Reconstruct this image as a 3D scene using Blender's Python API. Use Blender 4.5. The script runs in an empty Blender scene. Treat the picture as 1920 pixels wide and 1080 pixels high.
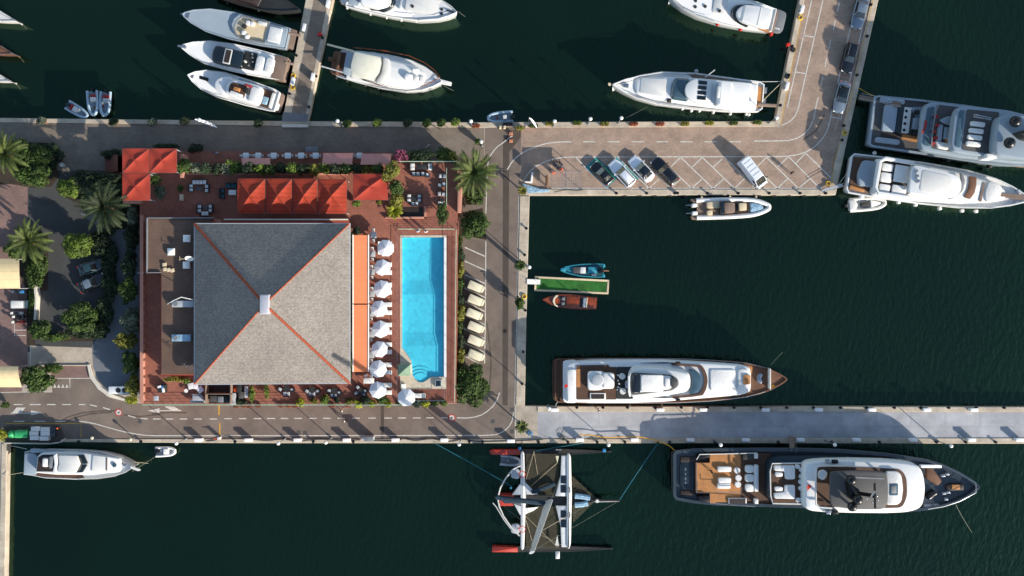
import bpy, bmesh, math, random
import numpy as np
from mathutils import Vector
R = math.radians
random.seed(7)
SC = bpy.context.scene
COL = SC.collection

# ------------------------------------------------------------------ camera
H = 150.0          # drone height above the quay (m)
S = 13.0           # photo pixels (1920 wide) per metre at quay level
cam_data = bpy.data.cameras.new('camera'); cam = bpy.data.objects.new('camera', cam_data)
COL.objects.link(cam); cam.location = (0, 0, H); cam.rotation_euler = (0, 0, 0)
cam_data.sensor_width = 36.0; cam_data.lens = 36.0*H/(1920/S)
cam_data.clip_start = 1.0; cam_data.clip_end = 3000.0
SC.camera = cam

# ------------------------------------------------------------------ light
SUN_EL, SUN_AZ = 22.0, math.degrees(math.atan2(-0.656, 0.755))   # low sun in the lower right of the picture
world = bpy.data.worlds.new('World'); SC.world = world; world.use_nodes = True
wn = world.node_tree; wn.nodes.clear()
sky = wn.nodes.new('ShaderNodeTexSky'); sky.sky_type = 'NISHITA'; sky.sun_disc = False
sky.sun_elevation = R(SUN_EL); sky.sun_rotation = R(90-SUN_AZ); sky.air_density = 1.0; sky.dust_density = 0.6
bg = wn.nodes.new('ShaderNodeBackground'); bg.inputs['Strength'].default_value = 0.12
wo = wn.nodes.new('ShaderNodeOutputWorld')
wn.links.new(sky.outputs[0], bg.inputs[0]); wn.links.new(bg.outputs[0], wo.inputs[0])
sl = bpy.data.lights.new('sun', 'SUN'); sl.energy = 4.0; sl.angle = R(0.5); sl.color = (1.0, 0.91, 0.80)
sun = bpy.data.objects.new('sun', sl); COL.objects.link(sun)
_ce, _se = math.cos(R(SUN_EL)), math.sin(R(SUN_EL))
SD = Vector((_ce*math.cos(R(SUN_AZ)), _ce*math.sin(R(SUN_AZ)), _se))
sun.rotation_euler = SD.to_track_quat('Z', 'Y').to_euler(); sun.location = SD*200
SC.view_settings.view_transform = 'Standard'; SC.view_settings.look = 'None'
SC.view_settings.exposure = 0.88; SC.view_settings.gamma = 1.0
SC.cycles.max_bounces = 6; SC.cycles.transparent_max_bounces = 8
SC.cycles.use_denoising = True
SC.cycles.sample_clamp_indirect = 4.0

# ------------------------------------------------------------------ helpers
def W(px, py, z=0.0):
    """photo pixel -> world point at height z"""
    k = (1 - z/H)/S
    return ((px-960.0)*k, (540.0-py)*k, z)
def srgb(h):
    h = h.lstrip('#'); o = []
    for i in (0, 2, 4):
        v = int(h[i:i+2], 16)/255.0
        o.append(v/12.92 if v <= 0.04045 else ((v+0.055)/1.055)**2.4)
    return o
MATS = {}
def mat(name, col, rough=0.6, var=0.18, scale=0.6, metal=0.0, bump=0.0, bscale=30.0, alpha=1.0, spec=0.5,
        stripe=None, brick=None, col2=None, transl=0.0, detail=6.0, fine=0.0, coat=0.0, sdir=0, grain=None):
    """procedural material: base colour with two scales of noise, optional stripes (planks) or bricks"""
    m = bpy.data.materials.new(name); m.use_nodes = True; nt = m.node_tree; N = nt.nodes; L = nt.links
    b = N['Principled BSDF']
    c = srgb(col) if isinstance(col, str) else list(col)
    c2 = srgb(col2) if col2 else [min(1, x*(1-var)) for x in c]
    c1 = c if col2 else [min(1, x*(1+var*0.6)) for x in c]
    geo = N.new('ShaderNodeNewGeometry')
    n1 = N.new('ShaderNodeTexNoise'); n1.inputs['Scale'].default_value = scale; n1.inputs['Detail'].default_value = detail
    n1.inputs['Roughness'].default_value = 0.65
    L.new(geo.outputs['Position'], n1.inputs['Vector'])
    rmp = N.new('ShaderNodeValToRGB'); rmp.color_ramp.elements[0].position = 0.3; rmp.color_ramp.elements[1].position = 0.7
    rmp.color_ramp.elements[0].color = (*c2, 1); rmp.color_ramp.elements[1].color = (*c1, 1)
    L.new(n1.outputs[0], rmp.inputs[0]); out = rmp.outputs[0]
    def mixmul(a, fac, colr):
        x = N.new('ShaderNodeMix'); x.data_type = 'RGBA'; x.blend_type = 'MULTIPLY'
        L.new(fac, x.inputs['Factor']); L.new(a, x.inputs['A']); x.inputs['B'].default_value = (*colr, 1); return x.outputs['Result']
    if fine:
        n2 = N.new('ShaderNodeTexNoise'); n2.inputs['Scale'].default_value = 9.0; n2.inputs['Detail'].default_value = 3
        L.new(geo.outputs['Position'], n2.inputs['Vector'])
        q = N.new('ShaderNodeMapRange'); q.inputs[1].default_value = 0.42; q.inputs[2].default_value = 0.68
        L.new(n2.outputs[0], q.inputs[0]); out = mixmul(out, q.outputs[0], [1-fine]*3)
    if grain:
        gs, ga = grain
        n3 = N.new('ShaderNodeTexVoronoi'); n3.inputs['Scale'].default_value = gs
        L.new(geo.outputs['Position'], n3.inputs['Vector'])
        q = N.new('ShaderNodeSeparateColor'); L.new(n3.outputs['Color'], q.inputs[0])
        out = mixmul(out, q.outputs[0], [1-ga]*3)
    if stripe:
        per, wd, dk = stripe
        sx = N.new('ShaderNodeSeparateXYZ'); L.new(geo.outputs['Position'], sx.inputs[0])
        mm = N.new('ShaderNodeMath'); mm.operation = 'DIVIDE'; mm.inputs[1].default_value = per; L.new(sx.outputs[sdir], mm.inputs[0])
        fr = N.new('ShaderNodeMath'); fr.operation = 'FRACT'; L.new(mm.outputs[0], fr.inputs[0])
        lt = N.new('ShaderNodeMath'); lt.operation = 'LESS_THAN'; lt.inputs[1].default_value = wd; L.new(fr.outputs[0], lt.inputs[0])
        out = mixmul(out, lt.outputs[0], [dk]*3)
    if brick:
        bw, bh, dk = brick
        br = N.new('ShaderNodeTexBrick'); br.inputs['Scale'].default_value = 1.0
        br.inputs['Brick Width'].default_value = bw; br.inputs['Row Height'].default_value = bh
        br.inputs['Mortar Size'].default_value = 0.035*bh/0.5; br.inputs['Color1'].default_value = (1, 1, 1, 1)
        br.inputs['Color2'].default_value = (0.82, 0.82, 0.82, 1); br.inputs['Mortar'].default_value = (dk, dk, dk, 1)
        L.new(geo.outputs['Position'], br.inputs['Vector'])
        x = N.new('ShaderNodeMix'); x.data_type = 'RGBA'; x.blend_type = 'MULTIPLY'; x.inputs['Factor'].default_value = 1
        L.new(out, x.inputs['A']); L.new(br.outputs['Color'], x.inputs['B']); out = x.outputs['Result']
    L.new(out, b.inputs['Base Color'])
    b.inputs['Roughness'].default_value = rough; b.inputs['Metallic'].default_value = metal
    b.inputs['Specular IOR Level'].default_value = spec
    if coat: b.inputs['Coat Weight'].default_value = coat
    if bump:
        nb = N.new('ShaderNodeTexNoise'); nb.inputs['Scale'].default_value = bscale; L.new(geo.outputs['Position'], nb.inputs['Vector'])
        bp = N.new('ShaderNodeBump'); bp.inputs['Strength'].default_value = bump; bp.inputs['Distance'].default_value = 0.12
        L.new(nb.outputs[0], bp.inputs['Height']); L.new(bp.outputs[0], b.inputs['Normal'])
    if transl:
        o = N['Material Output']; t = N.new('ShaderNodeBsdfTranslucent'); L.new(out, t.inputs[0])
        mx = N.new('ShaderNodeMixShader'); mx.inputs[0].default_value = transl
        L.new(b.outputs[0], mx.inputs[1]); L.new(t.outputs[0], mx.inputs[2]); L.new(mx.outputs[0], o.inputs[0])
    if alpha < 1: b.inputs['Alpha'].default_value = alpha
    MATS[name] = m
    return m

def world_loc(o):
    v = Vector((0, 0, 0))
    while o is not None:
        v = v + o.location; o = o.parent
    return v
def rnd(pts, r, n=4):
    """round the corners of a closed polygon"""
    if r <= 0: return [tuple(p[:2]) for p in pts]
    out = []; k = len(pts)
    for i in range(k):
        a, b, c = Vector(pts[i-1][:2]), Vector(pts[i][:2]), Vector(pts[(i+1) % k][:2])
        d1, d2 = (a-b), (c-b); l1, l2 = d1.length, d2.length
        if l1 < 1e-6 or l2 < 1e-6: continue
        if abs(d1.angle(d2)-math.pi) < 0.12: out.append(tuple(b)); continue
        p1 = b+d1/l1*min(r, l1*0.45); p2 = b+d2/l2*min(r, l2*0.45)
        for j in range(n+1):
            t = j/n; out.append(tuple(p1*(1-t)**2+b*2*t*(1-t)+p2*t*t))
    return out
def area2(p): return sum(p[i-1][0]*p[i][1]-p[i][0]*p[i-1][1] for i in range(len(p)))
def offset(p, d):
    """inset a CCW polygon by d (metres)"""
    n = len(p); out = []
    for i in range(n):
        a, b, c = Vector(p[i-1]), Vector(p[i]), Vector(p[(i+1) % n])
        e1, e2 = (b-a), (c-b)
        if e1.length < 1e-9 or e2.length < 1e-9: out.append(tuple(b)); continue
        e1.normalize(); e2.normalize()
        n1, n2 = Vector((-e1.y, e1.x)), Vector((-e2.y, e2.x)); m = n1+n2
        if m.length < 1e-6: m = n1
        m.normalize(); q = max(0.45, m.dot(n1)); out.append(tuple(b+m*(d/q)))
    return out

class M:
    """collects shapes and links them as ONE mesh object"""
    def __init__(s): s.v = []; s.f = []; s.mi = []; s.k = 0; s.st = []
    def add(s, vs, fs):
        o = len(s.v); s.st.append(o); s.v += [tuple(x) for x in vs]; s.f += [tuple(i+o for i in f) for f in fs]; s.mi += [s.k]*len(fs); return s
    def rings(s, rs, cap0=True, cap1=True, closed=True):
        n = len(rs[0]); vs = [p for r in rs for p in r]; fs = []
        for a in range(len(rs)-1):
            for i in range(n if closed else n-1):
                j = (i+1) % n; fs.append((a*n+i, a*n+j, (a+1)*n+j, (a+1)*n+i))
        if cap0: fs.append(tuple(range(n))[::-1])
        if cap1: fs.append(tuple(range((len(rs)-1)*n, len(rs)*n)))
        return s.add(vs, fs)
    def prism(s, p, z0, z1, bev=0.0, taper=0.0, zf=None):
        p = [tuple(q[:2]) for q in p]
        if area2(p) < 0: p = p[::-1]
        zf = zf or (lambda x, y: 0.0)
        def ring(d, z):
            q = offset(p, d) if d else p
            return [(x, y, z+zf(x, y)) for x, y in q]
        rs = [ring(0, z0)]
        if bev:
            rs += [ring(taper*0.8, z1-bev), ring(taper+bev*0.35, z1-bev*0.3), ring(taper+bev, z1)]
        else: rs += [ring(taper, z1)]
        return s.rings(rs)
    def box(s, cx, cy, z0, sx, sy, sz, rot=0.0, bev=0.0, taper=0.0):
        c, q = math.cos(rot), math.sin(rot)
        p = [(cx+x*c-y*q, cy+x*q+y*c) for x, y in ((-sx/2, -sy/2), (sx/2, -sy/2), (sx/2, sy/2), (-sx/2, sy/2))]
        return s.prism(p, z0, z0+sz, bev, taper)
    def cyl(s, cx, cy, z0, r, h, n=14, r2=None, prof=None):
        prof = prof or [(r, 0), (r if r2 is None else r2, h)]
        return s.rings([[(cx+a*math.cos(2*math.pi*i/n), cy+a*math.sin(2*math.pi*i/n), z0+z) for i in range(n)] for a, z in prof])
    def ball(s, cx, cy, cz, r, n=12, sz=1.0):
        rs = []
        for j in range(1, 8):
            t = math.pi*j/8; a = r*math.sin(t)
            rs.append([(cx+a*math.cos(2*math.pi*i/n), cy+a*math.sin(2*math.pi*i/n), cz-r*sz*math.cos(t)) for i in range(n)])
        return s.rings(rs)
    def tube(s, pts, r, n=6, r2=None, closed=False):
        pts = [Vector(p) for p in pts]; rs = []; m = len(pts)
        if closed: pts = pts+[pts[0]]; m += 1
        for i, p in enumerate(pts):
            d = pts[min(i+1, m-1)]-pts[max(i-1, 0)]
            if d.length < 1e-9: d = Vector((0, 0, 1))
            d.normalize(); up = Vector((0, 0, 1)) if abs(d.z) < 0.95 else Vector((1, 0, 0))
            u = d.cross(up).normalized(); w = u.cross(d)
            rr = r if r2 is None else r+(r2-r)*i/(m-1)
            rs.append([tuple(p+u*rr*math.cos(2*math.pi*k/n)+w*rr*math.sin(2*math.pi*k/n)) for k in range(n)])
        return s.rings(rs)
    def torus(s, cx, cy, cz, R1, r, n=18, m=6, tilt=None):
        return s.tube([(cx+R1*math.cos(2*math.pi*i/n), cy+R1*math.sin(2*math.pi*i/n), cz) for i in range(n)], r, m, closed=True)
    def quad(s, a, b, c, d): return s.add([a, b, c, d], [(0, 1, 2, 3)])
    def outs(s, name, mats, parent=None, **kw):
        """every shape becomes a part of its own"""
        st = s.st+[len(s.v)]; r = []
        for i in range(len(s.st)):
            a, b = st[i], st[i+1]; q = M(); q.v = s.v[a:b]
            q.f = [tuple(j-a for j in f) for f in s.f if a <= f[0] < b]; q.mi = [0]*len(q.f)
            r.append(q.out(name, mats, parent, **kw))
        return r
    def out(s, name, mats, parent=None, smooth=True, world=True, tags=None, ang=38):
        me = bpy.data.meshes.new(name)
        off = world_loc(parent) if (parent is not None and world) else Vector((0, 0, 0))
        vs = [(x-off.x, y-off.y, z-off.z) for x, y, z in s.v]
        me.from_pydata(vs, [], s.f)
        if not isinstance(mats, (list, tuple)): mats = [mats]
        for m in mats: me.materials.append(MATS[m] if isinstance(m, str) else m)
        if len(mats) > 1: me.polygons.foreach_set('material_index', s.mi)
        if smooth:
            me.polygons.foreach_set('use_smooth', [True]*len(s.f)); me.set_sharp_from_angle(angle=R(ang))
        me.update()
        o = bpy.data.objects.new(name, me); COL.objects.link(o)
        if parent is not None: o.parent = parent
        if tags: tag(o, *tags)
        return o
def tag(o, label=None, cat=None, group=None, kind=None):
    if label: o['label'] = label
    if cat: o['category'] = cat
    if group: o['group'] = group
    if kind: o['kind'] = kind
    return o
def thing(name, label, cat, loc=(0, 0, 0), rz=0.0, group=None):
    o = bpy.data.objects.new(name, None); COL.objects.link(o); o.empty_display_size = 0.3
    o.location = loc; o.rotation_euler = (0, 0, rz); return tag(o, label, cat, group)
def struct(name, m, mats, smooth=False): return m.out(name, mats, None, smooth, tags=(None, None, None, 'structure'))
KIDS = {}
def dup(root, loc, rz=0.0, label=None, group=None, scale=None):
    """copy a thing with its parts and sub-parts"""
    def cp(o, par):
        c = o.copy(); COL.objects.link(c)
        if par is not None: c.parent = par
        for ch in o.children: cp(ch, c)
        return c
    r = cp(root, None); r.location = loc; r.rotation_euler = (0, 0, rz)
    if label: r['label'] = label
    if group: r['group'] = group
    if scale: r.scale = scale
    return r
ORD = 'first second third fourth fifth sixth seventh eighth ninth tenth eleventh twelfth thirteenth fourteenth fifteenth sixteenth seventeenth eighteenth nineteenth twentieth twenty-first twenty-second twenty-third twenty-fourth twenty-fifth twenty-sixth twenty-seventh twenty-eighth'.split()
def poly(pts, z): return [W(x, y, z)[:2] for x, y in pts]
def rect(x0, y0, x1, y1, z): return poly([(x0, y0), (x1, y0), (x1, y1), (x0, y1)], z)
def line(m, pts, w, z, h=0.004):
    """painted line of width w (m) along photo pixels"""
    P = [Vector(W(x, y, z)[:2]) for x, y in pts]; L = []; Q = []
    for i, p in enumerate(P):
        d = (P[min(i+1, len(P)-1)]-P[max(i-1, 0)]).normalized(); n = Vector((-d.y, d.x))*w/2
        L.append(p+n); Q.append(p-n)
    for i in range(len(P)-1):
        m.add([(*L[i], z), (*Q[i], z), (*Q[i+1], z), (*L[i+1], z)], [(0, 1, 2, 3)])
def arc(cx, cy, r, a0, a1, n=10, ry=None):
    ry = ry or r
    return [(cx+r*math.cos(R(a0+(a1-a0)*i/n)), cy+ry*math.sin(R(a0+(a1-a0)*i/n))) for i in range(n+1)]

# ------------------------------------------------------------------ materials
mat('concrete', '#b9ac99', 0.9, 0.35, 0.35, fine=0.25, grain=(1.2, .1))
mat('coping', '#c6b8a2', 0.9, 0.3, 0.5, fine=0.2, brick=(2.4, 1.3, .86))
mat('asphalt', '#796c61', 0.95, 0.34, 0.25, fine=0.18)
mat('asphalt_patch', '#4f463e', 0.95, 0.2, 0.4, fine=0.2)
mat('asphalt_shaded', '#464746', 0.95, 0.25, 0.3, fine=0.2)  # asphalt with the car park's shade put into its colour
mat('promenade', '#85796b', 0.9, 0.25, 0.35, fine=0.2, brick=(.5, .25, .8))
mat('pavers', '#a8917e', 0.9, 0.28, 0.45, fine=0.22, brick=(.4, .2, .8))
mat('pavers_red', '#8a6f66', 0.9, 0.25, 0.4, fine=0.2, brick=(.4, .2, .8))
mat('pier_slab', '#b2b3b5', 0.9, 0.28, 0.3, fine=0.2, brick=(5.0, 2.5, .86))
mat('tyre_mark', '#5d5249', 0.95, 0.3, 1.5, alpha=.45)
mat('drive_concrete', '#6f7478', 0.9, 0.2, 0.35, fine=0.15)
mat('paint_white', '#c9c5ba', 0.7, 0.35, 3.0)
mat('paint_yellow', '#c99a35', 0.7, 0.35, 3.0)
mat('paint_green', '#2a8a74', 0.8, 0.35, 1.2)
mat('paint_blue', '#5f9cc0', 0.7, 0.2, 3.0)
mat('paint_red', '#a8463c', 0.7, 0.3, 3.0)
mat('soil', '#3a3026', 1.0, 0.4, 1.0)
mat('white', '#e6e5e0', 0.35, 0.05, 0.8, coat=0.2)
mat('gelcoat', '#dcdcd8', 0.3, 0.05, 0.5, coat=0.3)
mat('offwhite', '#cfcec8', 0.5, 0.08, 0.8)
mat('cushion', '#d9d8d3', 0.85, 0.08, 1.5, bump=.3, bscale=4)
mat('cream_canvas', '#d3d0bc', 0.8, 0.1, 1.0)
mat('beige', '#c9b897', 0.8, 0.12, 0.8)
mat('cream', '#d6cdb0', 0.5, 0.08, 0.8)
mat('grey_light', '#a9adb0', 0.6, 0.1, 0.8)
mat('grey', '#74787a', 0.6, 0.15, 0.8)
mat('grey_dark', '#4b4a48', 0.6, 0.15, 0.8)
mat('charcoal', '#262826', 0.6, 0.2, 1.0)
mat('black', '#0c0c0d', 0.35, 0.2, 1.0)
mat('rubber', '#101010', 0.9, 0.2, 1.0)
mat('glass_dark', '#0e1518', 0.08, 0.3, 0.7, spec=0.8, coat=0.6)
mat('glass_blue', '#3c5560', 0.12, 0.3, 0.6, spec=0.8, coat=0.5)
mat('steel', '#b7b9ba', 0.25, 0.05, 1.0, metal=0.9)
mat('navy', '#353f45', 0.25, 0.2, 0.4, coat=0.5)
mat('navy_deck', '#1a2a33', 0.4, 0.2, 0.4)
mat('teak', '#b37a45', 0.75, 0.22, 1.2, stripe=(.14, .14, .55), sdir=1)
mat('teak_dark', '#553a28', 0.75, 0.25, 1.2, stripe=(.14, .14, .6), sdir=1)
mat('teak_grey', '#7d6a5c', 0.8, 0.2, 1.2, stripe=(.14, .14, .7), sdir=1)
mat('mahogany', '#8a3d14', 0.22, 0.35, 1.5, coat=0.8, stripe=(.16, .08, .75), sdir=1)
mat('wood', '#6b4a35', 0.8, 0.3, 1.0)
mat('wood_dark', '#2d211b', 0.6, 0.3, 1.0)
mat('deck_boards', '#6b5547', 0.9, 0.3, 0.4, stripe=(.28, .16, .6), sdir=1, fine=.25)
mat('terracotta', '#9f6450', 0.85, 0.2, 0.5, fine=0.2, brick=(.4, .4, .78))
mat('terracotta_dk', '#875140', 0.85, 0.2, 0.5, fine=0.2, brick=(.4, .4, .78))
mat('wall_pink', '#b5806c', 0.9, 0.15, 0.4)
mat('wall_red', '#9a4630', 0.9, 0.2, 0.5)
mat('wall_white', '#c9c2b3', 0.85, 0.12, 0.5)
mat('canvas_red', '#a43826', 0.85, 0.12, 0.8, transl=.12)
mat('canvas_slat', '#a5371d', 0.85, 0.2, 0.8, transl=.12, stripe=(.62, .16, .66), sdir=1)
mat('canvas_orange', '#cf7a50', 0.85, 0.08, 0.6, stripe=(.85, .06, .88), sdir=1)
mat('canvas_pink', '#b88078', 0.85, 0.1, 0.8)
mat('canvas_white', '#dedfe0', 0.85, 0.04, 1.0, transl=.08)
mat('canvas_beige', '#d3bf92', 0.85, 0.1, 1.0, stripe=(1.15, .07, .82), sdir=1)
mat('shingle_dark', '#958d84', 0.95, 0.14, 0.16, grain=(5.6, .38), fine=.14, stripe=(.42, .2, .9), sdir=1)
mat('ridge', '#a84f30', 0.85, 0.35, 3.0, stripe=(.36, .14, .55), sdir=0)
mat('metal_cap', '#c3c3c8', 0.4, 0.1, 1.0, metal=.3)
mat('pool_tile', '#5bd0e2', 0.5, 0.04, 0.5, fine=0.04, brick=(.5, .5, .93))
mat('pool_edge', '#c9bda6', 0.7, 0.1, 1.0, brick=(.5, .5, .85))
mat('turf', '#2c6a24', 0.95, 0.45, .9, fine=.3)
mat('leaf', '#3f561c', 0.75, 0.6, 0.9, transl=.25, detail=3)
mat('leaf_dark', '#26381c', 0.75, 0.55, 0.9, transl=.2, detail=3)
mat('leaf_olive', '#7a7a2c', 0.75, 0.6, 0.9, transl=.25, detail=3)
mat('leaf_yellow', '#8f9422', 0.75, 0.6, 0.9, transl=.25, detail=3)
mat('leaf_bright', '#5f7426', 0.75, 0.45, 0.9, transl=.25, detail=3)
mat('leaf_pink', '#84405a', 0.75, 0.5, 1.5, transl=.25, detail=3)
mat('leaf_grey', '#66705a', 0.8, 0.5, 1.2, transl=.2, detail=3)
mat('flower_red', '#8a4a30', 0.8, 0.5, 2.0, transl=.2, detail=3)
mat('palm_leaf', '#59662c', 0.7, 0.5, 0.8, transl=.2, detail=3)
mat('palm_shaded', '#33401f', 0.7, 0.5, 0.8, transl=.2, detail=3)  # darker copy of the palm leaf, shade put into its colour
mat('palm_dry', '#a0622c', 0.8, 0.4, 1.0)
mat('bark', '#5a4636', 0.95, 0.3, 2.0)
mat('clay_pot', '#b0765a', 0.85, 0.2, 2.0)
mat('red_hull', '#b03a28', 0.4, 0.12, 0.8, coat=.3)
mat('teal', '#1f7684', 0.4, 0.15, 0.6, coat=.3)
mat('teal_light', '#3b95a8', 0.4, 0.12, 0.6)
mat('teal_dark', '#12454f', 0.6, 0.15, 0.6)
mat('rib_tube', '#9fb4c0', 0.6, 0.08, 0.8)
mat('rib_floor', '#7b8d96', 0.7, 0.1, 0.8)
mat('net', '#45402f', 0.9, 0.3, 1.5, alpha=.72, stripe=(.3, .08, .5), sdir=1)
mat('sail_blue', '#16303f', 0.8, 0.3, 1.5, bump=.6, bscale=3)
mat('sail_bag', '#8fb0c4', 0.8, 0.35, 2.0, bump=.8, bscale=4)
mat('rope_teal', '#1f7286', 0.8, 0.1)
mat('rope_yellow', '#d8a02a', 0.8, 0.1)
mat('rope_grey', '#77776a', 0.8, 0.1)
mat('cable_black', '#1a1a1c', 0.8, 0.1)
mat('red', '#c02818', 0.5, 0.1)
mat('orange', '#e05a28', 0.6, 0.1)
mat('yellow', '#d8b020', 0.6, 0.1)
mat('green', '#2f9a5c', 0.45, 0.15, 1.5)
mat('blue', '#2a7ab0', 0.5, 0.1)
mat('skin', '#b07a5c', 0.6, 0.08); mat('hair', '#2a1c14', 0.8, 0.1)
mat('cloth_white', '#d8d4cc', 0.9, 0.08); mat('cloth_navy', '#20283a', 0.9, 0.1); mat('cloth_red', '#9a2a28', 0.9, 0.1)
mat('cloth_blue', '#5f86b0', 0.9, 0.1); mat('cloth_black', '#141416', 0.9, 0.1); mat('cloth_beige', '#b09a7c', 0.9, 0.1)
mat('car_white', '#dfe3e6', 0.2, 0.03, coat=1.0); mat('car_black', '#0b0d0f', 0.15, 0.1, coat=1.0)
mat('car_silver', '#7d8b96', 0.25, 0.05, metal=.5, coat=1.0); mat('car_grey', '#20363c', 0.2, 0.05, coat=1.0)
mat('globe', '#e8e6de', 0.2, 0.03)
# ================================================================== SETTING
def sheet(name, pts, z, m, kind='structure'):
    p = poly(pts, z)
    if area2(p) < 0: p = p[::-1]
    q = M(); q.add([(x, y, z) for x, y in p], [tuple(range(len(p)))])
    return struct(name, q, m)
# water: a very dark green harbour with wind ripples
wm = bpy.data.materials.new('water'); wm.use_nodes = True; nt = wm.node_tree; N = nt.nodes; L = nt.links
b = N['Principled BSDF']; b.inputs['Roughness'].default_value = 0.12; b.inputs['IOR'].default_value = 1.54; b.inputs['Specular Tint'].default_value = (.55, 1.0, .66, 1)
geo = N.new('ShaderNodeNewGeometry')
na = N.new('ShaderNodeTexNoise'); na.inputs['Scale'].default_value = 0.018; na.inputs['Detail'].default_value = 3
L.new(geo.outputs['Position'], na.inputs['Vector'])
cr = N.new('ShaderNodeValToRGB'); cr.color_ramp.elements[0].position = .3; cr.color_ramp.elements[1].position = .72
cr.color_ramp.elements[0].color = (*srgb('#040d08'), 1); cr.color_ramp.elements[1].color = (*srgb('#08190f'), 1)
L.new(na.outputs[0], cr.inputs[0]); L.new(cr.outputs[0], b.inputs['Base Color'])
mp = N.new('ShaderNodeMapping'); mp.inputs['Scale'].default_value = (1.0, 0.45, 1.0); mp.inputs['Rotation'].default_value = (0, 0, R(-35))
L.new(geo.outputs['Position'], mp.inputs['Vector'])
nb = N.new('ShaderNodeTexNoise'); nb.inputs['Scale'].default_value = 1.6; nb.inputs['Detail'].default_value = 4; L.new(mp.outputs[0], nb.inputs['Vector'])
nc = N.new('ShaderNodeTexNoise'); nc.inputs['Scale'].default_value = 0.03; L.new(geo.outputs['Position'], nc.inputs['Vector'])
sx = N.new('ShaderNodeSeparateXYZ'); L.new(geo.outputs['Position'], sx.inputs[0])
gm = N.new('ShaderNodeMath'); gm.operation = 'SUBTRACT'; L.new(sx.outputs[0], gm.inputs[0]); L.new(sx.outputs[1], gm.inputs[1])
mr = N.new('ShaderNodeMapRange'); mr.inputs[1].default_value = -60; mr.inputs[2].default_value = 110; mr.inputs[3].default_value = .12; mr.inputs[4].default_value = .65
L.new(gm.outputs[0], mr.inputs[0])
bp = N.new('ShaderNodeBump'); bp.inputs['Distance'].default_value = 0.25; L.new(mr.outputs[0], bp.inputs['Strength'])
L.new(nb.outputs[0], bp.inputs['Height']); L.new(bp.outputs[0], b.inputs['Normal'])
MATS['water'] = wm
WZ = -1.2
q = M(); q.add([(-1200, -1200, WZ), (1200, -1200, WZ), (1200, 1200, WZ), (-1200, 1200, WZ)], [(0, 1, 2, 3)]); struct('water', q, 'water')

LAND = [(-900, 214), (0, 221), (480, 226.5), (913, 229), (1300, 227.5), (1453, 227), (1499, 0), (1542, -220), (1691, -220), (1647, 0), (1586, 275),
        (1567, 365.5), (993, 366), (987, 600), (984, 761), (1920, 763), (2600, 764), (2600, 833), (1920, 832), (984, 831), (480, 831), (120, 829),
        (13, 831), (9, 1080), (2, 1500), (-900, 1500)]
q = M(); q.prism(poly(LAND, 0), -4, 0, bev=0.06); struct('ground', q, 'concrete')
q = M(); q.prism(poly([(529, 228.4), (577, 228.8), (624, 0), (669, -220), (620, -220), (573, 0)], 0), -2.2, 0.02, bev=.05); struct('pier', q, 'coping')
# sheets of paving
sheet('promenade', [(-900, 222), (0, 229), (480, 235), (908, 240), (908, 320), (230, 320), (-900, 320)], .004, 'promenade')
sheet('plaza', [(-900, 320), (52, 320), (52, 690), (40, 736), (-900, 736)], .0042, 'pavers_red')
sheet('parking_lot', [(52, 320), (270, 320), (270, 660), (52, 660)], .0044, 'asphalt_shaded')
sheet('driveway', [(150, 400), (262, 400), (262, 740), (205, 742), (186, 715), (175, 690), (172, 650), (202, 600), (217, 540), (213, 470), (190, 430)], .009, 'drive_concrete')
sheet('path', [(57, 648), (172, 652), (175, 684), (57, 684)], .009, 'concrete')
sheet('pavement', [(96, 686), (172, 686), (178, 710), (96, 710)], .009, 'pavers_red')
sheet('road', [(909, 240), (978, 238), (974, 366), (967, 761), (966, 823), (-900, 823), (-900, 736), (98, 736), (98, 710), (178, 710), (200, 743), (262, 757),
               (856, 757), (856, 320), (909, 320)], .0045, 'asphalt')
sheet('road_patch', [(943, 262), (955, 250), (968, 240), (976, 240), (976, 258), (955, 285), (952, 760), (942, 760)], .0085, 'asphalt_patch')
sheet('road_patch', [(714, 758), (720, 758), (720, 823), (714, 823)], .0085, 'asphalt_patch')
sheet('road_patch', [(862, 425), (909, 425), (909, 452), (862, 444)], .0085, 'promenade')
sheet('parking_lot', [(978, 238), (1463, 238), (1508, 0), (1551, -220), (1680, -220), (1634, 0), (1573, 270), (1556, 355), (985, 355), (974, 366)], .0046, 'pavers')
sheet('pavement', [(967, 761), (1008, 771), (1008, 823), (966, 823)], .0047, 'concrete')
sheet('pier_surface', [(1008, 772), (2600, 774), (2600, 822), (1008, 821)], .0049, 'pier_slab')
sheet('pier_surface', [(556, 208), (556, 208), (548, 222), (545, 227), (571, 227), (611, 20), (615, 0), (655, -220), (634, -220), (588, 0), (548, 205)][3:], .026, 'promenade')
sheet('pier_surface', [(531, 210), (579, 214), (576, 228), (528, 228)], .031, 'drive_concrete')
# kerbs / copings (a real step)
def kerb(pts, h=.1, m='coping'): q = M(); q.prism(poly(pts, h), .0, h, bev=.03); return struct('kerb', q, m)
kerb([(-900, 214.5), (0, 221.5), (480, 227), (526, 228.5), (526, 236), (480, 235), (0, 229), (-900, 222)])
kerb([(582, 229.2), (930, 229.6), (930, 238.5), (582, 236.5)])
kerb([(528, 233), (577, 233), (577, 238.5), (528, 238.5)], .35, 'wall_white')
kerb([(985, 229.3), (1300, 228), (1452, 227.6), (1452, 237.5), (985, 239)])
kerb([(1453.6, 227.6), (1499.6, 0), (1542.6, -220), (1551.6, -220), (1508.6, 0), (1462, 233)])
kerb([(1646.4, 0), (1585.4, 275), (1567, 353), (1555, 353), (1573, 270), (1634, 0), (1678, -220), (1690, -220)])
kerb([(1566.5, 355), (1566, 365), (993.5, 365.3), (986, 365.5), (986, 355)])
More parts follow.
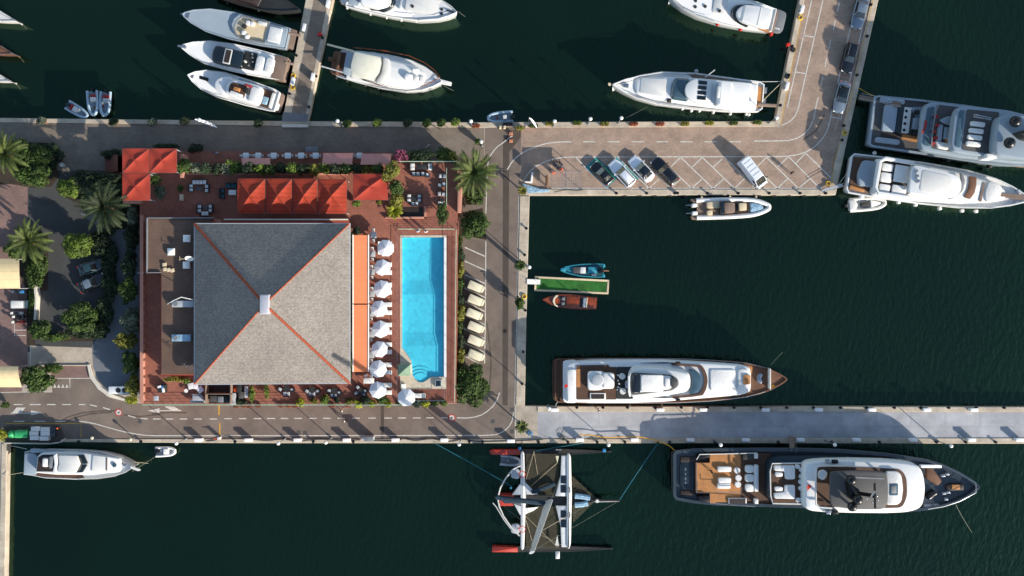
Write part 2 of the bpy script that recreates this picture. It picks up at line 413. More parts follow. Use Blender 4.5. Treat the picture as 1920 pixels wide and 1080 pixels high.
kerb([(975, 368), (992.4, 368), (986.4, 600), (983.6, 760), (967.5, 760), (970, 600)])
kerb([(966, 823.5), (966, 830.6), (480, 830.6), (120, 828.6), (14, 830.5), (14, 823.5)])
kerb([(968, 823.5), (1920, 821.5), (2600, 822.5), (2600, 832.5), (1920, 831.5), (984, 830.6), (968, 830.6)])
kerb([(1008, 762), (1920, 763.4), (2600, 764.4), (2600, 774), (1920, 772.5), (1008, 771.5)])
kerb([(12, 832), (8.5, 1080), (1.5, 1500), (-8, 1500), (-2, 1080), (3, 832)])
kerb([(163, 684), (168, 683), (175, 705), (190, 725), (208, 739), (240, 750), (240, 754), (205, 745), (184, 730), (168, 708)], .25, 'wall_white')
kerb([(57, 684), (164, 684), (164, 686), (57, 686)], .2)
kerb([(62, 528), (68, 530), (69, 560), (67, 600), (63, 600), (65, 560)], 1.1, 'wall_white')
# painted markings
A = M(); Z = .012
def L1(pts, w=.14): line(A, pts, w, Z)
for x in [(1093, 1116), (1139, 1162), (1184, 1208), (1231, 1253.5), (1276, 1298.5), (1321, 1344), (1367, 1389)]: L1([(x[0], 265.8), (x[1], 265.8)])
L1([(1414, 264.5), (1450, 264.3), (1478, 263.5), (1495, 259), (1508, 251), (1518, 240), (1526, 222), (1530, 200), (1534, 182)])
for a, c in [((1543, 144), (1539, 161)), ((1550, 109), (1547, 126)), ((1557.5, 74), (1554, 92)), ((1566, 37.5), (1562.5, 57)), ((1574, 4), (1570, 22))]: L1([a, c])
L1([(1072, 266), (1058, 266), (1044, 266.5), (1025, 269), (1007, 274), (990, 281), (977, 288), (966, 297), (958.5, 305.6), (951, 318.5)])
L1([(961, 254.6), (953, 260), (944, 267), (934, 274), (927, 281), (920, 291), (916, 300), (914, 313), (912.5, 345), (911, 400)])
L1([(911, 452), (910, 600), (908.5, 682)])
L1([(981, 339), (988, 328), (997, 318), (1004, 312.5), (1012, 308), (1025, 302), (1038, 297.6), (1057, 295), (1078.5, 294.4), (1300, 294), (1465, 293.6), (1479, 292.4), (1490, 291), (1501, 288.5),
    (1512, 284.5), (1521.5, 279), (1532, 271), (1540, 262.6), (1546.5, 253), (1551, 244), (1555.7, 229), (1562, 197), (1572, 150), (1590, 72), (1606, 0)])
L1([(1624, 20), (1619, 41), (1610, 82), (1596, 140), (1591, 160)]); L1([(1574, 150), (1592.5, 154)]); L1([(1558, 219), (1577, 223)]); L1([(1577, 223), (1580, 205)])
L1([(1522, 0), (1476, 201), (1496, 206), (1543, 0)]); L1([(1505.5, 66), (1527.5, 70)]); L1([(1492, 135), (1511, 138)])
L1([(1496, 206), (1491, 217), (1485, 224), (1477, 230), (1465, 235)])
L1([(1033, 353.2), (1541, 353.2)]); L1([(985, 353), (1033, 356)])
for a, c in [((1080, 295), (1098, 314.4)), ((1156, 294), (1216.7, 353)), ((1197, 295), (1257.8, 353)), ((1236.5, 295), (1296.7, 353)), ((1276.3, 295), (1337, 353)), ((1317, 295), (1377, 353)),
             ((1358.6, 295), (1416.6, 353)), ((1397, 295), (1457.5, 353)), ((1437, 295), (1497, 353)), ((1478, 293), (1537, 353)), ((1511, 287.6), (1560.4, 335.7)),
             ((1276, 295), (1258, 312.6)), ((1317, 295), (1296.7, 314.4)), ((1354, 298), (1337, 313.5)), ((1437, 295), (1420.6, 311.7)), ((1478, 294), (1458.5, 312.6)), ((1511, 286.7), (1492, 306)),
             ((1236, 295), (1217, 313)), ((1235.6, 335.7), (1217, 353)), ((1276.3, 335.7), (1257.8, 353)), ((1316, 335.7), (1296.7, 353)), ((1357, 335.7), (1337, 353)), ((1396, 335), (1377, 353)),
             ((1436, 335), (1417, 353)), ((1477, 335), (1457.6, 353)), ((1518, 335.7), (1497, 353))]: L1([a, c])
for a, c in [((871.4, 463.7), (910, 481)), ((871.4, 489.5), (909.7, 506.8)), ((871.4, 515), (909.7, 532)), ((871.4, 540), (909.5, 558)), ((871.4, 565), (909, 584)), ((871, 591), (909, 609)),
             ((870.5, 616.4), (909, 635)), ((870, 642), (908.6, 661)), ((870, 667), (900, 683))]: L1([a, c], .17)
for x0, x1 in [(0, 12), (26, 43), (56, 76), (88, 104), (116, 133), (148, 160)]: L1([(x0, 758.5), (x1, 758.5)])
L1([(169, 759), (182, 762)]); L1([(193, 764), (206, 768)]); L1([(240, 779), (254, 783)]); L1([(264, 784.3), (277, 785.6)])
for x0 in [287, 311, 337, 364, 393]: L1([(x0, 785.6), (x0+14, 785.6)])
for x0 in [420, 447.6, 475.6, 501, 526, 551.6, 579, 606, 632.6, 660, 690, 720.6, 746.6, 774, 799, 826.6]: L1([(x0, 785-(x0-420)*.004), (x0+14.5, 785-(x0-420)*.004)])
L1([(856.7, 783.3), (875, 783.8), (890, 782), (903, 778), (914, 771), (924, 762), (932, 750), (937, 736)])
L1([(147, 790), (160, 791), (180, 795), (197, 800), (215, 805), (232, 809.5), (250, 813), (270, 816), (290, 817), (600, 816.8), (905, 816.5), (930, 815), (940, 811), (948, 806), (955, 799), (960, 790), (963.3, 773)], .13)
L1([(966, 760), (966, 823)], .1); L1([(973, 368), (968.6, 600), (965.5, 760)], .1); L1([(1565, 246), (1590, 160)], .06)
for x0 in (26, 65, 103): L1([(x0, 790), (x0+20, 790)])
L1([(0, 736), (98, 734)], .1); L1([(98, 709.5), (172, 709.5)], .1); L1([(131, 710), (131, 727)], .1); L1([(27, 608), (27, 629), (48, 629)], .1); L1([(57, 648), (57, 683)], .1)
L1([(27, 619), (48, 619)], .1); L1([(298, 770), (340, 770)], .13); L1([(20, 774.5), (58, 774.5)], .13)
for tri in [[(276, 770), (299, 765.5), (299, 774.5)], [(80, 774), (58, 769.5), (58, 778.5)], [(23, 774), (31, 764), (48, 764), (40, 774)], [(308, 762), (326, 762), (340, 770), (322, 770)],
            [(99.5, 727), (106, 727), (102.5, 720)], [(107, 727), (113.5, 727), (110, 720)], [(115, 727), (121, 727), (118, 720)], [(122.5, 727), (128.5, 727), (125.5, 720)]]:
    p = poly(tri, Z+.004); p = p if area2(p) > 0 else p[::-1]; A.add([(x, y, Z+.004) for x, y in p], [tuple(range(len(p)))])
struct('road_marking', A, 'paint_white')
A = M()
for pts in ([(112, 790), (130, 781), (155, 774), (185, 771), (215, 770)], [(118, 793), (140, 783), (170, 776), (210, 773)], [(285, 776), (320, 773), (350, 774)], [(232, 778), (262, 781), (300, 777)], [(888, 560), (914, 610), (921, 680), (918, 730)], [(1546, 215), (1530, 245), (1506, 262)]): line(A, pts, .22, .0095)
struct('tyre_marks', A, 'tyre_mark')
A = M(); line(A, [(10, 794), (152, 794), (152, 820)], .12, Z); line(A, [(410.5, 760), (410.5, 778)], .2, Z); line(A, [(412, 793), (412, 822)], .2, Z)
line(A, [(1637, 0), (1578, 262), (1564, 300), (1560, 352)], .08, .105+.004); line(A, [(1508, 10), (1464, 234)], .08, .108)
struct('road_marking', A, 'paint_yellow')
for cx, cy in ((222.5, 773.5), (847, 783.4)):
    c = W(cx, cy, .02); A = M(); B2 = M()
    for mm, r0, r1, z in ((A, .38, .56, .02), (B2, 0.001, .38, .021)):
        n = 28; mm.add([(c[0]+r*math.cos(2*math.pi*i/n), c[1]+r*math.sin(2*math.pi*i/n), z) for r in (r0, r1) for i in range(n)],
                       [(i, (i+1) % n, n+(i+1) % n, n+i)[::-1] for i in range(n)])
    B2.k = 1; B2.add([(c[0]-.2, c[1]-.05, .025), (c[0]+.2, c[1]+.0, .025), (c[0]+.2, c[1]+.08, .025), (c[0]-.2, c[1]+.06, .025)], [(0, 1, 2, 3)])
    B2.add([(c[0]-.05, c[1]-.18, .025), (c[0]+.04, c[1]-.18, .025), (c[0]+.09, c[1]+.2, .025), (c[0], c[1]+.2, .025)], [(0, 1, 2, 3)])
    struct('road_marking', A, 'paint_red'); struct('road_marking', B2, ['paint_white', 'grey_dark'])
A = M()
for bay in ([(1098, 314), (1118, 294.5), (1157, 334.5), (1138, 352)], [(1137, 314), (1156, 294.5), (1198, 334.5), (1177, 352)]):
    p = poly(bay, .010)[::-1]; A.add([(x, y, .010) for x, y in p], [(0, 1, 2, 3)])
struct('road_marking', A, 'paint_green')
A = M()
for bay in ([(1098, 314), (1118, 294.5), (1157, 334.5), (1138, 352), (1098, 314)], [(1118, 294.5), (1177, 352), (1198, 334.5), (1156, 294.5)]): line(A, bay, .1, .0165)
struct('road_marking', A, 'paint_blue')

# ================================================================== RESTAURANT TERRACE (raised podium)
TZ = 3.5
ter = thing('restaurant_terrace', 'raised red tiled restaurant terrace that carries the pool and the grey roofed pavilion', 'terrace', W(500, 590, 0))
q = M()
for pts in ([(232, 306), (750, 306), (750, 757), (262, 757), (262, 376), (232, 376)], [(750, 303), (858, 303), (858, 441), (750, 441)],
            [(837, 441), (858, 441), (855, 756), (837, 756)], [(750, 729.5), (837, 729.5), (837, 757), (750, 757)]):
    q.prism(poly(pts, TZ), -.5, TZ)
q.prism(poly([(232, 282), (735, 286), (748, 303), (748, 305.5), (232, 305.5)], 2.0), -.5, 2.0)
q.out('floor', 'terracotta', ter, smooth=False)
q = M()
for pts in ([(666, 430), (745, 430), (745, 756), (666, 756)],): pass
for pts in ([(838.5, 443), (852.5, 443), (850, 752), (838.5, 752)], [(764, 732), (836, 732), (836, 753), (764, 753)]): q.prism(poly(pts, TZ), TZ, TZ+.02)
q.outs('tile_strip', 'terracotta_dk', ter, smooth=False)
q = M()   # parapet walls and tile edges
def wallseg(m, pts, w, z0, z1):
    for (a, c) in zip(pts[:-1], pts[1:]):
        A1, B1 = Vector(W(*a, z1)[:2]), Vector(W(*c, z1)[:2]); d = (B1-A1).normalized(); n = Vector((-d.y, d.x))*w/2
        m.prism([tuple(A1+n-d*w/2), tuple(A1-n-d*w/2), tuple(B1-n+d*w/2), tuple(B1+n+d*w/2)], z0, z1, bev=.02)
wallseg(q, [(859, 305), (862, 340), (861, 395)], .5, 0, TZ+1.0)
wallseg(q, [(341, 292), (341, 330)], .5, 2, TZ+1.1); wallseg(q, [(233, 378), (262, 378)], .4, 0, TZ+.9)
wallseg(q, [(197, 291), (229, 289)], .35, 0, 1.0); wallseg(q, [(197, 327), (229, 325)], .35, 0, 1.0)
wallseg(q, [(797, 388), (797, 408), (724, 408)], .25, TZ, TZ+.45)
wallseg(q, [(336, 326), (650, 326)], .25, TZ, TZ+.35)
q.outs('parapet', 'wall_pink', ter)
q = M(); q.prism(poly([(752, 388), (793, 388), (793, 406), (752, 406)], TZ), TZ, TZ+.012); q.out('stair_well_shade', 'wood_dark', ter)  # flat sheet: the dark of the opening is only in its colour
q = M()
for i in range(7): q.prism(poly([(197+i*4.6, 293), (229, 293), (229, 324), (197+i*4.6, 324)], .3), .0, .3*(i+1)-.02*0)
q.out('stairs', 'terracotta_dk', ter, smooth=False)
q = M()   # long west wall with openings
for i in range(22): 
    y = 405+i*16; q.prism(poly([(263, y), (268, y), (268, y+11), (263, y+11)], TZ+.9), TZ, TZ+.9, bev=.02)
q.prism(poly([(262.5, 403), (268.5, 403), (268.5, 757), (262.5, 757)], TZ+1.0), TZ+.9, TZ+1.0)
q.out('balustrade', 'wall_pink', ter)
# railings (things of their own)
def railing(pts, z, label, cat='railing', m='steel', h=1.05, step=1.4, bars=2):
    P = [Vector((*W(a, c, z)[:2], z)) for a, c in pts]; t = thing('railing', label, cat, P[0], 0, 'railings round the terrace'); q = M(); posts = M()
    for a, c in zip(P[:-1], P[1:]):
        Ln = (c-a).length; n = max(1, int(Ln/step))
        for i in range(n+1):
            p = a.lerp(c, i/n); posts.tube([p, p+Vector((0, 0, h))], .028, 5)
        for b_ in range(bars): q.tube([a+Vector((0, 0, h*(1-b_/bars))), c+Vector((0, 0, h*(1-b_/bars)))], .03 if b_ == 0 else .016, 5)
    q.out('rail', m, t); posts.outs('post', m, t); return t
mat('rail_green', '#9fb8a0', 0.5, 0.1)
railing([(748, 430), (853, 430)], TZ, 'pale green railing along the north end of the pool', m='rail_green', bars=6)
railing([(856, 432), (853, 752)], TZ, 'long pale railing along the east side of the pool deck', m='rail_green', bars=3, step=1.9)
railing([(746, 304), (856, 304)], TZ, 'pale green railing along the north edge of the small lounge terrace', m='rail_green', bars=4)
railing([(838, 316), (838, 388)], TZ, 'slim railing along the east side of the small lounge terrace', m='rail_green', bars=3)
railing([(270, 758), (560, 758)], TZ, 'pale green railing along the south edge of the dining terrace, west of the potted shrubs', m='rail_green', bars=4)
railing([(562, 758), (752, 758)], TZ, 'pale green railing along the south edge of the terrace behind the yellow shrubs', m='rail_green', bars=4)
railing([(776, 750), (834, 750), (834, 729)], TZ, 'grey railing round the south corner of the pool deck', bars=2)
railing([(745, 432), (745, 748)], TZ, 'thin rope railing between the sun umbrellas and the pool', bars=1, h=.5)
railing([(275, 512), (262, 512)], TZ+1, 'short white railing end beside the roof deck', bars=2)

# ------------------------------------------------------------------ swimming pool
pool = thing('swimming_pool', 'long turquoise swimming pool with curved steps at its south end', 'swimming pool', W(792, 575, TZ))
q = M()
for pts in ([(750, 441.2), (754, 441.2), (754, 652), (750, 652)], [(754, 441.2), (837, 441.2), (837, 445), (754, 445)]): q.prism(poly(pts, TZ), 1.0, TZ+.03)
so = [(750, 652), (754, 652), (763, 664), (771, 676), (772.5, 690), (773.5, 703), (778, 711), (785, 716.5), (793, 717), (800, 713), (809, 706.5), (831, 706.5), (837, 706.5), (837, 729), (750, 729)]
q.prism(poly(so, TZ), 1.0, TZ+.03); q.outs('coping', 'pool_edge', pool, smooth=False)
q = M(); q.prism(poly([(832.5, 445), (837, 445), (837, 706.5), (832.5, 706.5)], TZ), 1.0, TZ+.06); q.out('gutter', 'white', pool, smooth=False)
q = M()   # basin floor with the two ramps between depths
zs = [(444, 2.55), (526, 2.55), (552, 2.86), (624, 2.86), (649, 3.1), (719, 3.1)]
for (y0, z0), (y1, z1) in zip(zs[:-1], zs[1:]):
    a, b_, c, d = W(753, y0, TZ), W(834, y0, TZ), W(834, y1, TZ), W(753, y1, TZ)
    q.quad((a[0], a[1], z0), (d[0], d[1], z1), (c[0], c[1], z1), (b_[0], b_[1], z0))
q.out('basin_floor', 'pool_tile', pool, smooth=False)
q = M()
edge = poly([(754, 445), (832.5, 445), (832.5, 706.5), (809, 706.5), (800, 713), (793, 717), (785, 716.5), (778, 711), (773.5, 703), (772.5, 690), (771, 676), (763, 664), (754, 652)], TZ)
edge = edge if area2(edge) > 0 else edge[::-1]; ei = offset(edge, .03)
q.rings([[(x, y, 1.2) for x, y in ei], [(x, y, TZ-.02) for x, y in ei]], False, False)
q.out('basin_wall', 'pool_tile', pool, smooth=False)
q = M()
for k, (rr, z) in enumerate(((34, 3.18), (27, 3.26), (20, 3.34))):
    c = W(788, 717, TZ); q.cyl(c[0], c[1], 2.5, rr*.86/S, z-2.5, 40)
q.outs('step', 'pool_tile', pool, smooth=False)
pw = bpy.data.materials.new('pool_water'); pw.use_nodes = True; nt = pw.node_tree; N = nt.nodes; L = nt.links; N.remove(N['Principled BSDF'])
tr = N.new('ShaderNodeBsdfTransparent'); tr.inputs[0].default_value = (.80, .95, .98, 1); gl = N.new('ShaderNodeBsdfGlossy'); gl.inputs['Roughness'].default_value = .08
fr = N.new('ShaderNodeFresnel'); fr.inputs[0].default_value = 1.33; mx = N.new('ShaderNodeMixShader')
nz = N.new('ShaderNodeTexNoise'); nz.inputs['Scale'].default_value = 3.0; bp = N.new('ShaderNodeBump'); bp.inputs['Strength'].default_value = .35; bp.inputs['Distance'].default_value = .1
gg = N.new('ShaderNodeNewGeometry'); L.new(gg.outputs['Position'], nz.inputs['Vector']); L.new(nz.outputs[0], bp.inputs['Height']); L.new(bp.outputs[0], gl.inputs['Normal']); L.new(bp.outputs[0], fr.inputs['Normal'])
mx.inputs[0].default_value = .035; L.new(tr.outputs[0], mx.inputs[1]); L.new(gl.outputs[0], mx.inputs[2]); L.new(mx.outputs[0], N['Material Output'].inputs[0])
MATS['pool_water'] = pw
q = M(); e2 = offset(edge, .035); q.add([(x, y, TZ-.1) for x, y in e2], [tuple(range(len(e2)))]); q.out('water', 'pool_water', pool, smooth=False)
q = M()
for dx in (0, .45):
    a = W(757, 446, TZ); q.tube([(a[0]+dx, a[1]+.9, TZ), (a[0]+dx, a[1]+.9, TZ+.7), (a[0]+dx, a[1]+.3, TZ+.8), (a[0]+dx, a[1]-.2, TZ+.3), (a[0]+dx, a[1]-.25, TZ-.6)], .03, 6)
q.out('ladder', 'steel', pool)
# kiosk by the pool, with green pyramid roof
ks = thing('pool_kiosk', 'small square kiosk with pale green pyramid roof at the pool corner', 'kiosk', W(757.5, 692, TZ))
q = M(); rp = poly([(746, 683), (770, 683), (770, 704.5), (746, 704.5)], 6.0); c = (sum(p[0] for p in rp)/4, sum(p[1] for p in rp)/4)
q.prism(offset(rp[::-1] if area2(rp) < 0 else rp, .15), TZ, 6.0); q.out('wall', 'wall_white', ks)
mat('kiosk_green', '#748c74', 0.8, 0.1)
q = M(); rp = rp[::-1] if area2(rp) < 0 else rp
q.add([(x, y, 6.02) for x, y in rp]+[(x, y, 6.1) for x, y in rp]+[(c[0], c[1], 7.0)], [(0, 3, 2, 1)]+[(i, (i+1) % 4, 4+(i+1) % 4, 4+i) for i in range(4)]+[(4+i, 4+(i+1) % 4, 8) for i in range(4)])
q.out('roof', 'kiosk_green', ks, smooth=False)

# ------------------------------------------------------------------ restaurant pavilion with the big hipped roof
EZ, AZ = 8.6, 14.3
res = thing('restaurant_pavilion', 'big square restaurant pavilion with dark grey hipped shingle roof and red hip tiles', 'building', W(505, 570, 0))
eave = poly([(365, 420), (655, 420), (655, 718), (365, 720)], EZ); eave = eave if area2(eave) > 0 else eave[::-1]
cxy = (sum(p[0] for p in eave)/4+.35, sum(p[1] for p in eave)/4)
q = M(); q.prism(offset(eave, 1.0), TZ, EZ-.1); q.outs('wall', 'wall_red', res, smooth=False)
q = M(); q.add([(x, y, EZ-.28) for x, y in eave]+[(x, y, EZ) for x, y in eave]+[(*cxy, AZ)], [(3, 2, 1, 0)]+[(i, (i+1) % 4, 4+(i+1) % 4, 4+i) for i in range(4)]+[(4+i, 4+(i+1) % 4, 8) for i in range(4)])
roof = q.out('roof', 'shingle_dark', res, smooth=False)
q = M(); eo = offset(eave, -.12)
for i in range(4):
    j = (i+1) % 4; q.prism([eo[i], eo[j], eave[j], eave[i]], EZ-.22, EZ-.02)
q.outs('gutter', 'grey_light', roof)
for i in range(4):
    q = M(); a = Vector((*eave[i], EZ)); c = Vector((*cxy, AZ)); n = 62; w_t = .2 if (a.x-cxy[0])*(a.y-cxy[1]) < 0 else .11
    for k in range(n):
        p0, p1 = a.lerp(c, k/n), a.lerp(c, (k+1.15)/n); up = Vector((0, 0, .06)); q.tube([p0+up, p1+up*1.6], w_t, 6, r2=w_t*.75)
    q.out('ridge_tile', 'ridge', roof)
q = M(); q.prism([(cxy[0]-.65, cxy[1]-1.3), (cxy[0]+.65, cxy[1]-1.3), (cxy[0]+.65, cxy[1]+1.3), (cxy[0]-.65, cxy[1]+1.3)], AZ-.6, AZ+.28, bev=.05, taper=.1); q.out('cap', 'metal_cap', roof)
# lower west wing with wooden roof deck
DZ = 6.8
q = M(); dk = [(276, 409), (399, 409), (399, 436), (372, 436), (372, 704), (301, 704), (301, 512), (276, 512)]
q.prism(poly(dk, DZ), TZ, DZ-.05); q.out('wing_wall', 'wall_red', res, smooth=False)
q = M(); q.prism(poly([(278, 411), (397, 411), (397, 436), (372, 436), (372, 702), (303, 702), (303, 510), (278, 510)], DZ), DZ-.05, DZ+.05); q.out('roof_deck', 'deck_boards', res, smooth=False)
q = M(); wallseg(q, [(275, 408.5), (399, 408.5)], .16, DZ-.3, DZ+.35); wallseg(q, [(275, 408.5), (275, 511)], .16, DZ-.3, DZ+.35); wallseg(q, [(275, 511), (300, 511)], .12, DZ-.3, DZ+.35); q.outs('deck_edge', 'grey', res)
q = M(); q.prism(poly([(425, 413.5), (654, 413.5), (654, 425), (425, 425)], 6.6), 6.3, 6.6); q.out('awning_box', 'wall_red', res)
q = M(); wallseg(q, [(421, 411.5), (651, 411.5)], .18, 6.35, 6.7); q.out('fascia', 'wall_white', res)
q = M(); q.prism(poly([(400, 410), (414, 412), (414, 424), (400, 424)], 6.0), TZ, 6.0); q.out('side_wall', 'wall_pink', res)
# windows on the pavilion walls
we = offset(eave, 1.0)
for i in range(4):
    a, c = Vector(we[i]), Vector(we[(i+1) % 4]); d = (c-a).normalized(); n = Vector((d.y, -d.x)); Ln = (c-a).length
    for k in range(5):
        s0 = Ln*(k+.5)/5; p = a+d*s0
        q = M(); q.box(p.x+n.x*.03, p.y+n.y*.03, TZ+.6, 2.4, .1, 2.6, math.atan2(d.y, d.x)); w_ = q.out('window', 'glass_dark', res)
        q = M(); q.box(p.x+n.x*.06, p.y+n.y*.06, TZ+.45, 2.7, .1, .12, math.atan2(d.y, d.x)); q.box(p.x+n.x*.06, p.y+n.y*.06, TZ+3.22, 2.7, .1, .12, math.atan2(d.y, d.x)); q.out('frame', 'wall_white', w_)
# orange retractable awnings east of the pavilion
for (y0, y1, lb) in ((441, 569, 'long orange fabric awning beside the roof, the northern one of two'), (571.5, 697, 'long orange fabric awning beside the roof, the southern one of two')):
    t = thing('orange_awning', lb, 'awning', W(676, (y0+y1)/2, TZ), 0, 'orange awnings beside the pavilion')
    q = M(); P0 = [W(662.5, y0, 6.5), W(662.5, y1, 6.5), W(690, y1, 6.0), W(690, y0, 6.0)]
    q.add([*P0]+[(x, y, z-.05) for x, y, z in P0], [(0, 1, 2, 3), (7, 6, 5, 4), (0, 4, 5, 1), (1, 5, 6, 2), (2, 6, 7, 3), (3, 7, 4, 0)]); q.out('fabric', 'canvas_orange', t, smooth=False)
    q = M(); q.tube([W(690.6, y0-1, 6.02), W(690.6, y1, 6.02)], .09); q.tube([W(661.5, y0-1, 6.56), W(661.5, y1, 6.56)], .09); q.outs('roller', 'white', t)
    q = M()
    for yy in (y0+2, (y0+y1)/2, y1-3):
        p = W(689, yy, 6.0); q.box(p[0], p[1], TZ, .09, .09, 2.45)
    q.outs('post', 'white', t)
# white roof-lights, dish, aerials, duct units on the roof deck
for i, (x, y, lb) in enumerate(((349.5, 447, 'white square rooflight nearest the north end of the roof deck'), (320, 472, 'white square rooflight standing alone in the middle of the roof deck'), (349, 497, 'white square rooflight below the satellite dish'))):
    c = W(x, y, DZ+.5); t = thing('rooflight', lb, 'rooflight', (c[0], c[1], DZ+.05), 0, 'rooflights on the roof deck')
    q = M(); q.box(c[0], c[1], DZ+.05, .98, .98, .4, bev=.03); q.out('kerb', 'offwhite', t)
    q = M(); q.box(c[0], c[1], DZ+.45, .92, .92, .2, bev=.02, taper=.3); q.out('cover', 'white', t)
c = W(355, 485, 8.2); t = thing('satellite_dish', 'white oval satellite dish on a bracket beside the roof eave', 'satellite dish', (c[0], c[1], DZ))
q = M(); n = 18; rr = []
for rad, dp in ((.62, 0), (.5, -.06), (.3, -.12), (.02, -.14), (.3, -.09), (.5, -.03), (.6, .02)): rr.append([(c[0]+rad*math.cos(6.2832*i/n), c[1]+rad*.55*math.sin(6.2832*i/n), 8.2+dp+rad*.55*math.sin(6.2832*i/n)*1.2) for i in range(n)])
q.rings(rr, False, False); q.out('dish', 'white', t)
q = M(); q.tube([(c[0], c[1], DZ), (c[0], c[1], 8.1)], .04); q.tube([(c[0], c[1], 8.0), (c[0]-1.2, c[1]-.05, 8.5)], .03); q.tube([(c[0]-1.2, c[1]+.3, 8.5), (c[0]-1.2, c[1]-.3, 8.5)], .03); q.out('mast', 'beige', t)
for (x0, x1, y0, y1, m1, lb) in ((322, 363, 564, 576, 'grey_light', 'long pale duct box under the white bracket'), (322, 357, 627.5, 640, 'sail_bag', 'long pale green duct box near the south end of the deck')):
    t = thing('duct_unit', lb+' on the roof deck', 'duct', W((x0+x1)/2, (y0+y1)/2, DZ)); q = M(); q.prism(poly([(x0, y0), (x1, y0), (x1, y1), (x0, y1)], DZ+.9), DZ+.05, DZ+.9, bev=.04); q.out('casing', m1, t)
    q = M(); p = W(x0+7, (y0+y1)/2, DZ+.95); q.cyl(p[0], p[1], DZ+.9, .3, .1, 14); q.out('cowl', 'grey', t)
t = thing('bracket', 'white bent bracket arching over the duct box on the roof deck', 'bracket', W(340, 560, DZ)); q = M(); q.tube([W(314, 570, DZ+.1), W(326, 563, DZ+1.6), W(340, 557, DZ+2.0), W(362, 562, DZ+1.5)], .06); q.out('tube', 'white', t)
t = thing('aerial', 'thin television aerial at the south end of the roof deck', 'aerial', W(352, 686, DZ)); q = M(); a = W(352, 686, DZ+2.2)
q.tube([(a[0], a[1], DZ), (a[0], a[1], DZ+2.2)], .03); q.tube([W(341, 680, DZ+2), W(360, 697, DZ+2)], .025); q.tube([W(352, 687, DZ+2), W(363, 683.5, DZ+2)], .03)
for k in range(4): q.tube([W(344+k*4, 686+k*3, DZ+2), W(348+k*4, 680+k*3.5, DZ+2)], .018)
q.out('rods', 'steel', t)
t = thing('tile_stack', 'pale stack of loose slabs on the roof deck by the step', 'slabs', W(315, 505, DZ)); q = M()
for x, y in ((308, 496), (309, 505), (316, 506), (323, 507)): c = W(x, y, DZ+.3); q.box(c[0], c[1], DZ+.05, .5, .46, .3, .05*x % .3, bev=.02)
q.outs('slab', 'beige', t)

# ------------------------------------------------------------------ red canopies and pink awnings
def pyramid(x0, y0, x1, y1, z, rise, m, label, ridge_ns=False, posts=True, zb=TZ):
    c0 = W((x0+x1)/2, (y0+y1)/2, z); t = thing('red_canopy', label, 'canopy', (c0[0], c0[1], zb), 0, 'red canvas canopies over the terrace')
    p = rect(x0, y0, x1, y1, z); p = p if area2(p) > 0 else p[::-1]; q = M()
    nseg = 8; vs = []; fs = []   # slightly sagging faces
    for i in range(4):
        a, b_ = Vector((*p[i], z)), Vector((*p[(i+1) % 4], z)); top = Vector((c0[0], c0[1], z+rise)); o = len(vs)
        for r_ in range(nseg+1):
            for s_ in range(nseg+1):
                u, v = r_/nseg, s_/nseg; pt = a.lerp(b_, v).lerp(top, u); pt.z -= .16*math.sin(math.pi*u)*math.sin(math.pi*v); vs.append(tuple(pt))
        for r_ in range(nseg):
            for s_ in range(nseg): w0 = o+r_*(nseg+1)+s_; fs.append((w0, w0+1, w0+nseg+2, w0+nseg+1))
    q.add(vs, fs)
    for i in range(4):
        a, b_ = p[i], p[(i+1) % 4]; q.quad((*a, z-.18), (*b_, z-.18), (*b_, z), (*a, z))
    q.out('fabric', m, t, smooth=False)
    if posts:
        q = M()
        for x, y in offset(p, .12): q.box(x, y, zb, .08, .08, z-zb)
        q.outs('post', 'grey_light', t)
    q = M()
    for x, y in p: q.tube([(x, y, z-.02), (c0[0], c0[1], z+rise-.04)], .03, 5)
    q.tube([(*a, z-.04) for a in p], .04, 5, closed=True); q.out('frame', 'grey_dark', t); return t
CZ = 6.4
pyramid(229.5, 278.5, 279.5, 324, CZ, .5, 'canvas_red', 'red canopy at the north-west corner of the terrace, above the entrance stairs')
pyramid(280.5, 278.5, 331, 324, CZ, .5, 'canvas_red', 'red canopy east of the entrance canopy, beside the shrubs')
pyramid(229.5, 325, 281, 376, CZ, .5, 'canvas_red', 'dark red canopy south of the entrance canopy, behind the palm')
for i, (x0, x1, y0) in enumerate(((445.5, 497, 335), (499, 547, 335), (549, 594.5, 335), (596.5, 650, 336))):
    pyramid(x0, y0, x1, 400.5, CZ, .95, 'canvas_slat', ORD[i]+' from the west of the four touching red canopies north of the roof')
pyramid(662, 326, 727, 375, CZ, .7, 'canvas_red', 'flat broad red canopy standing alone east of the row of four')
def flat_awning(pts, z0, z1, label, zb):
    P0 = [(*W(x, y, z)[:2], z) for (x, y), z in zip(pts, (z0, z0, z1, z1))]; t = thing('pink_awning', label, 'awning', (P0[0][0], P0[0][1], zb), 0, 'pink flat awnings over the lower dining strip')
    q = M(); q.add(P0+[(x, y, z-.04) for x, y, z in P0], [(3, 2, 1, 0), (4, 5, 6, 7), (0, 1, 5, 4), (1, 2, 6, 5), (2, 3, 7, 6), (3, 0, 4, 7)]); q.out('fabric', 'canvas_pink', t, smooth=False)
    q = M()
    for x, y, z in P0: q.box(x, y, zb, .07, .07, z-zb-.05)
    q.outs('post', 'grey_light', t)
flat_awning([(606, 287), (662, 287), (660, 308), (604, 308)], 4.6, 5.4, 'pink awning in the middle of the row of white tables', 2.0)
flat_awning([(678, 288), (734, 288), (731, 308.5), (676, 308.5)], 4.6, 5.4, 'pink awning beside the magenta shrub', 2.0)
flat_awning([(452, 297), (507, 296), (506, 308), (455, 309)], 4.4, 5.2, 'narrow pink awning above the western white tables', 2.0)
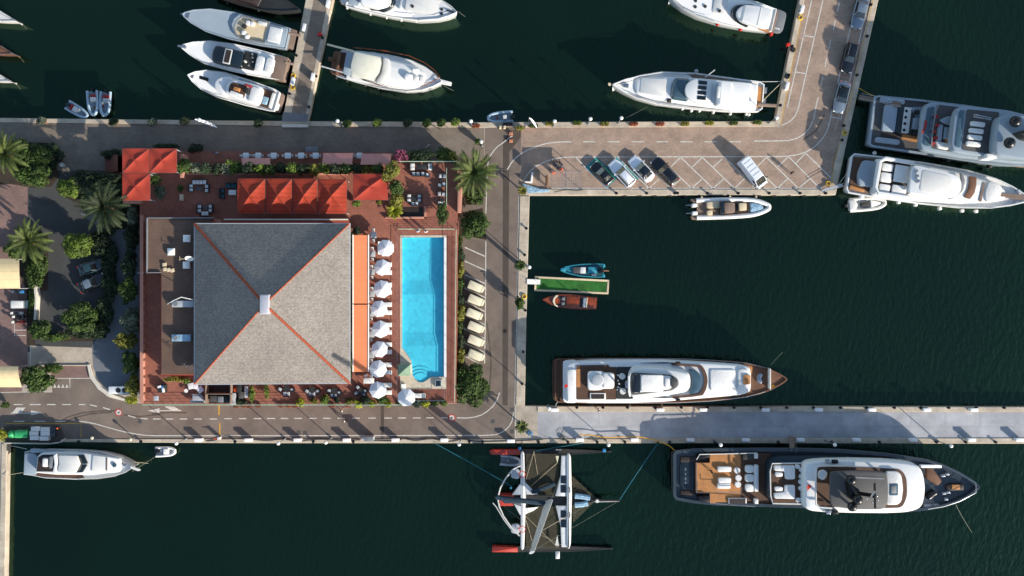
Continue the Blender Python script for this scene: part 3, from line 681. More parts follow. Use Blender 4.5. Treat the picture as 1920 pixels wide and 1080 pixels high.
# beige awnings and parasol roofs at the left edge
for pts, z, lb in (([(-40, 485), (36, 486), (38, 541), (-40, 541)], 3.2, 'beige striped barrel awning at the left edge, the northern one'), ([(-40, 687), (34, 688), (41, 726), (-40, 727)], 3.2, 'beige striped barrel awning at the left edge, the southern one')):
    t = thing('beige_awning', lb, 'awning', W(0, pts[0][1], 0), 0, 'beige awnings at the left edge'); q = M(); n = 8; y0, y1 = pts[0][1], pts[2][1]
    rr = []
    for i in range(n+1):
        f = i/n; yy = y0+(y1-y0)*f; zz = z+1.0*math.sin(math.pi*(.25+.75*f)) if True else z
        rr.append([W(-40, yy, zz), W(pts[1][0]+(pts[2][0]-pts[1][0])*f*f, yy, zz)])
    vs = [p for r_ in rr for p in r_]; q.add(vs, [(2*i, 2*i+2, 2*i+3, 2*i+1) for i in range(n)]); q.out('fabric', 'canvas_beige', t)
    q = M()
    for x, y in (pts[1], pts[2], (-30, y0), (-30, y1)): p = W(x-2, y, z); q.box(p[0], p[1], 0, .08, .08, z)
    q.outs('post', 'grey_light', t)
# ================================================================== VEGETATION
RNG = np.random.default_rng(11)
def leaves_mesh(blobs, n, size, up=.35, seed=0):
    """n leaf clumps spread through ellipsoidal blobs [(x,y,z,rx,ry,rz)]; returns vertex and face arrays"""
    g = np.random.default_rng(seed); B = np.array(blobs, float); vol = B[:, 3]*B[:, 4]*B[:, 5]; pick = g.choice(len(B), n, p=vol/vol.sum())
    d = g.normal(size=(n, 3)); d /= np.linalg.norm(d, axis=1)[:, None]; rad = g.uniform(.35, 1, n)**.45
    rad *= 1+.12*np.sin(d[:, 0]*9+seed)*np.cos(d[:, 1]*8)
    c = B[pick, :3]+d*rad[:, None]*B[pick, 3:]
    nrm = d+g.normal(scale=.55, size=(n, 3)); nrm[:, 2] += up; nrm /= np.linalg.norm(nrm, axis=1)[:, None]
    a = np.cross(nrm, g.normal(size=(n, 3))); a /= np.linalg.norm(a, axis=1)[:, None]; b = np.cross(nrm, a)
    s = size*g.uniform(.55, 1.25, n)[:, None]
    v = np.stack([c-a*s, c-b*s*.5+nrm*s*.12, c+a*s, c+b*s*.5+nrm*s*.12], 1).reshape(-1, 3)
    f = np.arange(4*n).reshape(-1, 4); return v, f
def np_obj(name, v, f, m, parent, sub=None):
    me = bpy.data.meshes.new(name); me.vertices.add(len(v)); me.vertices.foreach_set('co', v.astype(np.float32).ravel())
    me.loops.add(f.size); me.loops.foreach_set('vertex_index', f.ravel().astype(np.int32)); me.polygons.add(len(f))
    me.polygons.foreach_set('loop_start', np.arange(0, f.size, f.shape[1], dtype=np.int32)); me.polygons.foreach_set('loop_total', np.full(len(f), f.shape[1], np.int32))
    me.materials.append(MATS[m]); me.update(calc_edges=True); me.validate(); o = bpy.data.objects.new(name, me); COL.objects.link(o); o.parent = parent; return o
_sd = [100]
def clump(px, py, rx, ry, z0, h, m, name='shrub', label='', cat='shrub', n=None, size=.2, group=None, trunk=True, nb=6, stem='stem'):
    """shrub or tree: px,py centre and rx,ry radii in photo pixels of the crown"""
    _sd[0] += 1; g = random.Random(_sd[0]); zc = z0+h*.6; x, y, _ = W(px, py, zc); k = (1-zc/H)/S; rx, ry = rx*k*1.1, ry*k*1.1
    t = thing(name, label, cat, (x, y, z0), 0, group); cr = h*.42 if trunk else h*.5; zc_ = z0+h-cr
    bl = [(0, 0, zc_-z0, rx*.62, ry*.62, cr*.8)]
    for i in range(nb):
        a = 6.283*i/nb+g.uniform(-.3, .3); q = g.uniform(.45, .66); bl.append((math.cos(a)*rx*q, math.sin(a)*ry*q, zc_-z0+g.uniform(-.3, .35)*cr, rx*g.uniform(.32, .46), ry*g.uniform(.32, .46), cr*g.uniform(.45, .7)))
    n = n or int(min(9000, max(200, 130*rx*ry*3.1)*(.2/size)**1.6*1.5))
    v, f = leaves_mesh(bl, n, size, seed=_sd[0]); np_obj('crown' if name.endswith('tree') else 'foliage', v, f, m, t)
    if trunk:
        q = M(); r0 = max(.05, .05*min(rx, ry)+.03*h*.5); q.tube([(0, 0, 0), (g.uniform(-.1, .1), g.uniform(-.1, .1), h*.35), (g.uniform(-.2, .2), g.uniform(-.2, .2), h*.75)], r0, 7, r2=r0*.5)
        for i in range(4):
            a = g.uniform(0, 6.28); q.tube([(0, 0, h*g.uniform(.25, .4)), (math.cos(a)*rx*.35, math.sin(a)*ry*.35, h*.6), (math.cos(a)*rx*.6, math.sin(a)*ry*.6, h*.75)], r0*.5, 5, r2=r0*.2)
        q.out('trunk' if name.endswith('tree') else stem, 'bark', t, world=False)
    return t
def palm(px, py, rpx, z0, h, m, label, nf=32, name='palm_tree', droop=.55, dry=True, seed=1):
    g = random.Random(seed); zt = h+z0; x, y, _ = W(px, py, zt); Rr = rpx*(1-zt/H)/S*1.08
    t = thing(name, label, 'palm tree', (x, y, z0)); V = []; F = []; DV = []; DF = []
    for i in range(nf):
        a = 6.283*i*.381966+g.uniform(-.15, .15); lay = i/nf; el = 1.25-1.35*lay+g.uniform(-.12, .12)   # young fronds upright, old ones drooping
        Ln = Rr*g.uniform(.92, 1.12)*(0.75 if lay < .2 else 1.0); pts = []; p = Vector((0, 0, h)); ns = 9; e = el
        for k in range(ns+1):
            pts.append(p.copy()); st = Ln*1.08/ns; p = p+Vector((math.cos(a)*math.cos(e), math.sin(a)*math.cos(e), math.sin(e)))*st; e -= droop*1.9/ns*(.5+k/ns)
        for k in range(ns):
            a0, a1 = pts[k], pts[k+1]; d = (a1-a0).normalized(); side = Vector((-math.sin(a), math.cos(a), 0)); up = side.cross(d)
            o = len(V); w = .03; V += [a0-side*w, a0+side*w, a1+side*w*.7, a1-side*w*.7]; F.append((o, o+1, o+2, o+3))
            if k == 0: continue
            for j in range(4):
                b0 = a0.lerp(a1, j/4); ll = Rr*.19*math.sin(math.pi*min(1, (k+j/4)/ns*.86+.12))+.05
                for sg in (-1, 1):
                    tip = b0+side*sg*ll*.72+d*ll*.75+up*(-.25*ll)*g.uniform(.2, 1.6); wd = d*.05
                    o = len(V); V += [b0-wd, b0+wd*1.3, tip]; F.append((o, o+1, o+2, o+2))
    tri = [f for f in F]; me = bpy.data.meshes.new('crown'); me.from_pydata([tuple(v) for v in V], [], [f if f[2] != f[3] else f[:3] for f in tri]); me.materials.append(MATS[m]); me.update()
    o = bpy.data.objects.new('crown', me); COL.objects.link(o); o.parent = t
    q = M(); r0 = max(.1, .28 if h > 3 else .12); q.cyl(0, 0, 0, r0, h, 12, prof=[(r0*1.15, 0), (r0, h*.15), (r0*.85, h*.9), (r0*1.2, h+.05), (.05, h+.3)]); q.out('trunk', 'bark', t, world=False)
    if dry:
        q = M()
        for i in range(12):
            a = g.uniform(0, 6.28); q.tube([(math.cos(a)*.2, math.sin(a)*.2, h+.1), (math.cos(a)*.6, math.sin(a)*.6, h+.35), (math.cos(a)*1.0, math.sin(a)*1.0, h+.05)], .05, 4, r2=.015)
        q.out('fruit_stalks', 'palm_dry', t, world=False)
    return t
palm(890, 324, 41, 0, 5.2, 'palm_leaf', 'big round palm tree between the small lounge terrace and the road', nf=44, seed=3)
palm(12, 288, 37, 0, 6.0, 'palm_leaf', 'palm tree at the left edge beside the promenade', seed=4)
palm(56, 452, 38, 0, 5.0, 'palm_leaf', 'palm tree with orange fruit stalks above the beige awning', seed=5)
palm(196, 388, 44, 0, 7.0, 'palm_shaded', 'dark shaded palm tree just west of the red canopies', seed=6)
palm(975, 497, 9, 0, 3.2, 'leaf', 'small bushy palm on the east quay, north of the green floating dock', nf=30, dry=False, seed=7)
palm(978, 800, 11, 0, 2.6, 'palm_leaf', 'small palm in the concrete corner at the foot of the south pier', nf=30, dry=False, seed=8)
palm(740, 395, 14, TZ, .8, 'leaf_yellow', 'spiky yellow-green yucca beside the stair well', nf=30, name='yucca', dry=False, seed=9)
palm(980, 357, 8, 0, 1.8, 'leaf_olive', 'small spiky shrub at the inner corner of the quay', nf=24, name='yucca', dry=False, seed=10)
palm(433, 313, 13, TZ-.5, 1.6, 'leaf_bright', 'bright green fan palm in the terrace hedge', nf=24, name='fan_palm', dry=False, seed=12)
# trees and bushes: px, py, rx, ry, z0, h, mat, name, label
PL = [
 (891, 420, 27, 29, 0, 5.0, 'leaf', 'tree', 'round green tree south of the big palm, beside the parking bays'),
 (882, 722, 34, 42, 0, 4.4, 'leaf', 'tree', 'broad dark green tree at the south-east corner of the pool deck'),
 (890, 368, 20, 16, 0, 2.6, 'leaf', 'shrub', 'green shrub under the big palm'),
 (52, 300, 42, 40, 0, 5.0, 'leaf', 'tree', 'broad leafy tree behind the palm at the left edge'),
 (64, 326, 30, 26, 0, 5.4, 'leaf', 'tree', 'yellow-green tree at the corner of the left garden bed'),
 (92, 294, 22, 26, 0, 2.4, 'leaf_dark', 'shrub', 'dark shrub on the promenade side of the left garden'),
 (128, 352, 25, 20, 0, 4.6, 'leaf_bright', 'shrub', 'bright yellow-green shrub west of the shaded palm'),
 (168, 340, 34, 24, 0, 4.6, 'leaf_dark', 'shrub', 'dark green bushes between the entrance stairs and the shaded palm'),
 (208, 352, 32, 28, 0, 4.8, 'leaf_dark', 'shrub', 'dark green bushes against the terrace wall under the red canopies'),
 (146, 458, 31, 26, 0, 4.4, 'leaf_bright', 'tree', 'yellow-green tree at the head of the sunken car park'),
 (184, 455, 26, 22, 0, 2.0, 'leaf_dark', 'shrub', 'dark bush east of the yellow-green tree'),
 (204, 480, 16, 32, 0, 1.6, 'leaf_dark', 'hedge', 'northern end of the dark curved hedge by the parked cars'),
 (207, 532, 15, 34, 0, 1.6, 'leaf_dark', 'hedge', 'middle of the dark curved hedge by the parked cars'),
 (196, 585, 20, 32, 0, 1.6, 'leaf_dark', 'hedge', 'southern bend of the dark curved hedge'),
 (150, 594, 36, 27, 0, 3.6, 'leaf', 'tree', 'bushy green tree in the south corner of the car park'),
 (165, 622, 44, 15, 0, 1.5, 'leaf_dark', 'hedge', 'green hedge along the path south of the car park'),
 (100, 632, 36, 8, 0, 1.4, 'leaf', 'hedge', 'low hedge on the north side of the concrete path'),
 (70, 500, 20, 44, 0, 2.0, 'leaf', 'hedge', 'broad sunlit hedge beside the northern beige awning'),
 (75, 618, 22, 20, 0, 3.0, 'leaf', 'shrub', 'round green shrub at the south end of the scooter wall'),
 (60, 565, 7, 24, 0, 1.3, 'leaf', 'hedge', 'narrow hedge behind the parked scooters'),
 (68, 710, 33, 26, 0, 4.2, 'leaf', 'tree', 'broad sunlit tree beside the southern beige awning'),
 (98, 690, 18, 10, 0, 2.0, 'leaf', 'shrub', 'green shrub at the end of the path'),
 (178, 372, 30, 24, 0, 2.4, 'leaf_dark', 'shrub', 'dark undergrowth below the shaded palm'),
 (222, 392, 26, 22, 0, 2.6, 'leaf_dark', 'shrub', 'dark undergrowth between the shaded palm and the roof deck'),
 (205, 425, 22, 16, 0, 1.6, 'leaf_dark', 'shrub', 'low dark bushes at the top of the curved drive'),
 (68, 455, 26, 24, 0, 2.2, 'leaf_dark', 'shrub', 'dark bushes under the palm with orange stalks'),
 (30, 470, 24, 14, 0, 1.8, 'leaf', 'shrub', 'green bushes above the northern beige awning'),
 (10, 760, 10, 6, 0, 1.4, 'leaf', 'shrub', 'small green shrub under the southern beige awning'),
 (3, 815, 9, 12, 0, 2.0, 'leaf_yellow', 'shrub', 'yellow shrub west of the green waste bins'),
 (248, 400, 12, 22, 0, 3.4, 'leaf_grey', 'shrub', 'grey-green bush against the west wall of the terrace'),
 (246, 445, 13, 26, 0, 3.6, 'leaf_dark', 'shrub', 'tall dark bush along the west wall below the roof deck corner'),
 (243, 495, 14, 26, 0, 3.8, 'leaf_dark', 'shrub', 'tall dark bush along the west wall beside the two white chairs'),
 (240, 545, 18, 28, 0, 4.0, 'leaf', 'shrub', 'tall green bush along the west wall, middle of the row'),
 (245, 600, 18, 26, 0, 3.8, 'leaf_grey', 'shrub', 'tall grey-green bush along the west wall'),
 (235, 640, 22, 16, 0, 3.8, 'leaf_olive', 'shrub', 'olive and orange bush leaning over the drive'),
 (246, 680, 16, 24, 0, 3.6, 'leaf', 'shrub', 'green bush along the west wall above the air conditioning unit'),
 (250, 722, 14, 22, 0, 3.4, 'leaf_olive', 'shrub', 'sunlit olive bush by the air conditioning unit'),
 (246, 750, 12, 9, 0, 2.6, 'leaf_yellow', 'shrub', 'yellow bush at the south-west corner of the terrace'),
 (210, 290, 24, 10, 0, 1.8, 'leaf_dark', 'hedge', 'dark hedge north of the entrance stairs'),
 (312, 276, 26, 8, 0, 3.0, 'leaf_dark', 'hedge', 'dark hedge on the promenade north of the red canopies'),
 (368, 279, 16, 9, 0, 3.0, 'leaf_dark', 'shrub', 'dark shrub on the promenade beside the pink pillar'),
 (344, 312, 14, 16, TZ, 2.6, 'leaf', 'shrub', 'green shrub against the eastern red entrance canopy'),
 (290, 338, 11, 10, TZ, 1.8, 'leaf', 'shrub', 'green potted shrub south of the entrance canopies'),
 (300, 360, 12, 14, TZ, 1.4, 'leaf_grey', 'shrub', 'greyish shrub on the terrace beside the dark red canopy'),
 (338, 353, 6, 6, TZ, 1.2, 'leaf', 'potted_plant', 'small potted plant in the middle of the lounge terrace'),
 (752, 293, 14, 12, 1.5, 4.2, 'leaf_pink', 'shrub', 'round magenta flowering shrub at the terrace corner'),
 (736, 318, 16, 15, TZ, 5.4, 'leaf_olive', 'tree', 'yellow flowering tree above the lone red canopy'),
 (728, 330, 13, 12, TZ, 4.6, 'leaf_olive', 'tree', 'smaller yellow flowering tree touching the lone red canopy'),
 (743, 352, 14, 16, TZ, 4.0, 'leaf', 'tree', 'green tree east of the lone red canopy, the northern one'),
 (743, 375, 13, 14, TZ, 3.4, 'leaf_olive', 'tree', 'yellowish tree east of the lone red canopy, the southern one'),
 (790, 292, 30, 11, 0, 5.6, 'leaf_dark', 'hedge', 'dark hedge below the north railing of the small lounge terrace'),
 (834, 290, 18, 13, 0, 5.2, 'leaf', 'shrub', 'green shrub at the north-east corner of the small lounge terrace'),
 (848, 298, 10, 12, 0, 5.0, 'leaf_olive', 'shrub', 'olive shrub beside the big palm'),
 (829, 400, 11, 22, TZ, 3.0, 'leaf', 'shrub', 'dark green shrubs in the bed north of the pool'),
 (668, 381, 8, 7, TZ, 1.3, 'leaf_bright', 'potted_plant', 'bright potted plant under the west corner of the lone red canopy'),
 (711, 378, 6, 5, TZ, 1.2, 'leaf_olive', 'potted_plant', 'small potted plant under the east corner of the lone red canopy'),
 (659, 480, 4.5, 55, TZ, 1.4, 'leaf', 'hedge', 'narrow planter hedge between roof and awning, northern half'),
 (659, 570, 4, 60, TZ, 1.2, 'leaf_dark', 'hedge', 'narrow planter hedge between roof and awning, middle part'),
 (658, 670, 4.5, 45, TZ, 1.4, 'leaf', 'hedge', 'narrow planter hedge between roof and awning, southern part'),
 (669, 433, 8, 8, TZ, 1.6, 'leaf_dark', 'shrub', 'dark shrub at the north end of the orange awnings'),
 (472, 738, 5, 17, TZ, 1.3, 'leaf_bright', 'hedge', 'narrow green planter hedge dividing the south terrace, western one'),
 (500, 731, 4, 17, TZ, 1.2, 'leaf_bright', 'hedge', 'narrow green planter hedge dividing the south terrace, eastern one'),
 (330, 711, 26, 5, TZ, 1.1, 'leaf_olive', 'hedge', 'low green hedge below the roof deck'),
 (350, 714, 8, 6, TZ, 1.3, 'leaf_bright', 'shrub', 'bright shrub at the roof corner'),
 (448, 752, 16, 7, TZ-.6, 1.6, 'leaf_dark', 'shrub', 'dark green bushes on the south edge beside the service yard'),
 (563, 754, 9, 8, TZ-.6, 1.7, 'leaf_yellow', 'shrub', 'bright shrub on the south railing below the first armchairs'),
 (588, 752, 8, 5, TZ-.6, 1.2, 'leaf_olive', 'shrub', 'small olive shrub on the south railing'),
 (609, 750, 9, 9, TZ-.6, 1.8, 'leaf_bright', 'shrub', 'bright green shrub on the south railing'),
 (632, 751, 5, 5, TZ-.6, 1.3, 'leaf_dark', 'shrub', 'small dark shrub on the south railing'),
 (654, 753, 8, 7, TZ-.6, 1.5, 'leaf_olive', 'shrub', 'olive shrub on the south railing'),
 (672, 757, 8, 8, TZ-1, 2.0, 'leaf_yellow', 'shrub', 'yellow shrub on the south edge, westernmost yellow one'),
 (684, 751, 12, 9, TZ-.6, 2.0, 'leaf_dark', 'shrub', 'dark green shrub on the south edge behind the yellow ones'),
 (697, 757, 8, 7, TZ-1, 1.9, 'leaf_yellow', 'shrub', 'yellow shrub on the south edge below the southernmost umbrella'),
 (716, 750, 13, 8, TZ-.6, 1.9, 'leaf', 'shrub', 'green shrub on the south edge beside the southernmost umbrella'),
 (728, 757, 8, 7, TZ-1, 1.9, 'leaf_yellow', 'shrub', 'yellow shrub on the south edge, east of the umbrella'),
 (750, 755, 10, 6, TZ-1, 1.6, 'leaf', 'shrub', 'green shrub on the south edge under the corner umbrella'),
 (782, 757, 9, 8, TZ-1, 1.8, 'leaf_grey', 'shrub', 'grey-green shrub on the south edge east of the corner umbrella'),
 (797, 757, 8, 7, TZ-1, 1.8, 'leaf_yellow', 'shrub', 'yellow-green shrub on the south edge near the pool corner'),
 (815, 756, 10, 6, TZ-1, 1.6, 'leaf', 'shrub', 'green shrub on the south edge near the pool corner'),
 (832, 755, 7, 7, TZ-1, 1.8, 'leaf_bright', 'shrub', 'bright shrub at the south-east railing corner'),
 (975, 568, 9.5, 13, 0, 3.2, 'leaf', 'shrub', 'small green tree on the east quay opposite the wooden boat'),
 (1098, 0, 0, 0, 0, 0, '', '', ''),
]
for p in PL:
    if not p[7]: continue
    nm = p[7]; clump(*p[:7], nm, p[8], {'tree': 'tree', 'hedge': 'hedge', 'shrub': 'shrub', 'potted_plant': 'potted plant'}[nm], size=.17 if min(p[2], p[3]) < 13 else .22)
# east hedge below the pool deck, in clumps
for i in range(10):
    y = 452+i*27; clump(861.5+(i % 3)*1.3, y, 7+(i % 2)*2, 16, 0, 2.4+(i*7 % 3)*.4, ('leaf', 'leaf_dark', 'leaf_olive')[i % 3], 'hedge', ORD[i]+' section from the north of the hedge beside the cart bays', 'hedge', size=.17, group='hedge along the cart parking bays')
# terrace hedge row north
cols = ['leaf_grey', 'leaf_dark', 'leaf_dark', 'leaf_grey', 'leaf', 'leaf_dark', 'leaf_bright', 'leaf', 'leaf_dark', 'leaf_bright', 'leaf_dark', 'leaf_olive', 'leaf_bright', 'leaf_dark', 'leaf', 'leaf_dark', 'leaf_olive', 'leaf']
for i, cm in enumerate(cols):
    clump(366+i*20.2, 316+(i*5 % 4)-1, 12, 11, TZ-1.2, 3.3+(i*3 % 4)*.45, cm, 'shrub', ORD[i]+' shrub from the west in the bed south of the white tables', 'shrub', size=.18, group='shrubs in the long terrace bed')
# potted shrubs on the promenade kerb
def pot(px, py, rpx, h, m, label, group, name='potted_shrub'):
    x, y, _ = W(px, py, h*.7); t = thing(name, label, 'potted shrub', (x, y, .1), 0, group); r = rpx/S
    q = M(); q.cyl(0, 0, 0, .3, .55, 14, prof=[(.26, 0), (.36, .5), (.38, .55), (.3, .55), (.28, .5)]); q.out('pot', 'clay_pot', t, world=False)
    _sd[0] += 1; v, f = leaves_mesh([(0, 0, h*.62, r*.8, r*.8, h*.4), (r*.35, .1, h*.6, r*.6, r*.6, h*.3), (-r*.3, -.2, h*.66, r*.6, r*.6, h*.33)], int(260+520*r*r), .15, seed=_sd[0]); np_obj('foliage', v, f, m, t)
NQ = [(77.5, 226, 'leaf_grey'), (212, 228, 'leaf_dark'), (285.5, 229, 'leaf_grey'), (346, 226, 'leaf_dark'), (484, 231, 'leaf_dark'), (651, 231, 'leaf'), (707, 230, 'leaf_bright'), (764, 230, 'leaf_dark'), (800, 230.5, 'leaf'), (827.5, 230, 'leaf'), (854, 229, 'leaf_bright')]
for i, (x, y, m) in enumerate(NQ): pot(x, y, 9.5, 1.9, m, ORD[i]+' from the left of the round potted shrubs along the north promenade', 'round potted shrubs on the north promenade')
pot(896, 265, 6, 1.5, 'leaf', 'potted shrub beside a lamp on the sunlit pink paving', 'round potted shrubs on the north promenade')
def trough(px, py, m, label):
    x, y, _ = W(px, py, .5); t = thing('flower_box', label, 'planter', (x, y, .1), 0, 'flower boxes on the parking quay')
    q = M(); q.box(0, 0, 0, 1.0, .42, .42, bev=.03, taper=-.04); q.out('box', 'clay_pot', t, world=False)
    _sd[0] += 1; v, f = leaves_mesh([(-.25, 0, .6, .42, .34, .28), (.25, 0, .6, .42, .34, .3)], 260, .13, seed=_sd[0]); np_obj('foliage', v, f, m, t)
for i, (x, y, m) in enumerate([(1030, 232, 'leaf_olive'), (1082, 231, 'leaf_bright'), (1133, 232.5, 'leaf_olive'), (1188, 232.5, 'flower_red'), (1237.5, 232.5, 'flower_red'), (1284, 232.5, 'leaf_olive'), (1330, 231, 'leaf_yellow'), (1375, 231, 'leaf'), (1419.5, 230, 'leaf_bright')]):
    trough(x, y, m, ORD[i]+' from the left of the flower boxes along the north kerb of the parking quay')
trough(892, 236, 'flower_red', 'flower box with reddish plants between the last potted shrub and the small inflatable boat')
# hanging flower boxes on the south terrace railing
for i, x in enumerate((444, 457, 468, 484, 527, 541, 553, 623, 652)):
    p = W(x, 761, TZ+.3); t = thing('railing_planter', ORD[i]+' from the left of the red plants hanging over the south railing', 'planter', p, 0, 'red plants hanging on the south railing'); _sd[0] += 1
    q = M(); q.box(0, .1, -.2, .8, .22, .25, bev=.02); q.out('box', 'clay_pot', t, world=False); v, f = leaves_mesh([(0, 0, .05, .5, .28, .2)], 110, .12, seed=_sd[0]); np_obj('foliage', v, f, 'flower_red', t)
# soil beds and lawns under the gardens
sheet('garden_bed', [(-60, 262), (90, 268), (112, 330), (96, 350), (60, 352), (20, 345), (-60, 350)], .0075, 'soil')
sheet('garden_bed', [(105, 345), (150, 322), (228, 328), (262, 380), (262, 430), (205, 430), (190, 400), (120, 370)], .0121, 'soil')
sheet('garden_bed', [(168, 436), (205, 450), (216, 500), (212, 560), (195, 610), (172, 640), (92, 640), (92, 628), (150, 615), (185, 590), (200, 540), (200, 490)], .0125, 'soil')
sheet('garden_bed', [(858, 303), (912, 330), (905, 384), (862, 384)], .013, 'soil')
sheet('garden_bed', [(858, 400), (905, 390), (912, 450), (862, 440), (869, 480), (869, 740), (856, 740)], .0135, 'soil')
sheet('garden_bed', [(20, 440), (90, 440), (90, 545), (66, 545), (66, 648), (50, 648), (50, 545), (20, 480)], .0138, 'soil')
# ================================================================== FURNITURE AND PEOPLE ON THE TERRACE
def at(px, py, z): x, y, _ = W(px, py, z); return (x, y)
protos = {}
def make_umbrella():
    t = thing('sun_umbrella', '', 'umbrella', (0, 0, 0)); r, z0, z1, n = 1.22, 2.25, 2.75, 8; q = M()
    o = [(r*math.cos(6.2832*(i+.5)/n), r*math.sin(6.2832*(i+.5)/n), z0) for i in range(n)]; mid = [(x*.5, y*.5, z0+.30) for x, y, z in o]
    for i in range(n):
        j = (i+1) % n; vb = Vector(o[i])*.5+Vector(o[j])*.5; vb = vb*.985
        q.add([o[i], (vb.x, vb.y, z0+.03), o[j], mid[j], (0, 0, z1), mid[i]], [(0, 1, 5), (1, 3, 5), (1, 2, 3), (5, 3, 4)])
        q.add([o[i], (o[i][0], o[i][1], z0-.14), (o[j][0], o[j][1], z0-.14), o[j]], [(0, 1, 2, 3)])
    q.out('canopy', 'canvas_white', t, ang=12, world=False)
    q = M(); q.cyl(0, 0, 0, .03, 2.8, 8); q.out('pole', 'grey_light', t, world=False)
    q = M(); q.cyl(0, 0, 0, .28, .08, 14); q.out('base', 'grey', t, world=False); return t
def make_lounger():
    t = thing('sun_lounger', '', 'sun lounger', (0, 0, 0)); q = M(); q.box(-.25, 0, .28, 1.4, .6, .09, bev=.03)
    q.add([(.45, -.3, .3), (.45, .3, .3), (.95, .3, .55), (.95, -.3, .55), (.45, -.3, .38), (.45, .3, .38), (.95, .3, .63), (.95, -.3, .63)], [(4, 7, 6, 5), (0, 1, 2, 3), (2, 6, 7, 3), (0, 3, 7, 4), (1, 5, 6, 2)]); q.out('mattress', 'cushion', t, world=False)
    q = M(); q.box(0, 0, .2, 1.9, .64, .07, bev=.01); q.out('frame', 'white', t, world=False)
    q = M()
    for x in (-.8, .8):
        for y in (-.27, .27): q.box(x, y, 0, .06, .06, .2)
    q.outs('leg', 'white', t, world=False); return t
def make_armchair(fm='charcoal', cm='cushion', w=.62):
    t = thing('armchair', '', 'armchair', (0, 0, 0)); q = M(); q.box(0, 0, .12, w, w, .2, bev=.03); q.box(0, w/2-.04, .3, w, .1, .42, bev=.02); q.box(-w/2+.04, 0, .3, .08, w, .26, bev=.02); q.box(w/2-.04, 0, .3, .08, w, .26, bev=.02); q.out('frame', fm, t, world=False)
    q = M(); q.box(0, -.04, .32, w-.14, w-.14, .16, bev=.05); q.out('seat_cushion', cm, t, world=False); return t
def make_sofa(L_=1.3, fm='charcoal', cm='cushion'):
    t = thing('sofa', '', 'sofa', (0, 0, 0)); q = M(); q.box(0, 0, .1, L_, .72, .22, bev=.03); q.box(0, .32, .3, L_, .12, .42, bev=.03); q.out('frame', fm, t, world=False)
    q = M(); n = 2
    for i in range(n): q.box((i-.5)*L_/2, -.03, .32, L_/2-.05, .58, .16, bev=.05)
    q.outs('seat_cushion', cm, t, world=False); return t
def make_table(sx, sy, m, round_=False, h=.72, name='table'):
    t = thing(name, '', 'table', (0, 0, 0)); q = M()
    if round_: q.cyl(0, 0, h-.05, sx/2, .05, 22)
    else: q.box(0, 0, h-.05, sx, sy, .05, bev=.01)
    q.out('table_top', m, t, world=False)
    if round_ or sx < .9: q = M(); q.cyl(0, 0, 0, .05, h-.05, 8); q.box(0, 0, 0, .4, .4, .03); q.out('pedestal', 'grey_dark', t, world=False)
    else:
        q = M()
        for x in (-1, 1):
            for y in (-1, 1): q.box(x*(sx/2-.06), y*(sy/2-.06), 0, .06, .06, h-.05)
        q.outs('leg', 'grey_dark', t, world=False)
    return t
def make_chair(m='grey_light', cm='offwhite'):
    t = thing('chair', '', 'chair', (0, 0, 0)); q = M(); q.box(0, 0, .42, .42, .42, .06, bev=.02); q.out('seat', cm, t, world=False)
    q = M(); q.box(0, .2, .5, .42, .04, .36, bev=.015); q.out('backrest', m, t, world=False)
    q = M()
    for x in (-.18, .18):
        for y in (-.18, .18): q.box(x, y, 0, .03, .03, .42)
    q.outs('leg', m, t, world=False); return t
_used = {}
def put(key, mk, px, py, z, deg, label, group=None, zt=.4):
    x, y = at(px, py, z+zt)
    if key not in protos: protos[key] = mk(); o = protos[key]; o.location = (x, y, z); o.rotation_euler = (0, 0, R(deg)); o['label'] = label; (group and o.__setitem__('group', group)); return o
    return dup(protos[key], (x, y, z), R(deg), label, group)
T = TZ
UP = [(722.7, 465), (716.5, 501.5), (716.5, 542), (710.5, 579), (713, 617.3), (711.3, 655), (708.3, 692), (708, 731.6), (761.8, 745.5)]
for i, (x, y) in enumerate(UP): put('umb', make_umbrella, x, y, T, i*17 % 45, (ORD[i]+' from the north of the eight white sun umbrellas west of the pool') if i < 8 else 'white sun umbrella alone at the south corner of the pool deck', 'white sun umbrellas by the pool', 2.5).scale = [(1, .95, 1.04, .98, 1.02, .96, 1.03, 1, 1.05)[i]]*2+[1+.03*(i % 3)]
LY = [(457, 1), (473, 1), (496, 2), (511, 2), (534, 3), (548, 3), (571, 4), (586, 4), (609, 5), (623, 5), (646, 6), (660, 6), (684, 7), (698, 7), (722, 8), (736, 8)]
for i, (y, k) in enumerate(LY): put('lng', make_lounger, 722, y, T, 180, ('northern' if i % 2 == 0 else 'southern')+' white sun lounger under the '+ORD[k-1]+' umbrella from the north', 'white sun loungers by the pool', .3)
put('lng', make_lounger, 785, 742, T, 0, 'white sun lounger lying east-west beside the corner umbrella', 'white sun loungers by the pool', .3)
put('lng', make_lounger, 757, 733, T, 90, 'white sun lounger pointing north beside the corner umbrella', 'white sun loungers by the pool', .3)
for i, (x, y) in enumerate([(700, 441), (698, 476), (697, 510), (697, 551), (696, 588), (696, 627), (696, 666)]):
    put('wt', lambda: make_table(.85, .85, 'grey_light'), x, y, T, 0, ORD[i]+' from the north of the pale square tables beside the orange awnings', 'pale square tables beside the awnings', .7)
    put('ch', make_chair, x, y-10, T, 0, 'grey chair north of the '+ORD[i]+' square table beside the awnings', 'chairs at the tables beside the awnings', .4)
    put('ch', make_chair, x, y+10, T, 180, 'grey chair south of the '+ORD[i]+' square table beside the awnings', 'chairs at the tables beside the awnings', .4)
put('wl', lambda: make_table(1.5, .75, 'white'), 691.5, 714, T, 0, 'long white table south of the orange awnings', None, .7)
put('ch', make_chair, 686, 705, T, 0, 'grey chair behind the long white table, western one', 'chairs at the tables beside the awnings', .4)
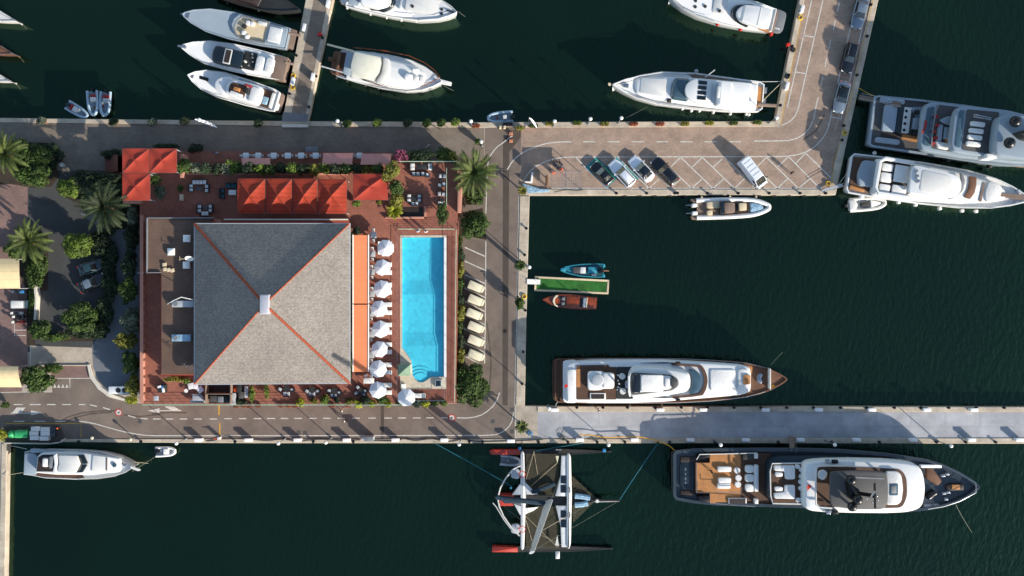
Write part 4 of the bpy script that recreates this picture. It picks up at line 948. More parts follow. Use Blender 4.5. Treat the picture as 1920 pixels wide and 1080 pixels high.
put('ch', make_chair, 696, 706.5, T, 0, 'grey chair behind the long white table, eastern one', 'chairs at the tables beside the awnings', .4)
# white dining tables in the lower strip
for i, x in enumerate((461, 484, 513, 539.7, 564.7, 591.9, 674)):
    put('dt', lambda: make_table(.82, .82, 'white'), x, 291.8, 2.0, 0, ORD[i]+' from the west of the white square dining tables on the lower strip', 'white dining tables on the lower strip', .7)
    for dx, dd in ((-7.5, 90), (7.5, -90)): put('ch', make_chair, x+dx, 292, 2.0, dd, ('west' if dx < 0 else 'east')+' side chair of the '+ORD[i]+' white dining table on the lower strip', 'chairs at the white dining tables', .4)
# lounge groups
A1 = lambda: make_armchair(); SF = lambda: make_sofa(.98)
G = 'lounge seats on the terrace'
for k, (x, y, d, kd, lb) in enumerate([
 (366.6, 341, 0, 's', 'white two-seat sofa at the top of the west lounge group, left one'), (379.7, 341, 0, 's', 'white two-seat sofa at the top of the west lounge group, right one'),
 (357.4, 348.8, 90, 'a', 'white armchair on the left of the west lounge group, upper one'), (357.4, 355.5, 90, 'a', 'white armchair on the left of the west lounge group, lower one'),
 (388, 349.3, -90, 'a', 'white armchair on the right of the west lounge group, upper one'), (388, 357, -90, 'a', 'white armchair on the right of the west lounge group, lower one'),
 (372.8, 387, 90, 'a', 'white armchair on the left of the lounge group by the roof deck, upper one'), (372.8, 394.7, 90, 'a', 'white armchair on the left of the lounge group by the roof deck, lower one'),
 (395, 386.6, -90, 'a', 'white armchair on the right of the lounge group by the roof deck, upper one'), (395, 394.2, -90, 'a', 'white armchair on the right of the lounge group by the roof deck, lower one'),
 (383.8, 400.7, 180, 's', 'white two-seat sofa at the bottom of the lounge group by the roof deck'),
 (433, 348, 0, 'd', 'dark teal sofa beside the row of four red canopies'), (415.9, 357.5, 90, 'e', 'dark teal armchair left of the white coffee table, upper one'), (415.9, 367.5, 90, 'e', 'dark teal armchair left of the white coffee table, lower one'),
 (773, 312.5, 90, 's', 'white sofa at the left of the small lounge terrace under the railing'), (807, 312.7, -90, 's', 'pale blue sofa at the right of the dark table under the railing'),
 (776, 326.4, 180, 'a', 'first from the left of the four white armchairs in a row'), (784, 326.6, 180, 'a', 'second from the left of the four white armchairs in a row'),
 (793, 326.2, 180, 'a', 'third from the left of the four white armchairs in a row'), (801.4, 328.2, 175, 'a', 'fourth from the left of the four white armchairs in a row'),
 (826, 329.4, 0, 'a', 'white armchair by the east railing of the small terrace, top left'), (833.6, 329.4, 0, 'a', 'white armchair by the east railing of the small terrace, top right'),
 (824.3, 347.8, 170, 'a', 'white armchair by the east railing, second row left'), (832.4, 345.7, 170, 'a', 'white armchair by the east railing, second row right'),
 (824.3, 362.8, 10, 'a', 'white armchair by the east railing, third row left'), (832.4, 364, -15, 'a', 'white armchair by the east railing, third row right'),
 (827.5, 382.2, 180, 's', 'white sofa at the south end of the east railing'),
 (766.6, 367.6, 90, 'a', 'white armchair left of the round dark table, upper one'), (766.6, 375.6, 90, 'a', 'white armchair left of the round dark table, lower one'),
 (787, 367.6, -90, 'a', 'white armchair right of the round dark table, upper one'), (787, 375.4, -90, 'a', 'white armchair right of the round dark table, lower one'),
 (774.7, 382.5, 190, 'a', 'white armchair below the round dark table, left one'), (782, 382.3, 170, 'a', 'white armchair below the round dark table, right one'),
 (524.2, 729.4, 60, 'g', 'grey armchair left of the first dark table on the south terrace'), (548.2, 730.3, -70, 'g', 'grey armchair right of the first dark table on the south terrace'), (536.8, 739.2, 180, 'h', 'grey sofa below the first dark table on the south terrace'),
 (575, 733, 50, 'g', 'grey armchair left of the second dark table on the south terrace'), (596, 733.4, -60, 'g', 'grey armchair right of the second dark table on the south terrace'), (584.5, 739.2, 180, 'h', 'grey sofa below the second dark table on the south terrace'),
 (616.4, 732.5, 85, 'g', 'grey armchair left of the third dark table on the south terrace'), (636.8, 736, -70, 'g', 'grey armchair right of the third dark table on the south terrace'), (622.4, 742.2, 180, 'g', 'grey armchair below the third dark table, left one'), (629.6, 742.2, 180, 'g', 'grey armchair below the third dark table, right one'),
 (670.6, 725.8, 40, 'g', 'grey armchair above the fourth dark table on the south terrace'), (667.7, 738, 140, 'g', 'grey armchair below left of the fourth dark table on the south terrace'), (684.8, 733.2, -60, 'g', 'grey armchair right of the fourth dark table, upper one'), (683.2, 739.4, -120, 'g', 'grey armchair right of the fourth dark table, lower one')]):
    mk = {'s': lambda: make_sofa(.98), 'a': A1, 'd': lambda: make_sofa(1.6, 'charcoal', 'teal_dark'), 'e': lambda: make_armchair('charcoal', 'teal_dark', .68), 'g': lambda: make_armchair('black', 'grey_light', .6), 'h': lambda: make_sofa(.98, 'black', 'grey_light')}[kd]
    put(kd, mk, x, y, T, d, lb, G, .5)
for i, (x, y, sx, sy, m, rd, lb, d) in enumerate([(372.5, 353.5, .95, .55, 'grey_dark', False, 'low dark table in the west lounge group', 0), (384.4, 389.8, .6, .6, 'grey_dark', False, 'small dark table in the lounge group by the roof deck', 20),
 (435, 360.6, 1.05, .7, 'white', False, 'white coffee table beside the dark teal sofa', 0), (790, 312.5, 1.5, .7, 'charcoal', False, 'long dark table under the north railing of the small terrace', 0), (776, 372.5, .95, .95, 'charcoal', True, 'round dark table on the small lounge terrace', 0),
 (829, 338, .6, .6, 'charcoal', True, 'round dark table by the east railing, northern one', 0), (829, 373, .6, .6, 'charcoal', True, 'round dark table by the east railing, southern one', 0),
 (536.4, 728.6, .95, .95, 'charcoal', True, 'first dark round table from the west on the south terrace', 0), (584.9, 731.4, .95, .95, 'charcoal', True, 'second dark round table from the west on the south terrace', 0),
 (626.4, 733.4, .95, .95, 'charcoal', True, 'third dark round table from the west on the south terrace', 0), (676.3, 734.4, .95, .95, 'charcoal', True, 'fourth dark round table from the west on the south terrace', 0),
 (292.8, 747, .7, .7, 'grey_light', False, 'small pale table at the south-west corner of the terrace', 5), (371, 747.5, 1.5, .8, 'grey_light', False, 'long pale table with chairs near the service yard', 0),
 (348, 733, .55, .42, 'white', True, 'small white round table south of the roof deck', 0), (462, 735, .5, 1.6, 'grey_light', False, 'narrow pale table beside the western planter hedge', 0), (456, 731, .6, .6, 'charcoal', False, 'small dark table near the service yard', 0)]):
    x_, y_ = at(x, y, T+.7); t = make_table(sx, sy, m, rd, .5 if m != 'grey_light' else .72); t.location = (x_, y_, T); t.rotation_euler = (0, 0, R(d)); t['label'] = lb
for i in range(5): put('ch', make_chair, 360+i*5.4, 752.5, T, 180, ORD[i]+' from the left of the pale chairs below the long pale table', 'chairs at the long pale table', .4)
for i in range(3): put('ch', make_chair, 364+i*6, 741.5, T, 0, ORD[i]+' from the left of the pale chairs above the long pale table', 'chairs at the long pale table', .4)
# folded white parasols / square cushions by the roof corner, service yard
for i, (x, y, d) in enumerate(((358, 724, 12), (366, 724, -8), (375, 730.5, 35))):
    p = W(x, y, T+1.0); t = thing('square_parasol', ('left', 'middle', 'right')[i]+' one of the three small white square parasols at the roof corner', 'parasol', (p[0], p[1], T), R(d), 'small white square parasols'); q = M()
    q.add([(-.42, -.42, .95), (.42, -.42, .95), (.42, .42, .95), (-.42, .42, .95), (0, 0, 1.1)], [(0, 1, 4), (1, 2, 4), (2, 3, 4), (3, 0, 4)]); q.out('canopy', 'canvas_white', t, world=False); q = M(); q.cyl(0, 0, 0, .025, 1.05, 6); q.out('pole', 'grey', t, world=False)
t = thing('service_yard', 'sunken dark service yard framed by pale beams below the roof', 'yard', W(408, 740, T)); q = M(); q.prism(poly([(386, 722), (431, 722), (431, 756), (386, 756)], T), T, T+.015); q.out('yard_shade_sheet', 'wood_dark', t)  # flat dark sheet; the shade of the recess is painted, not sunk
q = M()
for a, c in (((385, 722), (385, 757)), ((432, 722), (432, 757)), ((385, 739), (432, 739))): wallseg(q, [a, c], .12, T, T+1.6)
q.outs('beam', 'teak_grey', t)
for i, (x, y, sx, sy, h, m) in enumerate(((402, 748, 1.2, .8, .8, 'grey_dark'), (414, 749, .8, .8, .9, 'grey'), (424, 749, .7, .9, .9, 'black'), (436, 748, .8, 1.6, .8, 'grey_light'), (448, 728, .6, 1.2, .9, 'charcoal'), (442, 731, .5, .5, .5, 'orange'), (452, 741, .6, .9, .8, 'grey_dark'))):
    c = at(x, y, T+h); t = thing('crate', ('wide dark crate in the service yard', 'grey crate in the middle of the service yard', 'black crate at the right of the service yard', 'tall pale cabinet right of the service yard', 'dark cabinet under the eave', 'small orange box under the eave', 'dark grey box beside the western planter hedge')[i], 'crate', (*c, T)); q = M(); q.box(0, 0, 0, sx, sy, h, bev=.04); q.out('box', m, t, world=False); q = M(); q.box(0, 0, h, sx*1.03, sy*1.03, .05, bev=.015); q.out('lid', m, t, world=False)
c = at(303, 729, T+.8); t = thing('buffet_stand', 'dark stand with white and blue covers on the south-west terrace', 'stand', (*c, T)); q = M(); q.box(0, 0, 0, 1.1, 1.1, .8, bev=.04); q.out('body', 'charcoal', t, world=False); q = M(); q.box(-.3, .3, .8, .5, .3, .15, .3, bev=.03); q.box(.25, -.2, .8, .35, .6, .12, .2, bev=.03); q.outs('cover', 'white', t, world=False); q = M(); q.box(.1, .25, .8, .3, .3, .1, bev=.02); q.out('tray', 'blue', t, world=False)
c = at(340, 370, T+.4); t = thing('fountain', 'small pale stone planter in the middle of the lounge terrace', 'planter', (*c, T)); q = M(); q.box(0, 0, 0, .5, .9, .5, bev=.05); q.out('body', 'beige', t, world=False)
c = at(822, 719, T+.5); t = thing('hot_tub', 'small dark blue plunge tub at the south-east corner of the pool', 'tub', (*c, T+.03)); q = M(); q.prism([(-.45, -.5), (.45, -.5), (.45, .5), (-.45, .5)], 0, .4, bev=.03); q.out('rim', 'grey_light', t, world=False); q = M(); q.box(0, 0, .38, .7, .8, .03); q.out('water', 'navy_deck', t, world=False)
# wicker white chairs on the west wall
put('ch', make_chair, 266, 478, T, 0, 'white chair beside the roof deck, upper one', 'white chairs beside the roof deck', .4); put('ch', make_chair, 266, 487, T, 0, 'white chair beside the roof deck, lower one', 'white chairs beside the roof deck', .4)
# ------------------------------------------------------------------ people
def person(px, py, z, deg, label, top, bottom, step=.25, hairm='hair', arm=0.35):
    """standing or walking figure with one skinned body, five fingers on each hand, and clothes"""
    x, y = at(px, py, z+.9); t = thing('person', label, 'person', (x, y, z), R(deg))
    J = {}; E = []; V = []; Rd = []
    def j(n, p, r, par=None):
        J[n] = len(V); V.append(p); Rd.append(r)
        if par: E.append((J[par], J[n]))
    j('pel', (0, 0, .95), .13); j('wa', (0, 0, 1.1), .12, 'pel'); j('ch', (0, 0, 1.3), .145, 'wa'); j('nk', (0, .01, 1.48), .06, 'ch'); j('hd0', (0, .02, 1.57), .075, 'nk'); j('hd', (0, .03, 1.66), .092, 'hd0'); j('hd2', (0, .02, 1.73), .07, 'hd')
    j('nose', (0, .125, 1.645), .016, 'hd')
    for s, sg in (('L', 1), ('R', -1)):
        f = step*sg
        j('hip'+s, (.09*sg, 0, .9), .095, 'pel'); j('kn'+s, (.1*sg, f*.55+.03, .5), .062, 'hip'+s); j('an'+s, (.1*sg, f, .09 if step*sg >= 0 else .14), .042, 'kn'+s); j('to'+s, (.1*sg, f+.15, .035 if step*sg >= 0 else .05), .035, 'an'+s)
        j('sh'+s, (.18*sg, 0, 1.41), .062, 'ch'); j('el'+s, (.24*sg, -f*.6, 1.13), .042, 'sh'+s); j('wr'+s, (.25*sg, -f*1.0+.1*arm, .89), .028, 'el'+s); j('pa'+s, (.25*sg, -f*1.0+.12*arm, .83), .03, 'wr'+s)
        for k in range(4): j('f%d%s' % (k, s), (.25*sg, -f*1.0+.12*arm-.03+.02*k, .76-.006*(1-abs(k-1.5))), .009, 'pa'+s); j('g%d%s' % (k, s), (.243*sg, -f*1.0+.12*arm-.03+.02*k, .72+.006*abs(k-1)), .008, 'f%d%s' % (k, s))
        j('th'+s, (.235*sg, -f+.12*arm+.05, .81), .010, 'wr'+s); j('ti'+s, (.232*sg, -f+.12*arm+.065, .77), .009, 'th'+s)
    me = bpy.data.meshes.new('body'); me.from_pydata(V, E, []); o = bpy.data.objects.new('body', me); COL.objects.link(o); o.parent = t
    sk = o.modifiers.new('skin', 'SKIN'); sk.use_smooth_shade = True; sv = me.skin_vertices[0].data
    for i, r in enumerate(Rd): sv[i].radius = (r, r)
    sv[0].use_root = True; ss = o.modifiers.new('sub', 'SUBSURF'); ss.levels = 1; ss.render_levels = 1; me.materials.append(MATS['skin'])
    def cloth(nm, keys, edges, m, grow):
        V2 = [V[J[k]] for k in keys]; mm = bpy.data.meshes.new(nm); mm.from_pydata(V2, [(keys.index(a), keys.index(b_)) for a, b_ in edges], []); oo = bpy.data.objects.new(nm, mm); COL.objects.link(oo); oo.parent = t
        s_ = oo.modifiers.new('skin', 'SKIN'); s_.use_smooth_shade = True; d = mm.skin_vertices[0].data
        for i, k in enumerate(keys): rr = Rd[J[k]]*grow+.004; d[i].radius = (rr, rr)
        d[0].use_root = True; u = oo.modifiers.new('sub', 'SUBSURF'); u.levels = 1; u.render_levels = 1; mm.materials.append(MATS[m])
    cloth('shirt', ['pel', 'wa', 'ch', 'shL', 'shR', 'elL', 'elR'], [('pel', 'wa'), ('wa', 'ch'), ('ch', 'shL'), ('ch', 'shR'), ('shL', 'elL'), ('shR', 'elR')], top, 1.14)
    cloth('trousers', ['pel', 'hipL', 'hipR', 'knL', 'knR', 'anL', 'anR'], [('pel', 'hipL'), ('pel', 'hipR'), ('hipL', 'knL'), ('hipR', 'knR'), ('knL', 'anL'), ('knR', 'anR')], bottom, 1.12)
    q = M(); n = 14; rr = []
    for a_ in range(7):
        th = math.pi*.5*a_/6; rr.append([(.108*math.cos(th)*math.cos(6.2832*i/n), .005+.118*math.cos(th)*math.sin(6.2832*i/n), 1.69+.105*math.sin(th)) for i in range(n)])
    q.rings(rr, False, True); q.out('hair', hairm, t, world=False); return t
person(640.5, 769, 0, -30, 'person in a white top walking on the road, the one nearer the terrace', 'cloth_white', 'cloth_beige')
person(645, 788, 0, 150, 'person in a white shirt walking on the road beside the dashed centre line', 'cloth_white', 'cloth_navy')
person(1123, 769, .1, 90, 'person in white walking along the south pier beside the long white yacht', 'cloth_white', 'cloth_beige')
person(802, 274.5, 0, 60, 'person in white standing on the shaded promenade', 'cloth_white', 'cloth_black')
person(405, 287, 2.0, 0, 'person in pale blue on the dining strip', 'cloth_blue', 'cloth_white', .05)
person(784, 433, TZ, 200, 'person in blue leaning at the north end of the pool', 'cloth_blue', 'cloth_white', .05)
person(574, 295.5, 2.0, 0, 'person seated in white among the white dining tables', 'cloth_white', 'cloth_black', .02)
person(1485, 324, 0, 40, 'person in dark clothes standing in an empty parking bay', 'cloth_black', 'cloth_navy', .1)
person(1334, 884, 2.5, 120, 'person in black on the teak aft deck of the big dark yacht', 'cloth_black', 'cloth_black', .15)
person(799, 434, TZ, 180, 'person in white beside the north railing of the pool', 'cloth_white', 'cloth_white', .05)
# ================================================================== BOATS
class Boat:
    """traces a boat in photo pixels; tilted boats use a frame: a along stern->bow, b across (towards the bottom of the photo)"""
    def __init__(s, name, label, cat, S_=None, B_=None, group=None, o=None):
        s.fr = None
        if S_ is not None:
            u = Vector((B_[0]-S_[0], B_[1]-S_[1])).normalized(); v = Vector((-u.y, u.x))
            if v.y < 0: v = -v
            s.fr = (Vector(S_), u, v); o = S_; s.L = (Vector(B_)-Vector(S_)).length
        s.t = thing(name, label, cat, W(o[0], o[1], WZ), 0, group)
    def px(s, a, b):
        if s.fr is None: return (a, b)
        p = s.fr[0]+s.fr[1]*a+s.fr[2]*b; return (p.x, p.y)
    def w(s, a, b, z): return W(*s.px(a, b), z)
    def poly(s, st, z): return [s.w(a, b, z)[:2] for a, b in st]
    def stn(s, st, z):   # stations (a, b0, b1) -> polygon
        return s.poly([(q[0], q[1]) for q in st]+[(q[0], q[2]) for q in st[::-1]], z)
    def sym(s, st, z, c=0): return s.stn([(a, c-w_, c+w_) for a, w_ in st], z)
    def slab(s, name, m, pts, z0, z1, r=0.3, bev=.05, taper=0, parent=None, zf=None):
        q = M(); p = rnd(pts, r) if r else pts; q.prism(p, z0, z1, bev, taper, zf); return q.out(name, m, parent or s.t)
    def S(s, name, m, st, z0, z1, **k):   # stations
        return s.slab(name, m, s.stn([q if len(q) == 3 else (q[0], -q[1], q[1]) for q in st], z1), z0, z1, **k)
    def P(s, name, m, pts, z0, z1, **k): return s.slab(name, m, s.poly(pts, z1), z0, z1, **k)
    def Rc(s, name, m, a0, b0, a1, b1, z0, z1, **k): return s.P(name, m, [(a0, b0), (a1, b0), (a1, b1), (a0, b1)], z0, z1, **k)
    def hull(s, st, zs, zb, m, inset=.12, depth=.22, flare=.5, rim=None, name='hull', stern=0.0):
        """st stations (a,b0,b1) at sheer level; zs/zb sheer heights at stern and bow"""
        st = [q if len(q) == 3 else (q[0], -q[1], q[1]) for q in st]; a0, a1 = st[0][0], st[-1][0]
        zz = lambda a: zs+(zb-zs)*((a-a0)/(a1-a0))**1.6
        top = [(*s.w(a, b0, zz(a))[:2], zz(a)) for a, b0, b1 in st]+[(*s.w(a, b1, zz(a))[:2], zz(a)) for a, b0, b1 in st[::-1]]
        p = [t_[:2] for t_ in top]; zt = [t_[2] for t_ in top]
        if area2(p) < 0: p = p[::-1]; zt = zt[::-1]
        def ring(d, f): q = offset(p, d) if d else p; return [(x, y, f(z)) for (x, y), z in zip(q, zt)]
        h = (zs-WZ); fl = flare*min(1.2, max(.25, h*.25))
        q = M(); q.k = 0
        q.rings([ring(fl*1.6, lambda z: WZ-.5), ring(fl, lambda z: WZ+.05), ring(fl*.35, lambda z: WZ+(z-WZ)*.55), ring(0, lambda z: z-.06), ring(.03, lambda z: z), ring(inset, lambda z: z), ring(inset+.02, lambda z: z-depth)])
        s.pin = offset(p, inset+.04); s.zt = zt; return q.out(name, m, s.t, ang=50)
    def rail(s, st, z, h=.75, m='steel', step=1.5, zf=None):
        st = [q if len(q) == 3 else (q[0], -q[1], q[1]) for q in st]
        zf = zf or (lambda a: z)
        pts = [(*s.w(a, b0, zf(a)+h)[:2], zf(a)) for a, b0, b1 in st]+[(*s.w(a, b1, zf(a)+h)[:2], zf(a)) for a, b0, b1 in st[::-1]]
        q = M(); q.tube([(x, y, z_+h) for x, y, z_ in pts], .035, 5)
        for a, c in zip(pts[:-1], pts[1:]):
            a, c = Vector(a), Vector(c); n = max(1, int((c-a).length/step))
            for i in range(n): p = a.lerp(c, i/n); q.tube([p, p+Vector((0, 0, h))], .022, 4)
        q.out('guard_rail', m, s.t)
    def fenders(s, pts, z=0.2, m='white', r=.17, h=.75):
        for a, b in pts: x, y, _ = s.w(a, b, z+h/2); q = M(); q.cyl(x, y, z, r, h, 10, prof=[(.03, 0), (r, .1), (r, h-.1), (.04, h)]); q.out('fender', m, s.t)
    def cyl(s, name, m, a, b, z0, z1, rpx, n=16): x, y, _ = s.w(a, b, z1); q = M(); q.cyl(x, y, z0, rpx/S, z1-z0, n, prof=[(rpx/S, 0), (rpx/S, (z1-z0)*.85), (rpx/S*.93, z1-z0)]); q.out(name, m, s.t)
    def tube(s, name, m, pts, r): q = M(); q.tube([s.w(*p) for p in pts], r, 6); q.out(name, m, s.t)
    def ball(s, name, m, a, b, z, rpx, sz=1.0): x, y, _ = s.w(a, b, z); q = M(); q.ball(x, y, z, rpx/S, 16, sz); q.out(name, m, s.t)
def ropes(name, label, pts, m, r=.035, sag=.0, group=None):
    P = [Vector(W(*p)) for p in pts]; t = M(); Q = []
    for a, c in zip(P[:-1], P[1:]):
        for i in range(8): f = i/8; v = a.lerp(c, f); v.z -= sag*4*f*(1-f); Q.append(v)
    Q.append(P[-1]); t.tube(Q, r, 5); return t.out(name, m, None, tags=(label, 'rope', group, None))

# ---- Y1: long white yacht on the north side of the south pier
b = Boat('motor_yacht', 'long white motor yacht with jacuzzi and teak decks, moored north of the south pier', 'yacht', o=(1255, 714))
H1 = [(1040, 676, 749), (1046, 672.5, 755), (1120, 671, 757), (1200, 671, 757), (1270, 672, 756), (1330, 674.5, 753), (1370, 676.5, 749.5), (1400, 680, 745), (1425, 685.5, 739.5), (1445, 692, 732), (1462, 700, 723.5), (1472, 706, 717), (1476.5, 710, 712.5)]
b.hull(H1, 2.0, 3.2, 'wood', inset=.2, name='hull')
b.S('deck', 'teak_dark', [(1050, 675, 752), (1120, 674, 754), (1270, 675, 753), (1330, 677.5, 750), (1370, 679.5, 746.5), (1400, 683, 742), (1425, 688.5, 736.5), (1441, 694, 730)], 1.2, 2.15, r=.2, bev=0)
b.S('bow_deck', 'teak', [(1400, 686, 738), (1425, 690.5, 734.5), (1445, 696, 728), (1460, 703.5, 720), (1468, 709, 714)], 1.8, 2.72, r=.2, bev=0)
b.S('swim_platform', 'teak_dark', [(1036, 681, 744), (1039, 674, 751), (1052, 672, 754)], -.8, .5, r=.3)
b.S('stern_garage', 'white', [(1056, 679, 752), (1062, 676, 755.5), (1080, 675, 755.5)], 1.0, 3.3, r=.3)
MS = [(1060, 683, 755.5), (1072, 677, 756), (1110, 675, 757), (1180, 673.5, 757.5), (1245, 674, 755), (1290, 676, 751), (1340, 679, 747), (1385, 682, 743), (1403, 685, 739), (1410, 692, 732)]
b.S('superstructure', 'gelcoat', MS, 1.6, 4.0, r=.8, bev=.25, taper=.15)
for yy in (680.5, 745): b.P('side_window', 'glass_dark', [(1200, yy), (1245, yy-1.4 if yy < 700 else yy+1.4), (1275, yy), (1245, yy+1.2 if yy < 700 else yy-1.2)], 3.9, 4.08, r=.1, bev=.01)
b.S('aft_sunpad', 'cushion', [(1064, 694, 744), (1080, 692, 748)], 4.0, 4.22, r=.3)
b.P('upper_deck', 'teak_dark', [(1081, 685), (1141, 684), (1143, 688), (1156, 688), (1156, 749), (1081, 749)], 3.95, 4.12, r=.15, bev=0)
b.Rc('painted_sun_strip', 'teak', 1080.5, 692, 1088, 726, 4.0, 4.16, r=.1, bev=0)  # lighter teak strip: sunlight on the deck put into its colour
b.P('jacuzzi_surround', 'gelcoat', [(1102, 696), (1130, 696), (1131, 699), (1152, 699), (1152, 729), (1131, 729), (1124, 732), (1102, 732)], 4.1, 4.75, r=.5, bev=.1)
b.Rc('sunbed', 'cushion', 1131, 700, 1151.5, 728, 4.7, 4.95, r=.3, bev=.1)
b.cyl('jacuzzi_rim', 'offwhite', 1120.5, 713, 4.5, 4.98, 11.5, 28); b.cyl('jacuzzi_cover', 'grey_light', 1120.5, 713, 4.9, 5.05, 10, 28)
b.Rc('dark_mat', 'charcoal', 1156, 688, 1187, 748, 4.0, 4.16, r=.2, bev=0)
b.cyl('round_table', 'offwhite', 1167, 706, 4.2, 4.9, 5.6); b.cyl('round_table', 'offwhite', 1168, 734, 4.2, 4.9, 5.6)
for x, y in ((1159, 714), (1161, 720), (1159, 726), (1158, 731), (1159, 704), (1163, 728)): b.cyl('stool', 'offwhite', x, y, 4.15, 4.6, 1.6, 10)
b.Rc('bar', 'steel', 1172, 714, 1181, 728, 4.15, 5.1, r=.2)
b.Rc('hatch_frame', 'offwhite', 1106, 737, 1136, 749.5, 4.1, 4.3, r=.1); b.Rc('stair_hatch', 'wood_dark', 1108.5, 739, 1133, 748, 4.1, 4.33, r=.1, bev=0)
b.S('upper_house', 'gelcoat', [(1180, 689, 746), (1205, 685, 749), (1235, 686, 746.5), (1270, 690, 741), (1290, 695, 737), (1297, 703, 728), (1298, 715, 717)], 3.9, 5.3, r=.9, bev=.3, taper=.3)
b.P('windscreen', 'glass_blue', [(1291, 692), (1301, 692.5), (1310, 697), (1315, 707), (1316, 716), (1312, 730), (1307, 737.5), (1292, 739), (1296, 727), (1298, 715), (1296, 702)], 3.9, 4.45, r=.3, bev=.05, taper=.05)
b.P('wind_deflector', 'teak_dark', [(1259, 681), (1300, 683.5), (1316, 685), (1322, 694), (1326, 705), (1327, 716), (1324, 730), (1318, 741), (1295, 744.5), (1260, 747), (1260, 743), (1294, 740.5), (1312, 737.5), (1318, 728), (1320.5, 716), (1319.5, 704), (1314, 692), (1310, 688.5), (1298, 687), (1259, 685)], 3.9, 4.3, r=.2, bev=0)
b.P('flybridge', 'grey_dark', [(1184, 701), (1190, 699), (1258, 703), (1268, 708), (1272, 716), (1271, 724), (1262, 732), (1190, 741), (1184, 739)], 5.2, 5.9, r=.5, bev=.08)
b.P('helm_surround', 'gelcoat', [(1187, 702), (1257, 705), (1263, 712), (1263, 722), (1256, 730), (1188, 737)], 5.8, 6.0, r=.3, bev=.03)
b.Rc('sunroof', 'glass_dark', 1187.5, 702.5, 1200.5, 736, 5.9, 6.06, r=.1, bev=.01); b.Rc('lounge', 'cushion', 1202, 703, 1244, 735, 5.9, 6.2, r=.3, bev=.08); b.Rc('helm_seat', 'cushion', 1247, 709, 1256, 728, 5.95, 6.3, r=.3, bev=.06)
b.P('console', 'grey_dark', [(1258, 708), (1266, 706), (1272, 712), (1273, 722), (1267, 729), (1259, 727)], 5.6, 6.35, r=.4, bev=.1)
for y in (680, 750): b.Rc('nav_light', 'black', 1268, y-1.6, 1276, y+1.4, 4.0, 4.5, r=.05)
b.Rc('sunpad', 'cushion', 1332, 693, 1379, 733, 4.0, 4.18, r=.3, bev=.08); b.Rc('bow_sofa', 'cushion', 1384, 692, 1404, 734, 3.9, 4.3, r=.5, bev=.12); b.Rc('table', 'teak', 1394, 703, 1407, 721, 4.0, 4.5, r=.2, bev=.02)
b.Rc('bow_rail', 'offwhite', 1443, 691, 1445.6, 730, 2.5, 3.9, r=.1); b.P('winch', 'steel', [(1420, 702), (1427, 699), (1431, 703), (1427, 710), (1431, 716), (1426, 720), (1419, 716)], 2.3, 3.1, r=.2, bev=.1)
b.P('bow_locker', 'wood_dark', [(1425, 693), (1442, 697), (1442, 727), (1414, 733), (1412, 722), (1434, 716)], 2.1, 2.35, r=.2, bev=0)
b.cyl('rope_coil', 'rope_yellow', 1450, 725, 2.7, 2.95, 3.5)
b.rail([(1100, 672.5, 756), (1270, 672.5, 755.5), (1330, 675, 752.5), (1400, 680.5, 744.5), (1445, 692.5, 731.5), (1475, 710, 713)], 2.4, .6)
b.P('ensign', 'red', [(1058, 722), (1064, 719.5), (1065, 725.5), (1059, 728)], 4.6, 4.64, r=.1, bev=0)
b.tube('mast', 'offwhite', [(1270, 717, 5.9), (1270, 717, 8.2)], .06)
b.tube('radar_arch', 'gelcoat', [(1181, 697, 5.2), (1179, 706, 7.0), (1179, 732, 7.0), (1181, 742, 5.2)], .16)
b.fenders([(1110, 758.5), (1180, 759), (1240, 758)], .2, 'wood_dark')

# ---- Y2: big dark explorer yacht south of the pier
b = Boat('motor_yacht', 'large dark hulled yacht with white upper deck and teak aft deck, south of the pier', 'yacht', o=(1545, 895))
H2 = [(1262, 852, 930), (1267, 845, 938), (1300, 841.5, 944), (1340, 840.5, 948), (1500, 840.5, 953), (1580, 843, 957), (1663, 850, 961), (1700, 855, 961), (1742, 862, 957), (1770, 871, 952), (1792, 881, 945.5), (1812, 891, 937), (1828, 902, 927), (1836, 910, 918), (1838, 913, 915)]
b.hull(H2, 2.4, 4.8, 'navy', inset=.45, depth=.7, name='hull')
b.S('side_deck', 'teak_dark', [(1330, 846, 944), (1500, 846, 948), (1580, 848, 951), (1670, 856, 953), (1720, 862, 950)], 1.2, 1.95, r=.2, bev=0)
b.P('stern_platform', 'grey_dark', [(1261, 849), (1273, 846), (1274, 932), (1262, 930)], -.6, .9, r=.3)
b.P('transom_garage', 'navy_deck', [(1277, 866), (1304, 868), (1304, 921), (1280, 917), (1275, 908), (1274, 874)], .5, 2.0, r=.3)
for i, y in enumerate((880, 889, 898, 905)): b.Rc('emblem', 'steel', 1284, y-2.8+i % 2, 1286.6, y+2.4, 2.0, 2.03, r=.05, bev=0)
for y0, y1 in ((857, 867), (920, 929)): b.Rc('stern_stairs', 'wood_dark', 1276, y0, 1331, y1, 1.0, 2.05, r=.1)
b.P('aft_deck', 'teak', [(1305, 868), (1331, 868), (1331, 851), (1388, 851), (1421, 851), (1421, 948), (1331, 943), (1331, 924), (1305, 924)], 1.2, 2.5, r=.1, bev=0)
b.P('mid_deck', 'teak_dark', [(1389, 851), (1423, 849), (1446, 849), (1446, 942), (1425, 946), (1389, 944)], 1.2, 2.52, r=.1, bev=0)
for (x, y, w_, h_) in ((1345.5, 875, 26, 11), (1347, 896, 24, 11), (1345, 906.5, 25, 11)): b.Rc('sunbed', 'cushion', x, y, x+w_, y+h_ - 1, 2.5, 2.95, r=.25, bev=.08)
for x, y in ((1382.5, 882.5), (1385, 896.5), (1384, 909)): b.cyl('pouf', 'cushion', x, y, 2.5, 3.0, 5.6)
for i, y in enumerate((880, 897, 915.5)): b.Rc('armchair', 'cushion', 1398, y-7.5, 1414, y+7, 2.5, 3.1, r=.4, bev=.1)
